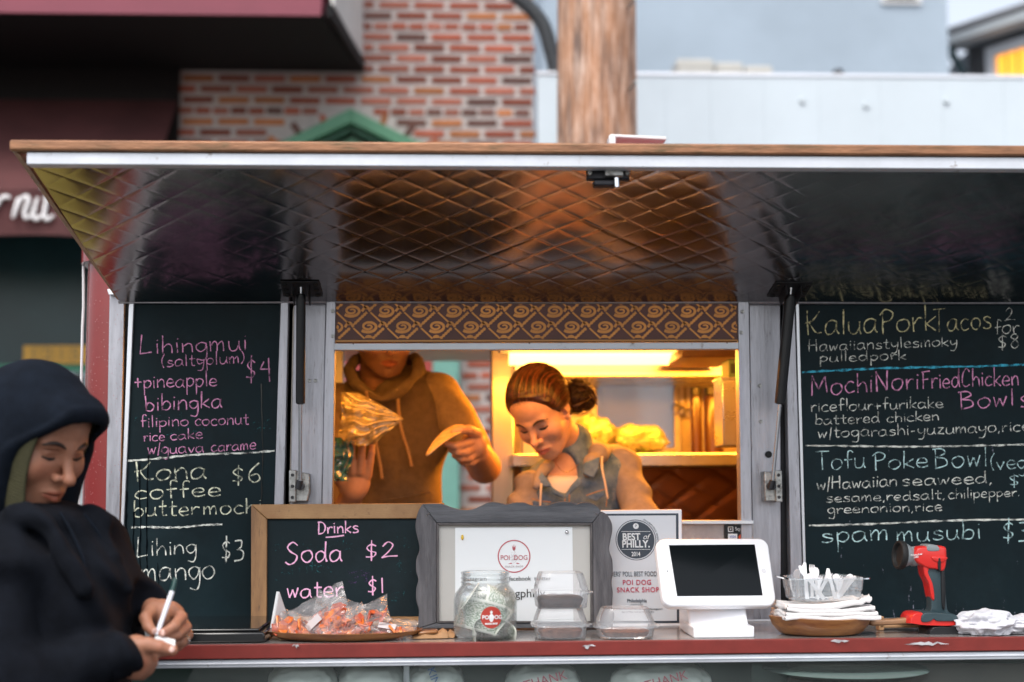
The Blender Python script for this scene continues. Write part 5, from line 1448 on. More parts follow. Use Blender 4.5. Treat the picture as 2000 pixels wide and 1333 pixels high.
def rring(hw, hd, z, n=64, p=5):
    pts = []
    for k in range(n):
        a = 2*math.pi*k/n; ca, sa = math.cos(a), math.sin(a); q = (abs(ca)**p + abs(sa)**p)**(-1/p); pts.append(Vector((ca*q*hw, sa*q*hd, z)))
    return pts
m = MB(); rings = [rring(.066,.055,0), rring(.071,.06,.004), rring(.0725,.061,.022), rring(.0745,.063,.023), rring(.0765,.065,.044), rring(.0765,.065,.047), rring(.090,.075,.048), rring(.0905,.0755,.0455)]
n = 64; m.add([p for r_ in rings for p in r_], [(i*n+k, i*n+(k+1)%n, (i+1)*n+(k+1)%n, (i+1)*n+k) for i in range(len(rings)-1) for k in range(n)] + [tuple(range(n-1,-1,-1))])
TH(m, 'tub_body', tubm, TUB, 0, 40)
forkm = mat('white_cutlery_plastic', (.82,.83,.86), .3)
def cutlery(base, tip, kind, k):
    base, tip = Vector(base), Vector(tip); d = (tip - base).normalized(); s_ = d.cross(Vector((0,1,0))).normalized(); Ln = (tip - base).length
    w_ = [(.0,.0035),(.55,.003),(.8,.0075),(.9,.0075)] if kind == 'spoon' else [(.0,.0035),(.6,.003),(.82,.006),(.9,.006)]
    m = MB(); out = [(base + d*Ln*t, hw) for t, hw in w_]
    if kind == 'fork':
        poly = [p + s_*hw for p, hw in out] + [p - s_*hw for p, hw in out[::-1]]
        m.prism([p for p in poly], (0,.0014,0))
        for j in (-1,0,1): m.prism([base + d*Ln*.9 + s_*(j*.0043-.0014), base + d*Ln*.9 + s_*(j*.0043+.0014), base + d*Ln + s_*(j*.0043+.0006), base + d*Ln + s_*(j*.0043-.0006)], (0,.0012,0))
    elif kind == 'spoon':
        poly = [p + s_*hw for p, hw in out] + [base + d*Ln*.97 + s_*.005, base + d*Ln*1.0, base + d*Ln*.97 - s_*.005] + [p - s_*hw for p, hw in out[::-1]]
        m.prism(poly, (0,.0014,0))
    else:
        poly = [base + s_*.004, base + d*Ln*.5 + s_*.0035, base + d*Ln*.85 + s_*.0065, base + d*Ln + s_*.001, base + d*Ln*.97 - s_*.004, base + d*Ln*.5 - s_*.0035, base - s_*.004]
        m.prism(poly, (0,.0014,0))
    o = TH(m, 'plastic_' + kind, forkm, None, .0004)
    return o
tx, ty, tz = TUB.location
cl = [(1560,1105,'knife'),(1571,1098,'knife'),(1586,1103,'fork'),(1592,1108,'spoon'),(1616,1110,'knife'),(1622,1118,'fork'),(1632,1121,'spoon'),(1556,1112,'spoon'),(1658,1124,'knife'),(1665,1123,'spoon'),(1671,1125,'knife'),(1602,1124,'fork'),(1645,1126,'fork'),(1580,1120,'spoon')]
desc = ['leftmost tip', 'tallest tip, pointed', 'short slanted one left of centre', 'blunt one leaning right of the slanted one', 'tall wedge tip at the centre', 'just right of the centre wedge', 'low tip half way to the right', 'low beside the leftmost tip', 'first of three low tips', 'middle of three low tips', 'last low tip at the right rim', 'short one left of the centre wedge', 'between centre and right tips', 'low one below the tallest tip']
rr = random.Random(8)
for k, (px, py, kd) in enumerate(cl):
    tip = P(px, py, ty + rr.uniform(-.04,.04)); bx = tx + (tip.x - tx) * .5 + rr.uniform(-.025,.025)
    base = Vector((max(tx-.055, min(tx+.055, bx)), ty + rr.uniform(-.035,.035), tz + .003))
    o = cutlery(base, tip, kd, k); tag(o, f'white plastic {kd} in the clear tub, {desc[k]}', kd, 'white plastic cutlery in the tub')

# ---- red cordless work light
RL = thing('work_light', 'red and black cordless work light standing on its battery with a grey lamp head', 'work light')
red_pl = mat('red_tool_plastic', (.62,.025,.02), .32, coat=.25); blk = mat('teal_lit_black_grip', (.03,.055,.065), .5, bump=.0004, bscale=200); gry = mat('grey_tool_plastic', (.22,.25,.26), .4)  # black grip: the teal light on it is put into its base colour
YL = 2.96; KL = 1 / (FPX / YL)
def pl(poly, Y0, Y1): 
    m = MB(); m.prism([P(a, b_, Y0) for a, b_ in poly], (0, Y1 - Y0, 0)); return m
def pl2(poly, hw, inset=3.0):   # rounded extruded profile centred on YL, with bulged sides
    m = MB(); pts = [P(a, b_, YL) for a, b_ in smooth2(poly)]
    c = sum(pts, Vector()) / len(pts); n = len(pts); rings = []
    for s_, y in ((.88,-1),(.97,-.8),(1,-.35),(1,.35),(.97,.8),(.88,1)): rings += [c + (p - c)*s_ + Vector((0, y*hw, 0)) for p in pts]
    m.add(rings, [tuple(range(n))[::-1], tuple(range(5*n,6*n))] + [(i*n+k, i*n+(k+1)%n, (i+1)*n+(k+1)%n, (i+1)*n+k) for i in range(5) for k in range(n)])
    return m
def smooth2(pl_): return [(p.x, p.y) for p in smooth_poly([Vector((a, b_, 0)) for a, b_ in pl_], 3, closed=True)]
bat = TH(pl2([(1806,1246),(1864,1246),(1866,1226),(1860,1222),(1808,1222)], .036), 'battery', black_plastic, RL, .002)
TH(pl2([(1764,1214),(1768,1200),(1785,1194),(1852,1200),(1862,1206),(1862,1220),(1800,1220),(1768,1216)], .034), 'battery_rim', red_pl, RL, .001)
TH(pl2([(1786,1212),(1790,1195),(1815,1194),(1856,1198),(1860,1210),(1820,1211),(1812,1206),(1803,1212)], .037), 'battery_housing', blk, RL, .001)
TH(pl2([(1811,1200),(1850,1202),(1846,1192),(1842,1150),(1836,1112),(1836,1098),(1806,1096),(1804,1112),(1812,1150),(1813,1190)], .017), 'grip', blk, RL, .001, 180)
TH(pl2([(1797,1092),(1812,1094),(1806,1115),(1816,1140),(1820,1172),(1814,1170),(1808,1140),(1799,1120)], .020), 'front_spine', red_pl, RL, .001, 180)
TH(pl2([(1832,1098),(1838,1100),(1841,1150),(1840,1190),(1834,1188),(1832,1150)], .020), 'switch_guard', black_plastic, RL, .001, 180)
hd_ = TH(pl2([(1779,1078),(1786,1068),(1815,1066),(1836,1066),(1843,1074),(1842,1104),(1836,1116),(1822,1112),(1806,1110),(1786,1100),(1778,1090)], .024), 'head_housing', red_pl, RL, .002, 180)
TH(pl2([(1802,1068),(1806,1063),(1822,1064),(1828,1070),(1826,1076),(1804,1076)], .025), 'head_vent', gry, RL, .001, 180)
TH(pl2([(1812,1086),(1842,1087),(1842,1092),(1830,1098),(1814,1094)], .0262), 'head_ridge', red_pl, RL, .001, 180)
TH(pl2([(1824,1090),(1829,1090),(1829,1114),(1824,1112)], .0266), 'hinge_slot', black_plastic, RL, .0005, 60)
ax_ = Vector((-1, -.10, .10)).normalized(); cL = P(1786, 1087, YL)
TH(MB().lathe([(0,-.005),(.020,-.005),(.021,.004),(.019,.008),(.024,.018),(.0275,.026),(.0275,.030)], c=cL, seg=10, axis=tuple(ax_)), 'lamp_collar', gry, RL, .0015, 35)
TH(MB().lathe([(.0285,.025),(.030,.028),(.030,.036),(.0285,.038),(.025,.038),(.023,.030),(0,.028)], c=cL, seg=36, axis=tuple(ax_)), 'lamp_bezel', rubber, RL, .001, 40)
text_mesh('maker_mark', 'Milwaukee', .0062, white_paint, RL, face_cam_plane(P(1788.5, 1084, YL - .0252)) @ Matrix.Rotation(R(8), 4, 'Z'), shear=.3)
for q in (0, .0022):
    m = MB(); a = P(1785, 1089 + q*900, YL - .0254); m.slab([a, a + Vector((.010,0,.0022)), a + Vector((.010,0,.0031)), a + Vector((0,0,.0009))], (0,.0003,0)); TH(m, 'maker_stripe', white_paint, RL)
rebase(RL, (P(1835,1246,YL).x, YL, ZC)); 
RL.location.z = ZC + .0
# ---- crumpled towels at the right end
tow = mat('white_towel', (.62,.62,.66), .95, bump=.003, bscale=90, var=.1, vscale=20)
for k, (px, yy, rx, rz_) in enumerate([(1925,2.93,.062,.025), (2010,2.94,.06,.020)]):
    b_ = blob((PX(px,1240,yy), yy, ZC + rz_*.8), (rx, .05, rz_), 2.0, .26, 1.5, 110, 70, seed=k+2, fold=.8, flat=ZC + .001)
    o = TH(b_, 'crumpled_towel', tow, None, 0, 180); tag(o, ['crumpled white towel next to the red work light', 'second crumpled white towel at the far right end of the counter'][k], 'towel', 'crumpled towels')

# ---- display case contents: white carrier bags and paper wrap
bagw = mat('white_carrier_bag', (.80,.82,.80), .35, trans=.0, var=.1, vscale=4, coat=.3, bump=.004, bscale=26)
bagt = mat('bag_text_red', (.55,.12,.16), .5)
for k, (px, wd, lab_, tx_) in enumerate([(592,128,'leftmost white plastic bag in the case below the counter', None), (727,128,'second white plastic bag in the case, left of the divider', None), (850,110,'pale plastic bag just right of the case divider, with blue and yellow print', 'KING'), (1060,140,'middle pale bag in the case with faint red lettering', 'THANK'), (1290,190,'wide white bag in the case printed with slanted red letters', 'THANK YOU')]):
    yy = 2.985; c = P(px, 1352, yy)
    b_ = blob((c.x, yy, c.z), (wd/2/(FPX/yy), .07, .058), 3.2, .07, 2.2, 60, 40, seed=k+20, fold=.5)
    o = TH(b_, 'carrier_bag', bagw, None, 0, 180); tag(o, lab_, 'plastic bag', 'plastic bags in the display case')
    if tx_:
        for j, w3 in enumerate(tx_.split()):
            text_mesh('bag_print', w3, .026 if tx_ != 'KING' else .022, bagt if tx_ != 'KING' else mat('blue_bag_print', (.05,.15,.4), .5), o, face_cam_plane(Vector((c.x + (.0 if j == 0 else .02), yy - .082, c.z + .034 - j*.028))) @ Matrix.Rotation(R(14 if tx_ != 'KING' else -70), 4, 'Z'))
# green tinted platter in the case at right
o = TH(MB().lathe([(0,0),(.14,0),(.17,.012),(.165,.016),(0,.008)], c=(PX(1640,1320,3.0), 2.96, ZC-.082), seg=40), 'glass_platter', mat('green_platter', (.10,.14,.13), .15), None, 0, 50)
tag(o, 'round greenish platter seen through the case at the lower right', 'platter')

# ================================================================ INSIDE: things on the shelves
bagy = clear_mat('produce_bag_plastic', tint=(.95,.9,.8), rough=.2, haze=.22, refl=1.2, hazecol=(.7,.7,.45), bump=.006, bscale=40)
leaf = mat('leafy_greens', (.05,.12,.015), .6, c2=(.20,.24,.05), vscale=30)
zs = PZ(1200,886,4.3)
for k, (px, py, r_) in enumerate([(1246, 858, (.085,.07,.042)), (1160, 850, (.06,.06,.055))]):
    c = P(px, py, 4.33)
    t = thing('produce_bag', ['clear bag of leafy greens on the lower shelf right of the woman with the bun', 'upright clear produce bag on the shelf just behind the bun'][k], 'produce bag', 'produce bags on the shelf', loc=c)
    TH(blob((0,0,0), r_, 2.2, .2, 2.4, 50, 30, seed=k+5, fold=.5), 'bag_skin', bagy, t, 0, 180)
    TH(blob((0,0,-.004), tuple(x*.8 for x in r_), 2, .45, 4, 40, 26, seed=k+9), 'greens', leaf, t, 0, 60)
tubw = mat('white_food_tub', (.75,.70,.58), .4); tubl = mat('pinkish_box', (.65,.40,.28), .5)
zu = PZ(1200,709,4.35)
for k, (a, b_, m_, lb) in enumerate([(1020,1100,tubl,'pink cardboard box on the upper shelf at its left end'), (1106,1196,tubw,'white food tub on the upper shelf above the woman with the bun'), (1204,1330,tubw,'wide white food tub on the upper shelf, right of the other tub')]):
    t = thing('food_tub' if k else 'cardboard_box', lb, 'food tub' if k else 'box', loc=(PX((a+b_)/2,700,4.45), 4.45, zu))
    hw = (PX(b_,700,4.45) - PX(a,700,4.45)) / 2
    TH(MB().box(-hw,hw,-.09,.09,.001,.05), 'tub_body' if k else 'box_body', m_, t, .006)
    TH(MB().box(-hw-.004,hw+.004,-.094,.094,.051,.062), 'lid', m_, t, .004)
t = thing('steel_dispenser', 'tall brushed steel dispenser fixed at the right edge of the window', 'dispenser')
yD = 3.72
TH(MB().box(PX(1411,800,yD), PX(1411,800,yD)+.13, yD, yD+.12, PZ(1430,872,yD), PZ(1430,740,yD)), 'dispenser_body', steel, t, .003)
TH(MB().box(PX(1411,800,yD)-.003, PX(1411,800,yD)+.133, yD-.004, yD+.124, PZ(1430,741,yD), PZ(1430,737,yD)), 'dispenser_lid', steel, t, .001)
rebase(t, (PX(1430,872,yD), yD + .06, PZ(1430,872,yD)))
t = thing('green_box', 'small green cardboard box standing on top of the steel dispenser', 'box', loc=(PX(1418,737,yD)+.06, yD + .06, PZ(1430,736.5,yD)))
TH(MB().box(-.05,.05,-.05,.05,0,.046), 'box_body', mat('green_cardboard', (.16,.24,.10), .6), t, .002)
TH(MB().box(-.045,-.01,-.052,-.0505,.01,.036), 'box_label', mat('dark_label', (.05,.06,.03), .6), t)
TH(MB().box(-.05,.05,-.05,.05,.0465,.0485), 'box_flap', mat('dark_green_cardboard', (.04,.07,.05), .6), t, .001)
brown_j = mat('dark_brown_container', (.03,.012,.007), .3, coat=.3)
for k, (a, b_) in enumerate([(1350,1372), (1376,1412)]):
    t = thing('tall_canister', ['narrow dark brown canister on the shelf right of the back window', 'wider dark brown canister beside the steel dispenser'][k], 'canister', 'dark canisters on the shelf', loc=(PX((a+b_)/2,880,4.4), 4.4, zs + .001))
    r_ = (PX(b_,880,4.4) - PX(a,880,4.4)) / 2
    TH(MB().lathe([(0,0),(r_,0),(r_,.17),(r_*.85,.18),(0,.18)], seg=32), 'canister_body', brown_j, t, .002)
    TH(MB().lathe([(0,.181),(r_*.9,.181),(r_*.9,.205),(0,.207)], seg=32), 'lid', black_plastic, t, .002)
t = thing('knife_rack', 'row of steel utensils hanging beside the back window', 'utensil rack')
kx = PX(1334,800,4.70)
TH(MB().box(kx-.03, kx+.03, 4.73, 4.745, PZ(1334,738,4.7), PZ(1334,728,4.7)), 'rail', dsteel, t, .002)
for j in range(3):
    x = kx - .022 + j*.022
    TH(MB().tube([(x,4.715,PZ(1334,735,4.7)), (x,4.71,PZ(1334,790,4.7))], .003, 8).lathe([(0,0),(.012,.004),(.014,.02),(.006,.03),(0,.03)], c=(x,4.71,PZ(1334,806+5*j,4.7)), seg=14), 'utensil', steel, t)
rebase(t, (kx, 4.72, PZ(1334,738,4.7)))
# ================================================================ PEOPLE: smooth bodies from distance fields
from mathutils.bvhtree import BVHTree
F4 = np.float32
class Grid:
    def __init__(s, lo, hi, h):
        s.lo = np.array(lo, float); s.h = h
        n = [int(math.ceil((hi[i] - lo[i]) / h)) + 1 for i in range(3)]
        s.X, s.Y, s.Z = [(lo[i] + h * np.arange(n[i])).astype(F4).reshape([-1 if j == i else 1 for j in range(3)]) for i in range(3)]
        s.n = n
    def sph(s, c, r): return np.sqrt((s.X-F4(c[0]))**2 + (s.Y-F4(c[1]))**2 + (s.Z-F4(c[2]))**2) - F4(r)
    def ell(s, c, r, M=None):
        x, y, z = s.X-F4(c[0]), s.Y-F4(c[1]), s.Z-F4(c[2])
        if M is not None:
            x, y, z = [F4(M[0][k])*x + F4(M[1][k])*y + F4(M[2][k])*z for k in range(3)]   # M columns = local axes
        a = np.sqrt((x/F4(r[0]))**2 + (y/F4(r[1]))**2 + (z/F4(r[2]))**2)
        b = np.sqrt((x/F4(r[0]**2))**2 + (y/F4(r[1]**2))**2 + (z/F4(r[2]**2))**2) + F4(1e-6)
        return a * (a - 1) / b
    def cap(s, a, b, ra, rb=None):
        rb = ra if rb is None else rb
        a = [float(q) for q in a]; b = [float(q) for q in b]
        d = [b[i]-a[i] for i in range(3)]; L2 = sum(q*q for q in d) + 1e-12
        t = ((s.X-F4(a[0]))*F4(d[0]) + (s.Y-F4(a[1]))*F4(d[1]) + (s.Z-F4(a[2]))*F4(d[2])) / F4(L2)
        t = np.clip(t, 0, 1)
        return np.sqrt((s.X-F4(a[0])-t*F4(d[0]))**2 + (s.Y-F4(a[1])-t*F4(d[1]))**2 + (s.Z-F4(a[2])-t*F4(d[2]))**2) - (F4(ra) + t*F4(rb-ra))
    def plane(s, p, n):
        n = Vector(n).normalized(); return (s.X-F4(p[0]))*F4(n[0]) + (s.Y-F4(p[1]))*F4(n[1]) + (s.Z-F4(p[2]))*F4(n[2])
    def folds(s, k, amp, seed=0, warp=1.6):
        r = random.Random(seed); out = 0
        for j in range(3):
            q = [r.uniform(-1, 1) for _ in range(3)]; q2 = [r.uniform(-1, 1) for _ in range(3)]; ph = r.uniform(0, 6)
            w1 = np.sin((s.X*F4(q2[0]) + s.Y*F4(q2[1]) + s.Z*F4(q2[2]))*F4(22) + F4(ph))
            out = out + np.sin((s.X*F4(k[0]+q[0]*9) + s.Y*F4(k[1]+q[1]*9) + s.Z*F4(k[2]+q[2]*9)) + F4(warp)*w1 + F4(ph*2)) / (j + 1)
        return (out * F4(amp)).astype(F4)
def smin(a, b, k):
    h = np.clip(F4(.5) + F4(.5/k)*(b-a), 0, 1); return b + (a-b)*h - F4(k)*h*(1-h)
def smax(a, b, k): return -smin(-a, -b, k)
def nets(g, V, iso=0.0):
    """naive surface nets -> verts, quads"""
    V = np.broadcast_to(V, g.n).astype(F4) - F4(iso)
    V = np.ascontiguousarray(V)
    V[0] = np.maximum(V[0], 1e-3); V[-1] = np.maximum(V[-1], 1e-3); V[:,0] = np.maximum(V[:,0], 1e-3); V[:,-1] = np.maximum(V[:,-1], 1e-3); V[:,:,0] = np.maximum(V[:,:,0], 1e-3); V[:,:,-1] = np.maximum(V[:,:,-1], 1e-3)
    S = V < 0
    c = [S[i:S.shape[0]-1+i, j:S.shape[1]-1+j, k:S.shape[2]-1+k] for i in (0,1) for j in (0,1) for k in (0,1)]
    tot = sum(x.astype(np.int8) for x in c)
    act = (tot > 0) & (tot < 8)
    idx = np.argwhere(act)
    vid = -np.ones(act.shape, np.int64); vid[act] = np.arange(len(idx))
    I, J, K = idx.T
    acc = np.zeros((len(idx), 3)); cnt = np.zeros(len(idx))
    for ax in range(3):
        o = [(0,0),(1,0),(0,1),(1,1)]
        for a, b in o:
            d0 = [0,0,0]; oth = [q for q in range(3) if q != ax]; d0[oth[0]] = a; d0[oth[1]] = b
            d1 = list(d0); d1[ax] = 1
            v0 = V[I+d0[0], J+d0[1], K+d0[2]]; v1 = V[I+d1[0], J+d1[1], K+d1[2]]
            m = (v0 < 0) != (v1 < 0)
            t = np.where(m, v0 / np.where(m, v0 - v1, 1), 0)
            p = np.array(d0, float)[None, :].repeat(len(idx), 0); p[:, ax] += t
            acc[m] += p[m]; cnt[m] += 1
    verts = (idx + acc / cnt[:, None]) * g.h + g.lo
    quads = []
    for ax in range(3):
        o = [q for q in range(3) if q != ax]
        A = np.take(S, range(0, S.shape[ax]-1), axis=ax); B = np.take(S, range(1, S.shape[ax]), axis=ax)
        E = np.argwhere(A != B)
        ok = (E[:, o[0]] > 0) & (E[:, o[1]] > 0) & (E[:, o[0]] < S.shape[o[0]]-1) & (E[:, o[1]] < S.shape[o[1]]-1)
        E = E[ok]
        inside = A[E[:,0], E[:,1], E[:,2]]
        def vi(d0, d1):
            q = E.copy(); q[:, o[0]] += d0; q[:, o[1]] += d1; return vid[q[:,0], q[:,1], q[:,2]]
        Q = np.stack([vi(-1,-1), vi(0,-1), vi(0,0), vi(-1,0)], 1)
        flip = inside if ax != 1 else ~inside
        Q[~flip] = Q[~flip][:, ::-1]
        quads.append(Q)
    return verts, np.concatenate(quads)
def np_mesh(name, parts, mats, parent=None, colors=None, smooth=180):
    """parts: list of (verts, quads, material index)"""
    vs = []; fs = []; mi = []; b = 0
    for v, q, m_ in parts:
        vs.append(np.asarray(v)); fs.append(np.asarray(q) + b); mi.append(np.full(len(q), m_)); b += len(v)
    vs = np.concatenate(vs); fs = np.concatenate(fs); mi = np.concatenate(mi)
    me = bpy.data.meshes.new(name)
    me.vertices.add(len(vs)); me.vertices.foreach_set('co', vs.astype(F4).ravel())
    me.loops.add(fs.size); me.loops.foreach_set('vertex_index', fs.astype(np.int32).ravel())
    me.polygons.add(len(fs)); me.polygons.foreach_set('loop_start', np.arange(0, fs.size, 4, dtype=np.int32))
    me.update(calc_edges=True)
    for m_ in mats: me.materials.append(m_)
    me.polygons.foreach_set('material_index', mi.astype(np.int32))
    if colors is not None:
        at = me.color_attributes.new('tint', 'FLOAT_COLOR', 'POINT')
        cc = np.concatenate([np.concatenate(colors), np.ones((len(vs), 1))], 1)
        at.data.foreach_set('color', cc.astype(F4).ravel())
    me.shade_smooth(); me.validate()
    o = bpy.data.objects.new(name, me); link(o, parent); return o

def skin_mat(name, base, sss=.15, rough=.5):
    m_ = mat(name, base, rough, sss=sss, bump=.00025, bscale=900, spec=.45)
    nt = m_.node_tree; b = nt.nodes['Principled BSDF']
    at = nt.nodes.new('ShaderNodeAttribute'); at.attribute_name = 'tint'
    mx = nt.nodes.new('ShaderNodeMixRGB'); mx.blend_type = 'MULTIPLY'; mx.inputs[0].default_value = 1; mx.inputs[1].default_value = (*base, 1)
    nz = nt.nodes.new('ShaderNodeTexNoise'); nz.inputs['Scale'].default_value = 90; nz.inputs['Detail'].default_value = 4
    tc = nt.nodes.new('ShaderNodeTexCoord'); nt.links.new(tc.outputs['Object'], nz.inputs['Vector'])
    mr = nt.nodes.new('ShaderNodeMapRange'); mr.inputs[3].default_value = .86; mr.inputs[4].default_value = 1.12; nt.links.new(nz.outputs[0], mr.inputs[0])
    hv = nt.nodes.new('ShaderNodeHueSaturation'); nt.links.new(mr.outputs[0], hv.inputs['Value'])
    nt.links.new(at.outputs['Color'], mx.inputs[2]); nt.links.new(mx.outputs[0], hv.inputs['Color']); nt.links.new(hv.outputs[0], b.inputs['Base Color'])
    return m_

def head_axes(psi, phi, roll=0.0):
    """columns: head right (x), forward (y), up (z)"""
    s, c, sp, cp = math.sin(psi), math.cos(psi), math.sin(phi), math.cos(phi)
    f = Vector((s*cp, -c*cp, -sp)); u = Vector((s*sp, -c*sp, cp)); r = f.cross(u)
    if roll:
        q = Matrix.Rotation(roll, 3, f); u = q @ u; r = q @ r
    return Matrix((r, f, u)).transposed()

def head_field(g, w_=1.0, nose=1.0, cheek=1.0, chin=1.0, lidb=1.0, jaw=1.0, neck=.052):
    f = g.ell((0,-.018,.035), (.073*w_,.094,.086))
    f = smin(f, g.ell((0,.024,-.035), (.058*w_,.058,.078)), .035)
    f = smin(f, g.ell((0,.028,.045), (.056*w_,.052,.05)), .03)
    for s in (-1, 1):
        f = smin(f, g.cap((s*.050*w_*jaw,-.006,-.048), (s*.022*jaw,.058,-.093), .017,.016), .03)
        f = smin(f, g.sph((s*.037*w_,.050,-.030), .027*cheek), .022)
        f = smin(f, g.cap((s*.040,.066,.017), (s*.006,.080,.013), .0085), .014)
    f = smin(f, g.sph((0,.069*chin,-.099), .017), .022)
    f = smin(f, g.ell((0,.066,-.068), (.030,.026,.022)), .018)
    for s in (-1, 1):
        f = smax(f, -g.ell((s*.031,.092,.001), (.019,.014,.012)), .012)
        f = smin(f, g.sph((s*.031,.0615*lidb,-.0005), .0145), .004)
        # upper lid fold and lower lid
        f = smin(f, g.cap((s*.020,.0735,.0045), (s*.042,.068,.0035), .0030), .004)
        f = smax(f, -g.cap((s*.019,.0800,.0075), (s*.044,.0715,.0065), .0016), .0025)
        f = smax(f, -g.cap((s*.0195,.0795,-.0062), (s*.0315,.0785,-.0080), .0012), .0020)
        f = smax(f, -g.cap((s*.0315,.0785,-.0080), (s*.0445,.0715,-.0058), .0012), .0020)
    nt_ = .106 if nose < 1 else .110 if nose == 1 else .116
    f = smin(f, g.cap((0,.078,.010), (0,nt_-.005,-.030), .0070,.0092*max(1,nose)), .012)
    f = smin(f, g.sph((0,nt_,-.0335), .0095*max(1,nose)), .008)
    for s in (-1, 1):
        f = smin(f, g.sph((s*.0125*max(1,nose),.0925,-.0375), .0078), .006)
        f = smax(f, -g.sph((s*.0062,nt_-.006,-.0448), .0036), .003)
    # lips
    for s in (-1, 1):
        f = smin(f, g.cap((s*.0225,.0815,-.0680), (s*.004,.0925,-.0640), .0036,.0056), .005)
        f = smin(f, g.cap((s*.0190,.0815,-.0725), (0,.0905,-.0775), .0034,.0066), .005)
        f = smax(f, -g.cap((s*.0240,.0855,-.0695), (0,.0985,-.0703), .0013,.0019), .0025)
    f = smax(f, -g.cap((0,.0985,-.052), (0,.1005,-.058), .0022), .004)
    f = smax(f, -g.cap((-.010,.0955,-.0885), (.010,.0955,-.0885), .0035), .008)
    # ears
    for s in (-1, 1):
        e = g.ell((s*.0745*w_,-.010,-.004), (.0085,.019,.031), Matrix(((1,s*.25,s*.12),(-s*.25,1,.15),(-s*.12,-.15,1))))
        e = smax(e, -g.ell((s*.084*w_,-.006,.003), (.008,.011,.019)), .005)
        f = smin(f, e, .006)
        f = smin(f, g.sph((s*.072*w_,.002,-.031), .0068), .005)
    f = smin(f, g.cap((0,-.022,-.06), (0,-.055,-.21), neck, neck*1.06), .022)
    return f

def head_tint(v, lips=(.80,.42,.40), stub=0.0, brow=None):
    x, y, z = v.T
    c = np.ones((len(v), 3))
    def mixc(w, col_):
        nonlocal c
        w = np.clip(w, 0, 1)[:, None]; c = c*(1-w) + c*np.array(col_)[None]*w
    front = (y > .075)
    lw = np.clip(1.25 - ((x/.0235)**2 + ((z+.0705)/.0105)**2), 0, 1) * 1.6 * front
    mixc(np.clip(lw, 0, .85), lips)
    for s in (-1, 1): mixc(.5*np.exp(-(((x-s*.042)/.018)**2 + ((z+.032)/.018)**2)), (1.0,.74,.68))
    n1 = np.sin(x*310+np.sin(z*190)*2)*np.sin(z*280+np.sin(x*150)*2); mixc(.10*(n1>.2), (.80,.66,.60))
    mixc(.5*np.exp(-((x/.012)**2 + ((z+.036)/.012)**2)), (1.0,.80,.74))
    for s in (-1, 1): mixc(.55*np.exp(-(((x-s*.031)/.016)**2 + ((z+.0)/.009)**2)) * front, (.62,.45,.40))  # shade round the eyes painted into the skin tint
    if stub:
        w = np.clip((-z - .040 + .25*np.maximum(0, .06-y)*0)/.012, 0, 1) * np.clip((y+.03)/.02, 0, 1) * np.clip((z+.135)/.01, 0, 1)
        w *= 1 - .9*np.exp(-((x/.02)**2 + ((z+.0705)/.008)**2))
        mo = np.exp(-((x/.028)**2 + ((z+.057)/.006)**2)) * (y > .07)
        rn = np.random.default_rng(1).uniform(.75, 1.1, len(v))
        mixc(np.clip(np.maximum(w, mo)*rn, 0, 1)*stub, (.18,.13,.11))
    return c

def face_strips(name, bvh, pts, r, m_, parent, M, O, seg=6, lift=.0006):
    """a thin strip laid on the face along local (x,z) points"""
    W = []
    for x, z in pts:
        h = bvh.ray_cast(Vector((x, .3, z)), Vector((0, -1, 0)))
        if h[0] is not None: W.append(h[0] + Vector((0, lift, 0)))
    if len(W) < 2: return
    W = smooth_poly(W, 3)
    n = len(W); rr_ = [r * (.35 + .65 * math.sin(math.pi * (i + .6) / (n + .2))) for i in range(n)]
    m = MB(); m.tube([O + M @ p for p in W], rr_, seg)
    return m.build(name, m_, parent, smooth=180)

def make_head(O, M, **kw):
    hk = {k: kw[k] for k in kw if k in ('w_','nose','cheek','chin','lidb','jaw','neck')}
    g = Grid((-.10,-.135,-.235), (.10,.135,.14), kw.get('h', .0017))
    v, q = nets(g, head_field(g, **hk))
    tint = head_tint(v, kw.get('lips', (.80,.42,.40)), kw.get('stub', 0))
    bvh = BVHTree.FromPolygons([tuple(p) for p in v], [tuple(p) for p in q.tolist()])
    wv = v @ np.array(M.transposed()) + np.array(O)
    return wv, q, tint, bvh

hair_dark = mat('dark_brown_hair', (.030,.014,.009), .38, var=.35, vscale=60, spec=.6)
lash_m = mat('eyelash_dark', (.012,.008,.007), .6)
nail_m = mat('fingernail', (.62,.40,.34), .25)

def fingers_field(g, chains, palm, k=.006):
    f = palm
    for ch_ in chains:
        pts, rs = ch_
        h_ = None
        for i in range(len(pts) - 1):
            c_ = g.cap(pts[i], pts[i+1], rs[i], rs[i+1]); h_ = c_ if h_ is None else smin(h_, c_, .0025)
        f = smin(f, h_, k)
    return f
def pp(a, b, Y): return P(a, b, Y)
def bounds(pts, pad):
    a = np.array([list(p) for p in pts]); return tuple(a.min(0) - pad), tuple(a.max(0) + pad)
ones = lambda v: np.ones((len(v), 3))
def knuckle_tint(v, pts, rad=.009, col_=(.98,.78,.72)):
    c = np.ones((len(v), 3))
    for p in pts:
        w = (.7*np.exp(-((v - np.array(list(p)))**2).sum(1) / rad**2))[:, None]; c = c*(1-w) + c*np.array(col_)*w
    return c

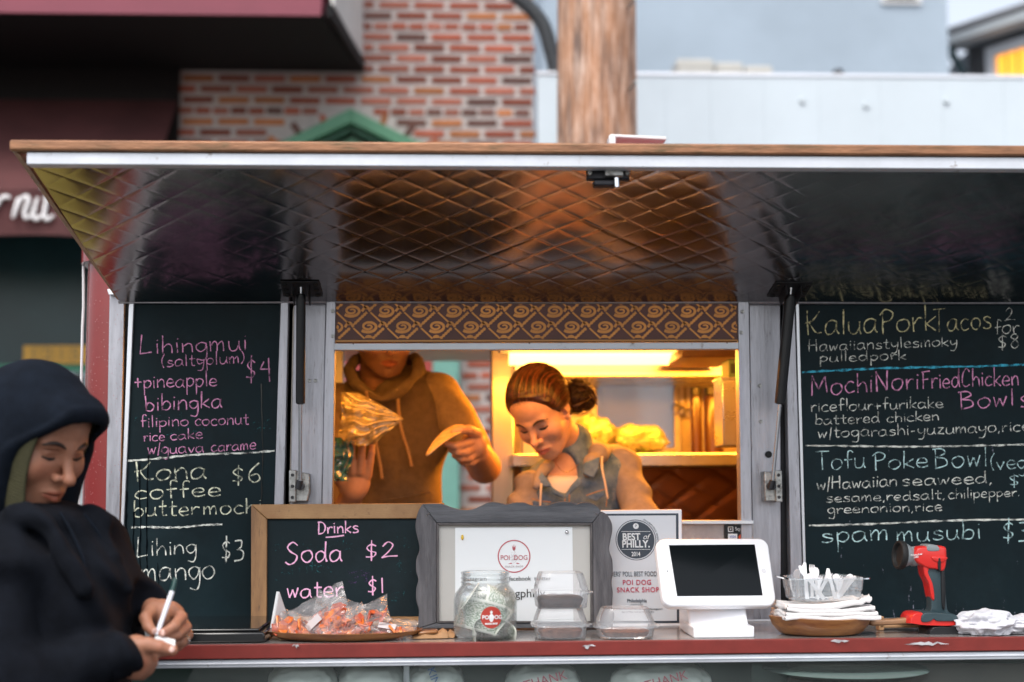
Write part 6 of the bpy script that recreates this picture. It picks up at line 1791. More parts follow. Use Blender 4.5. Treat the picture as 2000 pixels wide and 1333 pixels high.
# ---------------------------------------------------------------- customer at the left
navyfab = mat('navy_black_hoodie_fabric', (.0065,.010,.017), .95, var=.35, vscale=40, spec=.15, bump=.0008, bscale=350, sheen=0)
blackfab = mat('black_sweatshirt_fabric', (.0055,.007,.011), .95, var=.35, vscale=40, spec=.15, bump=.0008, bscale=350, sheen=0)
olive = mat('olive_ribbed_knit', (.050,.047,.020), .9, var=.2, vscale=60, bump=.0006, bscale=300)
denim_dk = mat('dark_jeans', (.015,.022,.035), .85, bump=.0005, bscale=300)
shoe_m = mat('dark_shoe', (.02,.02,.022), .5)
skinW = skin_mat('skin_of_customer', (.35,.16,.098), .12)
PW = thing('person', 'person in a navy hooded sweatshirt, hood up, looking down and writing at the counter', 'person')
OW = P(72, 851, 2.52); MW = head_axes(R(58), R(27))
hv, hq, ht, hb_ = make_head(OW, MW, w_=1.02, cheek=1.16, jaw=1.10, chin=1.0, nose=1.0, neck=.056, lips=(.78,.45,.42))
def LW(x, y, z): return OW + MW @ Vector((x, y, z))
# writing (far) hand
def A(px, py, Y): return P(px, py, Y)
chF = [([A(300,1192,2.565),A(284,1207,2.53),A(290,1224,2.515),A(301,1236,2.505)], [.015,.0105,.0095,.0075]),                 # thumb
       ([A(338,1192,2.565),A(354,1206,2.54),A(340,1224,2.515),A(317,1237,2.50)], [.012,.0100,.0090,.0070]),                  # index
       ([A(345,1200,2.58),A(363,1226,2.55),A(346,1240,2.525),A(320,1247,2.51)], [.012,.0098,.0090,.0072]),                   # middle
       ([A(347,1208,2.595),A(366,1240,2.57),A(355,1254,2.55),A(334,1260,2.54)], [.0115,.0095,.0088,.0070]),                  # ring
       ([A(344,1216,2.61),A(361,1252,2.595),A(348,1263,2.58),A(336,1264,2.57)], [.0105,.0085,.0078,.0065])]                  # little
allp = [p for c_ in chF for p in c_[0]] + [A(262,1180,2.62)]
g = Grid(*bounds(allp, .035), .0014)
palm = smin(g.ell(A(322,1204,2.58), (.030,.026,.024)), g.cap(A(310,1200,2.585), A(255,1172,2.66), .022,.026), .02)
palm = smin(palm, g.cap(A(300,1196,2.57), A(335,1200,2.575), .018), .015)
fF = fingers_field(g, chF, palm)
v1, q1 = nets(g, fF); t1 = knuckle_tint(v1, [A(354,1206,2.53), A(363,1226,2.54), A(301,1236,2.50), A(317,1237,2.495)])
# paper (near) hand
chN = [([A(266,1262,2.43),A(290,1260,2.425),A(312,1264,2.425),A(337,1272,2.43)], [.017,.0125,.0110,.0085]),                  # thumb lying on top
       ([A(280,1280,2.45),A(300,1276,2.47),A(322,1272,2.485),A(338,1266,2.49)], [.014,.0100,.0090,.0075]),                   # index behind the slip
       ([A(282,1292,2.44),A(296,1294,2.455),A(290,1284,2.48)], [.013,.0105,.0090]),
       ([A(276,1302,2.44),A(288,1308,2.455),A(282,1298,2.48)], [.012,.0100,.0085]),
       ([A(268,1312,2.44),A(276,1318,2.455),A(270,1308,2.475)], [.0115,.0090,.0075])]
allp = [p for c_ in chN for p in c_[0]] + [A(190,1290,2.42)]
g = Grid(*bounds(allp, .04), .0014)
palm = smin(g.ell(A(266,1284,2.44), (.027,.022,.034)), g.cap(A(258,1284,2.44), A(185,1296,2.42), .027,.030), .02)
fN = fingers_field(g, chN, palm, .008)
v2, q2 = nets(g, fN); t2 = knuckle_tint(v2, [A(282,1292,2.42), A(276,1302,2.42), A(337,1272,2.42), A(312,1264,2.41)])
chest = A(95,1150,2.56); belly = A(78,1330,2.56)
shN, elN, wrN = A(-22,1105,2.40), A(10,1345,2.34), A(222,1290,2.42)
shF, elF, wrF = A(178,1082,2.69), A(222,1215,2.77), A(282,1184,2.62)
g = Grid(*bounds([shN, elN, wrN, shF, elF, wrF, belly, chest], .12), .006)
f = smin(g.ell(chest, (.10,.13,.13)), g.ell(belly, (.11,.12,.17)), .06)
f = smin(f, g.cap(shN, shF, .045), .05)
for q3 in ((shN, elN, wrN, .026), (shF, elF, wrF, .024)): f = smin(f, smin(g.cap(q3[0], q3[1], .045,.038), g.cap(q3[1], q3[2], .038,q3[3]), .02), .02)
f = smin(f, g.cap(LW(0,-.05,-.15), chest, .050,.06), .03)
v3, q3_ = nets(g, f)
bodyW = np_mesh('body', [(hv, hq, 0), (v1, q1, 0), (v2, q2, 0), (v3, q3_, 0)], [skinW], PW, [ht, t1, t2, ones(v3)])
for s in (-1, 1):
    face_strips('eyelash', hb_, [(s*.0195,-.0062),(s*.025,-.0078),(s*.0315,-.0084),(s*.038,-.0076),(s*.0455,-.0050)], .0028, lash_m, PW, MW, OW)
    face_strips('eyebrow', hb_, [(s*.013,.0165),(s*.022,.0205),(s*.032,.0225),(s*.042,.020),(s*.050,.0145)], .0042, hair_dark, PW, MW, OW, lift=-.0008)
for p, d_ in ((A(302,1233,2.4945), (.5,-1,-.3)), (A(317,1236,2.490), (-.3,-1,.1)), (A(336,1268,2.4215), (.4,-1,.6))):
    MB().lathe([(0,.0012),(.0032,.0010),(.0046,.0)], c=p, seg=14, axis=d_, sx=1.0, sy=1.25).build('fingernail', nail_m, PW, smooth=180)
# clothes
nk = LW(0,-.06,-.16)
chest = A(95,1150,2.56); belly = A(78,1330,2.56)
shN, elN, wrN = A(-22,1105,2.40), A(10,1345,2.34), A(222,1290,2.42)
shF, elF, wrF = A(178,1082,2.69), A(222,1215,2.77), A(282,1184,2.62)
g = Grid(*bounds([shN, elN, wrN, shF, elF, wrF, belly - Vector((.1,0,.1)), chest - Vector((.25,0,0)), nk + Vector((0,0,.06))], .11), .0045)
f = g.ell(chest, (.135,.165,.16))
f = smin(f, g.ell(belly, (.155,.17,.22)), .08)
f = smin(f, g.ell(A(165,1180,2.53), (.075,.13,.09)), .05)
f = smin(f, g.cap(shN, shF, .068), .06)
f = smin(f, g.cap(nk - Vector((0,0,.02)), nk - Vector((.02,0,.10)), .075,.11), .05)
aN = smin(g.cap(shN, elN, .070,.058), g.cap(elN, wrN, .058,.040), .03)
aF = smin(g.cap(shF, elF, .064,.056), g.cap(elF, wrF, .054,.038), .03)
f = smin(f, aF, .025); f = smin(f, aN, .022)
for a_, b_, r_ in ((A(40,1000,2.43), A(110,1060,2.395), .020), (A(110,1060,2.395), A(165,1150,2.385), .012), (A(168,1000,2.54), A(225,1085,2.50), .018), (A(225,1085,2.50), A(250,1150,2.50), .010)):
    f = smin(f, g.cap(a_, b_, r_), .012)
f = f + g.folds((18,14,45), .0075, 3, 2.2) + g.folds((70,10,30), .0034, 5, 2.4)
# cuffs: thinner ribbed ends
f = smax(f, -g.sph(wrN + (wrN-elN).normalized()*.085, .055), .004)
f = smax(f, -g.sph(wrF + (wrF-elF).normalized()*.080, .052), .004)
v, q = nets(g, f)
hoodie = np_mesh('sweatshirt', [(v, q, 0)], [blackfab], PW)
for a_, b_, r_ in ((elN, wrN, .035), (elF, wrF, .033)):
    d = (b_-a_).normalized(); pts = [b_ + d*(-.012 + .034*t) for t in [i/22 for i in range(23)]]
    MB().tube(pts, [r_ + .0012*math.cos(i*2.2) - .0004*i*.3 for i in range(23)], 40, caps=False).build('ribbed_cuff', blackfab, PW, smooth=180)
# hood: open shell round the head, rolled edge
g = Grid((-.17,-.20,-.26), (.17,.17,.19), .0035)
outer = g.ell((0,-.016,.032), (.094,.116,.091))
outer = smin(outer, g.ell((0,-.030,-.05), (.104,.105,.11)), .05)
outer = smin(outer, g.ell((0,-.045,-.17), (.135,.125,.07)), .05)
outer = smin(outer, g.cap((.075,.01,-.02), (.070,.035,-.13), .030), .03)
outer = smin(outer, g.cap((-.075,.01,-.02), (-.070,.035,-.13), .030), .03)
outer = smin(outer, g.cap((-.028,.068,.066), (.028,.068,.066), .030), .04)
outer = outer + g.folds((6,30,26), .0022, 8)
inner = outer + F4(.007)
shell = smax(outer, -inner, .004)
zz = np.clip((g.Z + F4(.015))/F4(.10), 0, 1); cut = (g.Y - (F4(.046) + F4(.053)*zz*zz*(3-2*zz) + F4(.18)*np.maximum(0, -g.Z - F4(.03))) + F4(0)*g.X) * F4(.8)
hood = smax(shell, cut, .005)
rim = np.sqrt(np.maximum(outer + F4(.003), -9)**2 + (cut + F4(.004))**2) - F4(.0062)
hood = smin(hood, rim, .005)
hood = smax(hood, -(g.Z + F4(.25)), .01)
v, q = nets(g, hood)
wv = v @ np.array(MW.transposed()) + np.array(OW)
np_mesh('hood', [(wv, q, 0)], [navyfab], PW)
# olive knit band between hood and cheek
m = MB(); 
def band(u, v):
    t = v; a = R(78 - 10*t)
    z = .040 - .165*t; y0 = .045 + .050*t*t - .01*t
    x = .074 + .004*math.sin(t*3.0) - .010*t*t + .0006*math.sin(v*190)
    yy = y0 + (u-.5)*.046
    return LW(x - (u-.2)**2*.020 - .0 , yy, z)
m.grid(band, 14, 150)
m.build('knit_hood_lining', olive, PW, smooth=180, solid=.006)
m = MB(); m.grid(lambda u, v: LW(-(.070 + .010*math.sin(v*3) + .0009*math.sin(v*150) - (u-.2)**2*.020), .034 - .018*v + (u-.5)*.052, .085 - .205*v), 14, 150); m.build('knit_hood_lining', olive, PW, smooth=180, solid=.006)
# drawstrings
for pts in ([A(118,1002,2.46),A(140,1040,2.445),A(162,1090,2.425),A(170,1128,2.42)], [A(165,1005,2.50),A(192,1040,2.50),A(215,1090,2.50),A(240,1120,2.50)]):
    MB().tube(smooth_poly(pts, 6), .0028, 8).build('drawstring', navyfab, PW, smooth=180)
# ring on the finger
rc = A(358,1249,2.558); MB().lathe([(.0105,-.003),(.0115,-.003),(.0115,.003),(.0105,.003),(.0105,-.003)], c=rc, seg=24, axis=(A(366,1240,2.57)-A(355,1254,2.55)).normalized()).build('silver_ring', mat('silver', (.8,.8,.78), .2, 1.0), PW, smooth=40)
# legs, out of sight below the frame
g = Grid(*bounds([belly, Vector((belly.x,belly.y,0))], .22), .012)
f = None
for dy in (-.09, .09):
    hp_ = Vector((belly.x-.02, belly.y+dy, .86)); kn = Vector((belly.x+.02, belly.y+dy*1.1, .46)); an = Vector((belly.x-.03, belly.y+dy*1.2, .09))
    l_ = smin(g.cap(hp_, kn, .095,.065), g.cap(kn, an, .065,.045), .03); f = l_ if f is None else smin(f, l_, .02)
f = smin(f, g.ell((belly.x-.01, belly.y, .90), (.15,.16,.12)), .04)
v, q = nets(g, f); np_mesh('jeans', [(v, q, 0)], [denim_dk], PW)
for dy in (-.11, .11): blob((belly.x+.03, belly.y+dy, .045), (.13,.048,.05), 2.6, .02, 2, 24, 14, flat=.002).build('shoe', shoe_m, PW, smooth=180)
rebase(PW, (belly.x, belly.y, 0))
# pen and slip (held things)
PEN = thing('marker_pen', 'white pen with a black cap end in the hand of the customer writing', 'pen')
p0, p1, p2, p3 = A(304.5,1247,2.497), A(306,1241,2.499), A(336,1156,2.53), A(343,1130,2.54)
MB().tube([p0, p0.lerp(p1,.6), p1], [.0006,.0022,.0034], 12).build('pen_tip', black_plastic, PEN, smooth=50)
MB().tube([p1, p1.lerp(p2,.08), p2], [.0034,.0043,.0046], 16).build('pen_barrel', mat('white_pen_plastic', (.72,.74,.80), .25), PEN, smooth=50)
MB().tube([p2, p2.lerp(p3,.1), p3], [.0044,.0047,.0040], 16).build('pen_cap', mat('dark_green_cap', (.01,.05,.045), .3), PEN, smooth=50)
rebase(PEN, p1)
SL = thing('order_slip', 'small folded white slip of paper under the pen tip in the customer\'s hands', 'paper slip')
m = MB(); sl = [A(300,1250,2.47), A(342,1262,2.472), A(342,1251,2.50), A(306,1243,2.50)]
m.slab([Vector(s_) for s_ in sl], (0,.001,-.0045)); m.build('slip_sheet', paper, SL, bevel=.0008)
m = MB(); m.slab([s_ + Vector((0,0,.0004)) for s_ in sl], (0,.0002,.0008)); m.build('slip_top_fold', paper, SL)
rebase(SL, sl[0])
# ---------------------------------------------------------------- woman with the bun, inside
skinG = skin_mat('skin_of_woman', (.60,.35,.24), .14, .42)
fleece = mat('grey_fleece_sleeve', (.34,.29,.27), .92, var=.2, vscale=50, bump=.001, bscale=260)
denim = mat('washed_denim', (.06,.12,.22), .85, c2=(.17,.26,.38), vscale=26, var=.3, bump=.0008, bscale=420, dirt=((.34,.37,.40), 30, .58, .8))
tee = mat('white_tee', (.72,.70,.70), .9, bump=.0005, bscale=300)
PG = thing('person', 'young woman with a hair bun and denim jacket looking down behind the counter', 'person')
YGp = 3.75
OG = P(1058, 803, YGp); MG = head_axes(R(-30), R(41), R(10)) * .95
hv, hq, ht, hb_ = make_head(OG, MG, w_=.98, cheek=1.08, jaw=.96, nose=.9, chin=.98, neck=.043, lips=(.82,.36,.36), h=.0015)
def LG(x, y, z): return OG + MG @ Vector((x, y, z))
def B(px, py, Y): return P(px, py, Y)
# arms end in hands working on the inner counter, below the frames
shR, elR, wrR = B(1216,914,3.84), B(1256,1015,3.74), B(1170,1080,3.60)
shL, elL, wrL = B(1040,955,3.80), B(1010,1035,3.74), B(1060,1085,3.60)
def relaxed_hand(wr, tip, side, Yoff=0):
    d = (tip - wr).normalized(); up = Vector((0,0,1)); lat = d.cross(up).normalized()*side
    ch = []
    for k, (o_, L_) in enumerate([(-.028,.064),(-.010,.072),(.010,.068),(.028,.052)]):
        b0 = wr + d*.075 + lat*o_; 
        ch.append(([b0, b0 + d*L_*.45 - up*.008, b0 + d*L_*.75 - up*.026, b0 + d*L_*.85 - up*.044], [.0095,.0085,.0078,.0065]))
    ch.append(([wr + d*.02 + lat*-.02, wr + d*.045 + lat*-.045 - up*.01, wr + d*.075 + lat*-.05 - up*.02], [.013,.0105,.008]))
    g = Grid(*bounds([p for c_ in ch for p in c_[0]] + [wr - d*.05], .03), .0022)
    palm = smin(g.ell(wr + d*.045, (.036,.036,.016)), g.cap(wr - d*.05, wr + d*.02, .024,.022), .02)
    return nets(g, fingers_field(g, ch, palm))
r1 = relaxed_hand(wrR, B(1120,1100,3.50), 1); r2 = relaxed_hand(wrL, B(1090,1105,3.50), -1)
g = Grid(*bounds([shR, elR, wrR, shL, elL, wrL, B(1118,985,3.85)], .11), .006)
f = smin(g.ell(B(1118,985,3.86), (.115,.070,.12)), g.cap(shR, shL, .038), .05)
for q3 in ((shR, elR, wrR), (shL, elL, wrL)): f = smin(f, smin(g.cap(q3[0], q3[1], .036,.032), g.cap(q3[1], q3[2], .032,.022), .02), .02)
f = smin(f, g.cap(OG + MG @ Vector((0,-.05,-.15)), B(1106,952,3.835), .038,.050), .03)
r0 = nets(g, f)
np_mesh('body', [(hv, hq, 0), (r1[0], r1[1], 0), (r2[0], r2[1], 0), (r0[0], r0[1], 0)], [skinG], PG, [ht, ones(r1[0]), ones(r2[0]), ones(r0[0])])
for s in (-1, 1):
    face_strips('eyelash', hb_, [(s*.0185,-.0058),(s*.024,-.0076),(s*.0315,-.0086),(s*.038,-.0080),(s*.0465,-.0048)], .0024, lash_m, PG, MG, OG)
    face_strips('eyebrow', hb_, [(s*.013,.0150),(s*.022,.0190),(s*.032,.0215),(s*.042,.0195),(s*.051,.0130)], .0036, hair_dark, PG, MG, OG, lift=-.0012)
ea = LG(-.0735,.004,-.033); MB().lathe([(0,.003),(.0022,.002),(.003,0),(.0022,-.002),(0,-.003)], c=ea - MG @ Vector((.006,0,0)), seg=12, axis=(1,0,0)).build('stud_earring', mat('pearl', (.85,.85,.85), .15), PG, smooth=180)
hair_br = mat('chestnut_hair', (.060,.019,.008), .36, c2=(.010,.004,.003), vscale=170, spec=.7)
# hair cap
bun = (MG.inverted() @ Vector((.128,.085,.046))) * .86; bun.x *= .8
g = Grid((-.11,-.15,-.13), (.11,.12,.15), .0022)
f = g.ell((0,-.018,.037), (.0795,.1005,.0925))
f = smin(f, g.ell((0,.026,.048), (.0625,.0585,.057)), .03)
f = smin(f, g.ell((0,-.045,-.035), (.055,.055,.06)), .03)
h1 = -(F4(-.082)*(g.Y-F4(.066)) + F4(.036)*(g.Z-F4(.082))) / F4(.0896)
h2 = -((g.Z+F4(.012)) - F4(.8)*(g.Y-F4(.022))) / F4(1.28)
hh = smax(h1, h2, .02)
_b = (bun - Vector((0,-.012,.035))).normalized(); _e1 = _b.orthogonal().normalized(); _e2 = _b.cross(_e1)
_x, _y, _z = g.X, g.Y + F4(.012), g.Z - F4(.035)
_ph = np.arctan2(_x*F4(_e2.x) + _y*F4(_e2.y) + _z*F4(_e2.z), _x*F4(_e1.x) + _y*F4(_e1.y) + _z*F4(_e1.z))
f = f + F4(.0009)*np.sin(_ph*F4(27) + F4(3)*np.sin(_ph*F4(5)+_z*F4(40))) + F4(.0007)*np.sin(_ph*F4(73) + F4(1.5)*np.sin(_z*F4(60)))
f = f + np.clip(F4(.0062) + F4(1.1)*hh, 0, F4(.0062)); f = smax(f, hh, .002)
for s in (-1, 1): f = smax(f, -g.ell((s*.078,-.006,-.006), (.02,.020,.030)), .006)
v, q = nets(g, f)
np_mesh('hair', [(v @ np.array(MG.transposed()) + np.array(OG), q, 0)], [hair_br], PG)
# fine strands swept from the hairline to the bun
rs = np.random.default_rng(4); m = MB(); mh = MB(); Cc = Vector((0,-.012,.035))
def scalp(d):   # radius of the hair cap in direction d from Cc
    d = d.normalized(); a = Vector((.0805,.1015,.0935)); t = 1 / math.sqrt((d.x/a.x)**2 + (d.y/a.y)**2 + (d.z/a.z)**2)
    q_ = Cc + d*t
    # forehead bulge
    dd = Vector((d.x/.0635, d.y/.0595, d.z/.058)); o_ = Cc - Vector((0,.026,.048)); oo = Vector((o_.x/.0635,o_.y/.0595,o_.z/.058))
    A_ = dd.dot(dd); B_ = 2*dd.dot(oo); C_ = oo.dot(oo) - 1; disc_ = B_*B_ - 4*A_*C_
    if disc_ > 0:
        t2 = (-B_ + math.sqrt(disc_)) / (2*A_)
        t = max(t, t2)
    return Cc + d*t
bd_ = (bun - Cc).normalized()
for k in range(2300):
    th = rs.uniform(-1.9, 1.9)       # round the hairline, 0 = centre of the forehead
    x = math.sin(th)*.078; 
    if abs(th) < 1.0: y, z = .0735 - .022*abs(th)**2, .0785 - .024*th*th
    elif abs(th) < 1.45:
        t = (abs(th)-1.0)/.45; y, z = .050 - .026*t, .054 - .056*t
    else:
        t = (abs(th)-1.45)/.45; y, z = -.030 - .03*t, .015 - .085*t
    st_ = (Vector((x, y, z)) - Cc)
    lay = rs.uniform(0, .6)
    d0 = st_.normalized(); opp = .25 + .85*max(0, -d0.dot(bd_))
    off = rs.uniform(-.0006, .0042); pts = []; jx = rs.normal(0, .03)
    ax = Vector(rs.normal(0, 1, 3))*.02
    for i in range(11):
        t = i/10; tt = lay + (1-lay)*t; d = (d0*(1-tt) + bd_*tt + ax*math.sin(tt*3.14) + Vector((0,-.1,1))*opp*math.sin(tt*3.14)*.9); 
        if d.length < .05: d += Vector((.05,0,.05))
        p = scalp(d) + d.normalized()*(off - .0052*max(0, 1 - tt/.10) + .0030*math.sin(t*3.14)*(.4 + jx*4))
        if t > .85: p = p.lerp(bun, (t-.85)*2.2)
        pts.append(LG(*p))
    kk = 2.2 if k % 14 == 0 else 1.5 if k % 5 == 0 else 1; (mh if k % 5 == 0 else m).tube(pts, [kk*(.00045 + .0005*math.sin(3.14*min(1, .2 + i/10))) for i in range(11)], 3, caps=False)
tag(m.build('hair_strands', hair_br, PG, smooth=180), kind='stuff')
tag(mh.build('highlight_strands', mat('hair_highlight_strand', (.17,.052,.016), .3, spec=.8), PG, smooth=180), kind='stuff')  # paler strands: the hair's highlight is put into their colour
# bun: coiled locks
m = MB(); bc = bun * 1.0 + Vector((0,0,.004)); rs = np.random.default_rng(9)
for k in range(46):
    ax = Vector(rs.normal(0,1,3)).normalized(); e1 = ax.orthogonal().normalized(); e2 = ax.cross(e1); rad = rs.uniform(.018,.047); c_ = bc + Vector(rs.normal(0,.009,3)); a0 = rs.uniform(0,6.28); sp = rs.uniform(2.6, 5.6)
    pts = [LG(*(c_ + (e1*math.cos(a0+sp*t) + e2*math.sin(a0+sp*t))*rad*(1+.12*math.sin(5*t+k)) + ax*.007*math.sin(7*t))) for t in [j/16 for j in range(17)]]
    m.tube(pts, [.0016 + rs.uniform(.001,.0042)*math.sin(3.14*(j+.5)/17) for j in range(17)], 6)
for k in range(420):
    ax = Vector(rs.normal(0,1,3)).normalized(); e1 = ax.orthogonal().normalized(); e2 = ax.cross(e1); rad = rs.uniform(.026,.052); c_ = bc + Vector(rs.normal(0,.007,3)); a0 = rs.uniform(0,6.28); sp = rs.uniform(1.2, 3.4)
    pts = [LG(*(c_ + (e1*math.cos(a0+sp*t) + e2*math.sin(a0+sp*t))*rad)) for t in [j/9 for j in range(10)]]
    m.tube(pts, .0005, 3, caps=False)
m.build('hair_bun', hair_br, PG, smooth=180)
blob(LG(*(bc)), (.034,.034,.034), 2, .15, 2, 24, 16).build('bun_core', hair_dark, PG, smooth=180)
mm = MB(); c_ = bun + Vector((0,.004,0)); e1 = bd_.orthogonal().normalized(); e2 = bd_.cross(e1)
mm.tube([LG(*(c_ + (e1*math.cos(a) + e2*math.sin(a))*.018)) for a in [j*.4 for j in range(17)]], .0035, 8); mm.build('hair_tie', rubber, PG, smooth=180)
m = MB()
for k in range(90):   # flyaways
    a = Vector(rs.normal(0,1,3)).normalized(); 
    if a.y > .5: a.y = -a.y
    s0 = bc + a*.030 if k % 2 else scalp(Vector((a.x, a.y*.6, abs(a.z)))) 
    dr = Vector(rs.normal(0,1,3))*.010
    pts = [LG(*(s0 + (a*.018 + dr)*t + Vector((0,0,-.014))*t*t)) for t in (0,.3,.6,1)]
    m.tube(smooth_poly(pts,2), .00022, 3, caps=False)
L0 = bc + Vector((-.01,-.01,-.02)); m.tube(smooth_poly([LG(*L0), LG(*(L0 + Vector((-.022,-.012,-.02)))), LG(*(L0 + Vector((-.018,.0,-.055)))), LG(*(L0 + Vector((-.010,.008,-.075))))], 5), .0006, 4)
tag(m.build('loose_hairs', hair_dark, PG, smooth=180), kind='stuff')
# torso: tee, denim, fleece sleeves and hood
nkG = LG(0,-.045,-.16)
cG2 = B(1118,985,3.85); bG = Vector((cG2.x, 3.93, cG2.z - .32))
g = Grid(*bounds([shR, shL, cG2, bG - Vector((0,0,.12))], .13), .0045)
f = g.ell(cG2, (.135,.095,.14)); f = smin(f, g.ell(bG, (.14,.10,.24)), .08)
f = smin(f, g.cap(shR + Vector((-.03,.0,-.01)), shL + Vector((.03,0,-.01)), .052), .05)
f = smin(f, g.cap(nkG, nkG + Vector((.0,.02,-.08)), .050,.075), .03)
core = f
dm = f - F4(.006) + g.folds((10,10,40), .0016, 2)
# open neck: cut a V at the front
vx = B(1102,958,3.75)
ncut = smin(g.ell(B(1100,915,3.73), (.046,.11,.062)), smin(g.cap(B(1100,935,3.68), B(1105,974,3.68), .036,.008), g.cap(B(1100,935,3.76), B(1105,970,3.76), .036,.008), .01), .01)
dm = smax(dm, -ncut, .006)
v, q = nets(g, dm); np_mesh('denim_jacket', [(v, q, 0)], [denim], PG)
te = smax(core + F4(.003), g.plane(B(1100,944,3.72), (0,-.35,1)), .01)
v, q = nets(g, te); np_mesh('tee_shirt', [(v, q, 0)], [tee], PG)
# collarbone skin patch
sk = smax(smin(g.cap(nkG + Vector((0,-.01,.02)), B(1100,950,3.80), .045,.060), core + F4(.004), .02), -g.plane(B(1100,946,3.72), (0,-.35,1)), .006)
sk = smax(sk, g.ell(B(1098,925,3.74), (.085,.09,.085)), .01)
v, q = nets(g, sk); v = None
for (sh, el, wr, nm) in ((shR, elR, wrR, 1), (shL, elL, wrL, 2)):
    g = Grid(*bounds([sh, el, wr], .10), .0036)
    f = smin(g.cap(sh, el, .049,.043), g.cap(el, wr, .042,.030), .03)
    f = smin(f, g.sph(sh + Vector((-.015 if nm == 1 else .015, 0, -.004)), .048), .03)
    f = f + g.folds((26,8,62), .0034, nm + 10) + g.folds((80,20,90), .0012, nm + 12)
    v, q = nets(g, f); np_mesh('fleece_sleeve', [(v, q, 0)], [fleece], PG)
# grey hood lying on the shoulders
g = Grid(*bounds([B(1040,905,3.72), B(1240,880,3.95), nkG + Vector((0,.12,.02))], .09), .0036)
pts = smooth_poly([B(1048,950,3.71), B(1053,932,3.725), B(1064,916,3.77), B(1085,900,3.88), nkG + Vector((.0,.080,.02)), B(1150,876,3.92)], 3)
f = None
for i in range(len(pts)-1):
    r_ = .009 + .014*(i/(len(pts)-1)); c_ = g.cap(pts[i], pts[i+1], r_, r_); f = c_ if f is None else smin(f, c_, .012)
for a_, b_, r1_, r2_ in ((B(1146,926,3.735), B(1156,902,3.74), .010,.016), (B(1156,902,3.74), B(1170,886,3.79), .018,.022), (B(1170,886,3.79), B(1205,884,3.88), .022,.020), (B(1150,876,3.92), B(1205,884,3.88), .024,.018), (B(1160,880,3.84), B(1150,876,3.92), .022,.024)):
    f = smin(f, g.cap(a_, b_, r1_, r2_), .02)
f = f + g.folds((40,40,30), .0020, 4)
v, q = nets(g, f); np_mesh('grey_hood', [(v, q, 0)], [fleece], PG)
# denim collar flaps, pocket flaps, placket seam, strings
def cloth(pl_, Yf, d, m_, name, bev=.002):
    m = MB(); m.prism([P(a, b_, Yf(a, b_) if callable(Yf) else Yf) for a, b_ in pl_], (0, d, 0)); return TH(m, name, m_, PG, bev)
cuY = lambda a, b_: 3.715 - (b_-900)*.0004
cloth([(1140,905),(1172,892),(1170,915),(1160,935),(1138,926)], lambda a, b_: 3.715, .008, denim, 'collar_flap', .004)
cloth([(1058,922),(1078,948),(1074,952),(1046,950),(1052,932)], lambda a, b_: 3.705, .008, denim, 'collar_flap', .004)
cloth([(1130,932),(1138,944),(1118,962),(1104,976),(1104,966),(1116,948)], lambda a, b_: 3.70, .006, denim, 'lapel', .003)
cloth([(1074,948),(1090,960),(1103,968),(1100,974),(1078,964)], lambda a, b_: 3.70, .006, denim, 'lapel', .003)
cloth([(1148,966),(1182,958),(1180,968),(1166,980),(1150,974)], lambda a, b_: 3.70, .006, denim, 'pocket_flap', .002)
cloth([(1040,978),(1072,984),(1066,992),(1042,990)], lambda a, b_: 3.70, .006, denim, 'pocket_flap', .002)
stitch = mat('orange_stitching', (.45,.24,.10), .8)
for pts in ([(1145,968),(1162,962),(1184,955)], [(1104,974),(1102,984),(1102,996)], [(1112,966),(1112,984),(1111,996)], [(1038,974),(1056,979),(1076,981)], [(1176,920),(1182,940),(1186,958),(1184,990)]):
    MB().tube([P(a, b_, 3.694) for a, b_ in pts], .0010, 6).build('seam', stitch, PG)
for pts in ([B(1176,893,3.73),B(1176,915,3.70),B(1182,945,3.69),B(1187,975,3.69)], [B(1057,945,3.70),B(1056,965,3.69),B(1055,992,3.69)]):
    MB().tube(smooth_poly(pts,5), .0030, 8).build('hood_string', mat('cream_cord', (.60,.52,.46), .8), PG, smooth=180)
m = MB(); m.tube(smooth_poly([B(1085,905,3.755),B(1100,922,3.722),B(1118,918,3.725),B(1132,905,3.76)],6), .0007, 5); m.build('necklace_chain', mat('gold_chain', (.8,.55,.2), .2, 1.0), PG)
g = Grid(*bounds([Vector((bG.x,bG.y,.25)), Vector((bG.x,bG.y,.95))], .2), .012)
f = None
for dx in (-.085,.085):
    l_ = smin(g.cap((bG.x+dx,bG.y,.98),(bG.x+dx,bG.y,.62),.085,.060), g.cap((bG.x+dx,bG.y,.62),(bG.x+dx,bG.y+.02,.27),.058,.04), .03); f = l_ if f is None else smin(f, l_, .02)
v, q = nets(g, f); np_mesh('jeans', [(v, q, 0)], [denim_dk], PG)
for dx in (-.085,.085): blob((bG.x+dx, bG.y-.04, ZFl+.045), (.045,.12,.045), 2.6, .02, 2, 24, 14, flat=ZFl+.002).build('shoe', shoe_m, PG, smooth=180)
rebase(PG, (bG.x, bG.y, ZFl))

# ---------------------------------------------------------------- man in the brown hoodie, inside
skinM = skin_mat('skin_of_man', (.50,.27,.17), .12, .5)
tanfab = mat('tan_jersey_sleeve', (.34,.24,.13), .92, var=.25, vscale=50, bump=.001, bscale=320)
brownfab = mat('brown_jersey', (.17,.12,.07), .92, var=.25, vscale=50, bump=.001, bscale=320)
PM = thing('person', 'bearded man in a brown hooded sweatshirt holding a tortilla and a plastic bag', 'person')
YM = 4.0
OM = P(752, 650, YM); MM = head_axes(R(14), R(16))
hv, hq, ht, hb_ = make_head(OM, MM, w_=1.02, cheek=1.0, jaw=1.10, nose=1.1, chin=1.02, neck=.058, lips=(.85,.42,.38), stub=.62)
def LM(x, y, z): return OM + MM @ Vector((x, y, z))
def C_(px, py, Y): return P(px, py, Y)
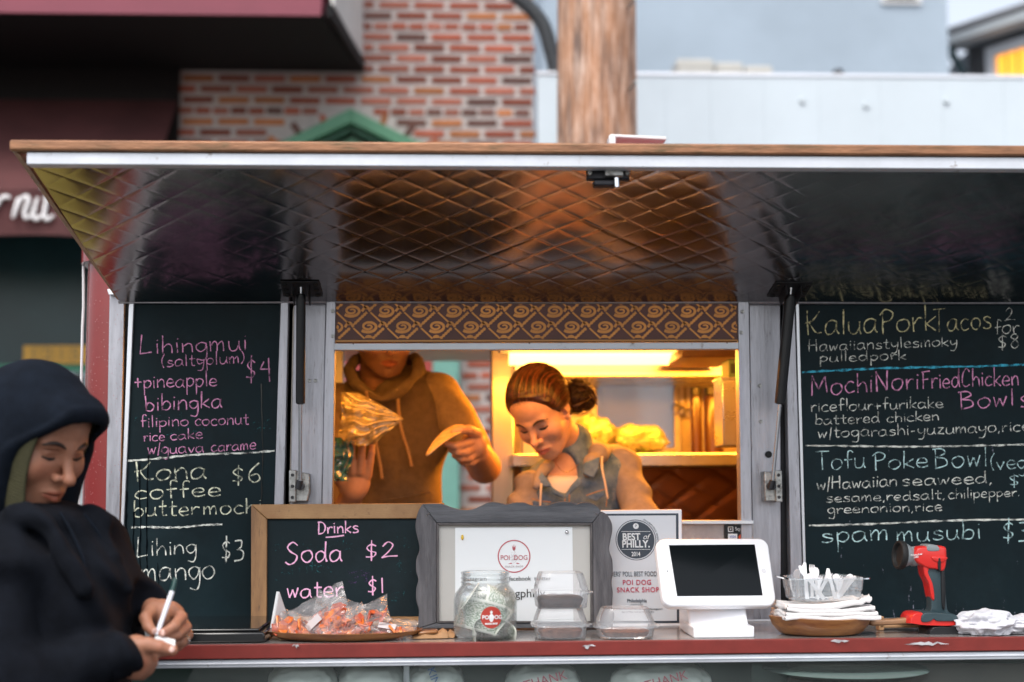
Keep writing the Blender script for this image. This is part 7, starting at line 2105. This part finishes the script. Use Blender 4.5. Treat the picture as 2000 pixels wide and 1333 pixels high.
# right-image hand with tortilla
ch1 = [([C_(925,862,3.74),C_(905,868,3.70),C_(888,872,3.68),C_(872,868,3.675)], [.014,.0110,.0100,.0085]),   # index underneath
       ([C_(928,872,3.75),C_(910,884,3.71),C_(893,884,3.69),C_(880,878,3.69)], [.014,.0108,.0100,.0085]),
       ([C_(932,882,3.76),C_(916,896,3.73),C_(900,896,3.71),C_(888,890,3.71)], [.013,.0104,.0095,.008]),
       ([C_(936,892,3.78),C_(922,904,3.755),C_(908,904,3.74),C_(900,898,3.74)], [.012,.0095,.0088,.0075]),
       ([C_(930,848,3.74),C_(915,840,3.69),C_(900,840,3.665),C_(886,845,3.655)], [.016,.0125,.0110,.009])]    # thumb on top
g = Grid(*bounds([p for c_ in ch1 for p in c_[0]] + [C_(948,905,3.9)], .035), .002)
palm = smin(g.ell(C_(925,868,3.76), (.034,.036,.036)), g.cap(C_(928,880,3.79), C_(942,905,3.92), .030,.040), .025)
r1 = nets(g, fingers_field(g, ch1, palm, .007)); 
# left-image raised hand, fingers up, seen from the back
ch2 = [([C_(672,925,3.78),C_(668,898,3.77),C_(668,876,3.76),C_(672,856,3.765)], [.012,.0098,.009,.0075]),
       ([C_(688,922,3.77),C_(686,892,3.76),C_(687,868,3.75),C_(690,848,3.755)], [.0125,.0102,.0095,.008]),
       ([C_(704,922,3.77),C_(706,892,3.76),C_(708,870,3.75),C_(709,852,3.755)], [.0125,.0102,.0095,.008]),
       ([C_(718,928,3.78),C_(723,902,3.77),C_(726,884,3.765),C_(727,870,3.77)], [.012,.0095,.0088,.0075]),
       ([C_(672,950,3.79),C_(654,930,3.77),C_(646,905,3.76)], [.015,.012,.0095])]
g = Grid(*bounds([p for c_ in ch2 for p in c_[0]] + [C_(672,1010,3.85)], .04), .002)
palm = smin(g.ell(C_(694,942,3.785), (.040,.020,.040)), g.cap(C_(690,962,3.80), C_(668,1015,3.86), .030,.038), .025)
r2 = nets(g, fingers_field(g, ch2, palm, .008))
shA, elA = C_(858,772,4.06), C_(946,912,3.98)
shB, elB = C_(655,790,4.06), C_(628,1015,4.02)
g = Grid(*bounds([elA, C_(915,870,3.78), shA], .07), .003)
fa = smin(g.cap(elA.lerp(shA,.3), elA, .047,.042), g.cap(elA, C_(932,885,3.80), .043,.031), .02)
r3 = nets(g, fa)
cM = C_(776,850,4.10)
g = Grid(*bounds([shA, elA, shB, elB, cM, C_(672,1010,3.86)], .11), .006)
f = smin(g.ell(cM, (.125,.075,.17)), g.cap(shA, shB, .045), .05)
f = smin(f, g.cap(shA, elA, .044,.038), .02); f = smin(f, g.cap(shB, elB, .044,.036), .02); f = smin(f, g.cap(elB, C_(668,1012,3.87), .036,.032), .02)
f = smin(f, g.cap(OM + MM @ Vector((0,-.05,-.16)), cM, .050,.06), .03)
r0 = nets(g, f)
np_mesh('body', [(hv, hq, 0), (r1[0], r1[1], 0), (r2[0], r2[1], 0), (r3[0], r3[1], 0), (r0[0], r0[1], 0)], [skinM], PM, [ht, ones(r1[0]), ones(r2[0]), ones(r3[0]), ones(r0[0])])
for s in (-1, 1):
    face_strips('eyelash', hb_, [(s*.0195,-.0062),(s*.0315,-.0084),(s*.0455,-.0050)], .0012, lash_m, PM, MM, OM)
    face_strips('eyebrow', hb_, [(s*.012,.0165),(s*.022,.0205),(s*.032,.0225),(s*.042,.020),(s*.052,.0145)], .0032, hair_dark, PM, MM, OM, lift=-.0008)
g = Grid((-.11,-.15,-.13), (.11,.12,.15), .003)
f = smin(g.ell((0,-.018,.037), (.080,.101,.094)), g.ell((0,.026,.050), (.062,.056,.055)), .03)
h1 = -(F4(-.055)*(g.Y-F4(.070)) + F4(.065)*(g.Z-F4(.067))) / F4(.085); h2 = -(F4(-.090)*(g.Y-F4(.012)) + F4(.060)*(g.Z-F4(.020))) / F4(.108)
f = smax(f + g.folds((200,160,200), .001, 1), smax(h1, h2, .02), .006)
v, q = nets(g, f); np_mesh('hair', [(v @ np.array(MM.transposed()) + np.array(OM), q, 0)], [hair_dark], PM)
nkM = LM(0,-.05,-.17)
cM = C_(776,850,4.08); bM = Vector((cM.x-.01, 4.10, cM.z-.30))
g = Grid(*bounds([shA, shB, cM, bM - Vector((0,0,.18)), nkM + Vector((0,0,.03))], .13), .005)
f = g.ell(cM, (.150,.105,.19)); f = smin(f, g.ell(bM, (.148,.11,.26)), .08)
f = smin(f, g.cap(shA + Vector((-.04,0,-.005)), shB + Vector((.04,0,-.005)), .066), .06)
f = smin(f, g.cap(nkM, nkM + Vector((0,.02,-.1)), .070,.10), .05)
f = f + g.folds((14,12,34), .0030, 6) + g.folds((50,20,14), .0016, 7)
f = smax(f, -g.cap(nkM + Vector((0,-.03,.10)), nkM + Vector((.0,-.05,-.012)), .062,.050), .01)
v, q = nets(g, f); np_mesh('sweatshirt', [(v, q, 0)], [brownfab], PM)
for sh, el, e2 in ((shA, elA, shA.lerp(elA,.74)), (shB, elB, elB)):
    g = Grid(*bounds([sh, el], .10), .004)
    f = smin(g.cap(sh, e2, .064,.053), g.sph(sh + (Vector((cM.x,0,0))-Vector((sh.x,0,0))).normalized()*.02, .062), .02)
    if e2 is elB: f = smin(f, g.cap(elB, C_(666,1018,3.88), .050,.042), .03)
    f = f + g.folds((30,10,46), .0034, 15)
    v, q = nets(g, f); np_mesh('sleeve', [(v, q, 0)], [tanfab], PM)
# hood gathered round the neck
g = Grid(*bounds([C_(655,700,3.98), C_(820,760,3.9), nkM + Vector((0,.12,.05))], .08), .0038)
pts = smooth_poly([C_(772,768,3.915), C_(800,748,3.92), C_(818,722,3.97), C_(808,702,4.06), nkM + Vector((.0,.105,.05)), C_(704,700,4.08), C_(686,716,4.0), C_(688,742,3.95), C_(712,764,3.93), C_(745,780,3.915), C_(772,768,3.915)], 3)
f = None
for i in range(len(pts)-1):
    r_ = .0085 + .006*math.sin(math.pi*((i+3) % len(pts))/(len(pts)-1)); c_ = g.cap(pts[i], pts[i+1], r_, r_); f = c_ if f is None else smin(f, c_, .014)
f = f + g.folds((50,50,40), .0026, 4)
v, q = nets(g, f); np_mesh('hood', [(v, q, 0)], [brownfab], PM)
cordm = mat('tan_cord', (.42,.27,.15), .8)
for pts in ([C_(776,760,3.90),C_(778,800,3.93),C_(784,840,3.94),C_(797,880,3.95),C_(804,912,3.95)], [C_(715,765,3.90),C_(722,800,3.93),C_(735,870,3.94),C_(742,905,3.95),C_(746,936,3.95)]):
    mm = MB(); pq = smooth_poly(pts, 8); mm.tube(pq, [.0042 + .0009*(i % 2) for i in range(len(pq))], 8); mm.build('drawstring', cordm, PM, smooth=180)
# kangaroo pocket seam
MB().tube([C_(745,978,3.965), C_(790,972,3.965), C_(840,962,3.98)], .0022, 6).build('pocket_seam', brownfab, PM)
g = Grid(*bounds([Vector((bM.x,bM.y,.25)), Vector((bM.x,bM.y,1.1))], .22), .012)
f = None
for dx in (-.095,.095):
    l_ = smin(g.cap((bM.x+dx,bM.y,1.08),(bM.x+dx,bM.y-.01,.66),.095,.066), g.cap((bM.x+dx,bM.y-.01,.66),(bM.x+dx,bM.y+.02,.27),.062,.045), .03); f = l_ if f is None else smin(f, l_, .02)
v, q = nets(g, f); np_mesh('trousers', [(v, q, 0)], [denim_dk], PM)
for dx in (-.1,.1): blob((bM.x+dx, bM.y-.05, ZFl+.05), (.05,.14,.05), 2.6, .02, 2, 24, 14, flat=ZFl+.002).build('shoe', shoe_m, PM, smooth=180)
rebase(PM, (bM.x, bM.y, ZFl))
# tortilla
tort = mat('floury_tortilla', (.66,.47,.24), .75, c2=(.45,.27,.11), vscale=40, bump=.0006, bscale=120)
m = MB(); T0, T1 = C_(832,890,3.60), C_(912,838,3.70)
def tf(u, v):
    a = 2*math.pi*u; rr_ = v
    x = math.cos(a)*rr_; y = math.sin(a)*rr_
    t = (x+1)/2; p = T0.lerp(T1, t); sag = .034*(1-x*x)
    return p + Vector((0, y*.045, sag*.55 + .016*abs(y)*(1 if y < 0 else -1)*-1))
m.grid(tf, 40, 10); o = m.build('tortilla', tort, smooth=180, solid=.004)
tag(o, 'pale curved tortilla held by the man in the brown sweatshirt', 'tortilla')
# crinkled clear bag in the raised hand, golden lamplight tinted into its film
gold_lit_film = clear_mat('gold_lit_bag_film', tint=(.95,.88,.65), rough=.07, haze=.34, refl=5.0, hazecol=(.95,.80,.40), bump=.002, bscale=20)
CB = thing('crinkled_bag', 'shiny crinkled plastic bag pinched up by the man at the left of the window', 'plastic bag')
out1 = [(666,766),(700,768),(728,782),(760,800),(789,819),(768,836),(748,852),(732,868),(700,872),(672,862),(660,850),(668,815)]
cc = (705, 822)
def bf(side):
    def fn(u, v):
        n_ = len(out1); t = u*n_; i = int(t) % n_; fr = t - int(t); a = out1[i]; b_ = out1[(i+1) % n_]
        ex, ey = a[0]+(b_[0]-a[0])*fr, a[1]+(b_[1]-a[1])*fr
        px, py = cc[0]+(ex-cc[0])*v, cc[1]+(ey-cc[1])*v
        an = math.atan2(py-819, px-800); cr_ = .6*math.sin(an*26 + 5*N3((px*.03, py*.03, side))) * min(1, (800-px)/60) + .7*N3((px*.045, py*.045, side*3)) + .35*abs(N3((px*.10, py*.13, side*9)))
        return P(px, py, 3.70 + side*.030*(1-v**3) + .016*cr_)
    return fn
for s in (-1, 1): 
    m = MB(); m.grid(bf(s), 96, 22); m.build('bag_film', gold_lit_film, CB, smooth=180)
m = MB(); m.grid(lambda u, v: P(640 + 45*u + 6*math.sin(v*5), 855 + 85*v, 3.72 + .012*N3((u*5, v*6, 1)) + .015*math.sin(u*3)), 24, 34)
m.build('bag_lower_folds', clear_mat('teal_bag_print', tint=(.4,.7,.75), rough=.2, haze=.85, refl=.8, hazecol=(.03,.16,.20), bump=.006, bscale=40), CB, smooth=180)
rebase(CB, tuple(P(700,860,3.7)))
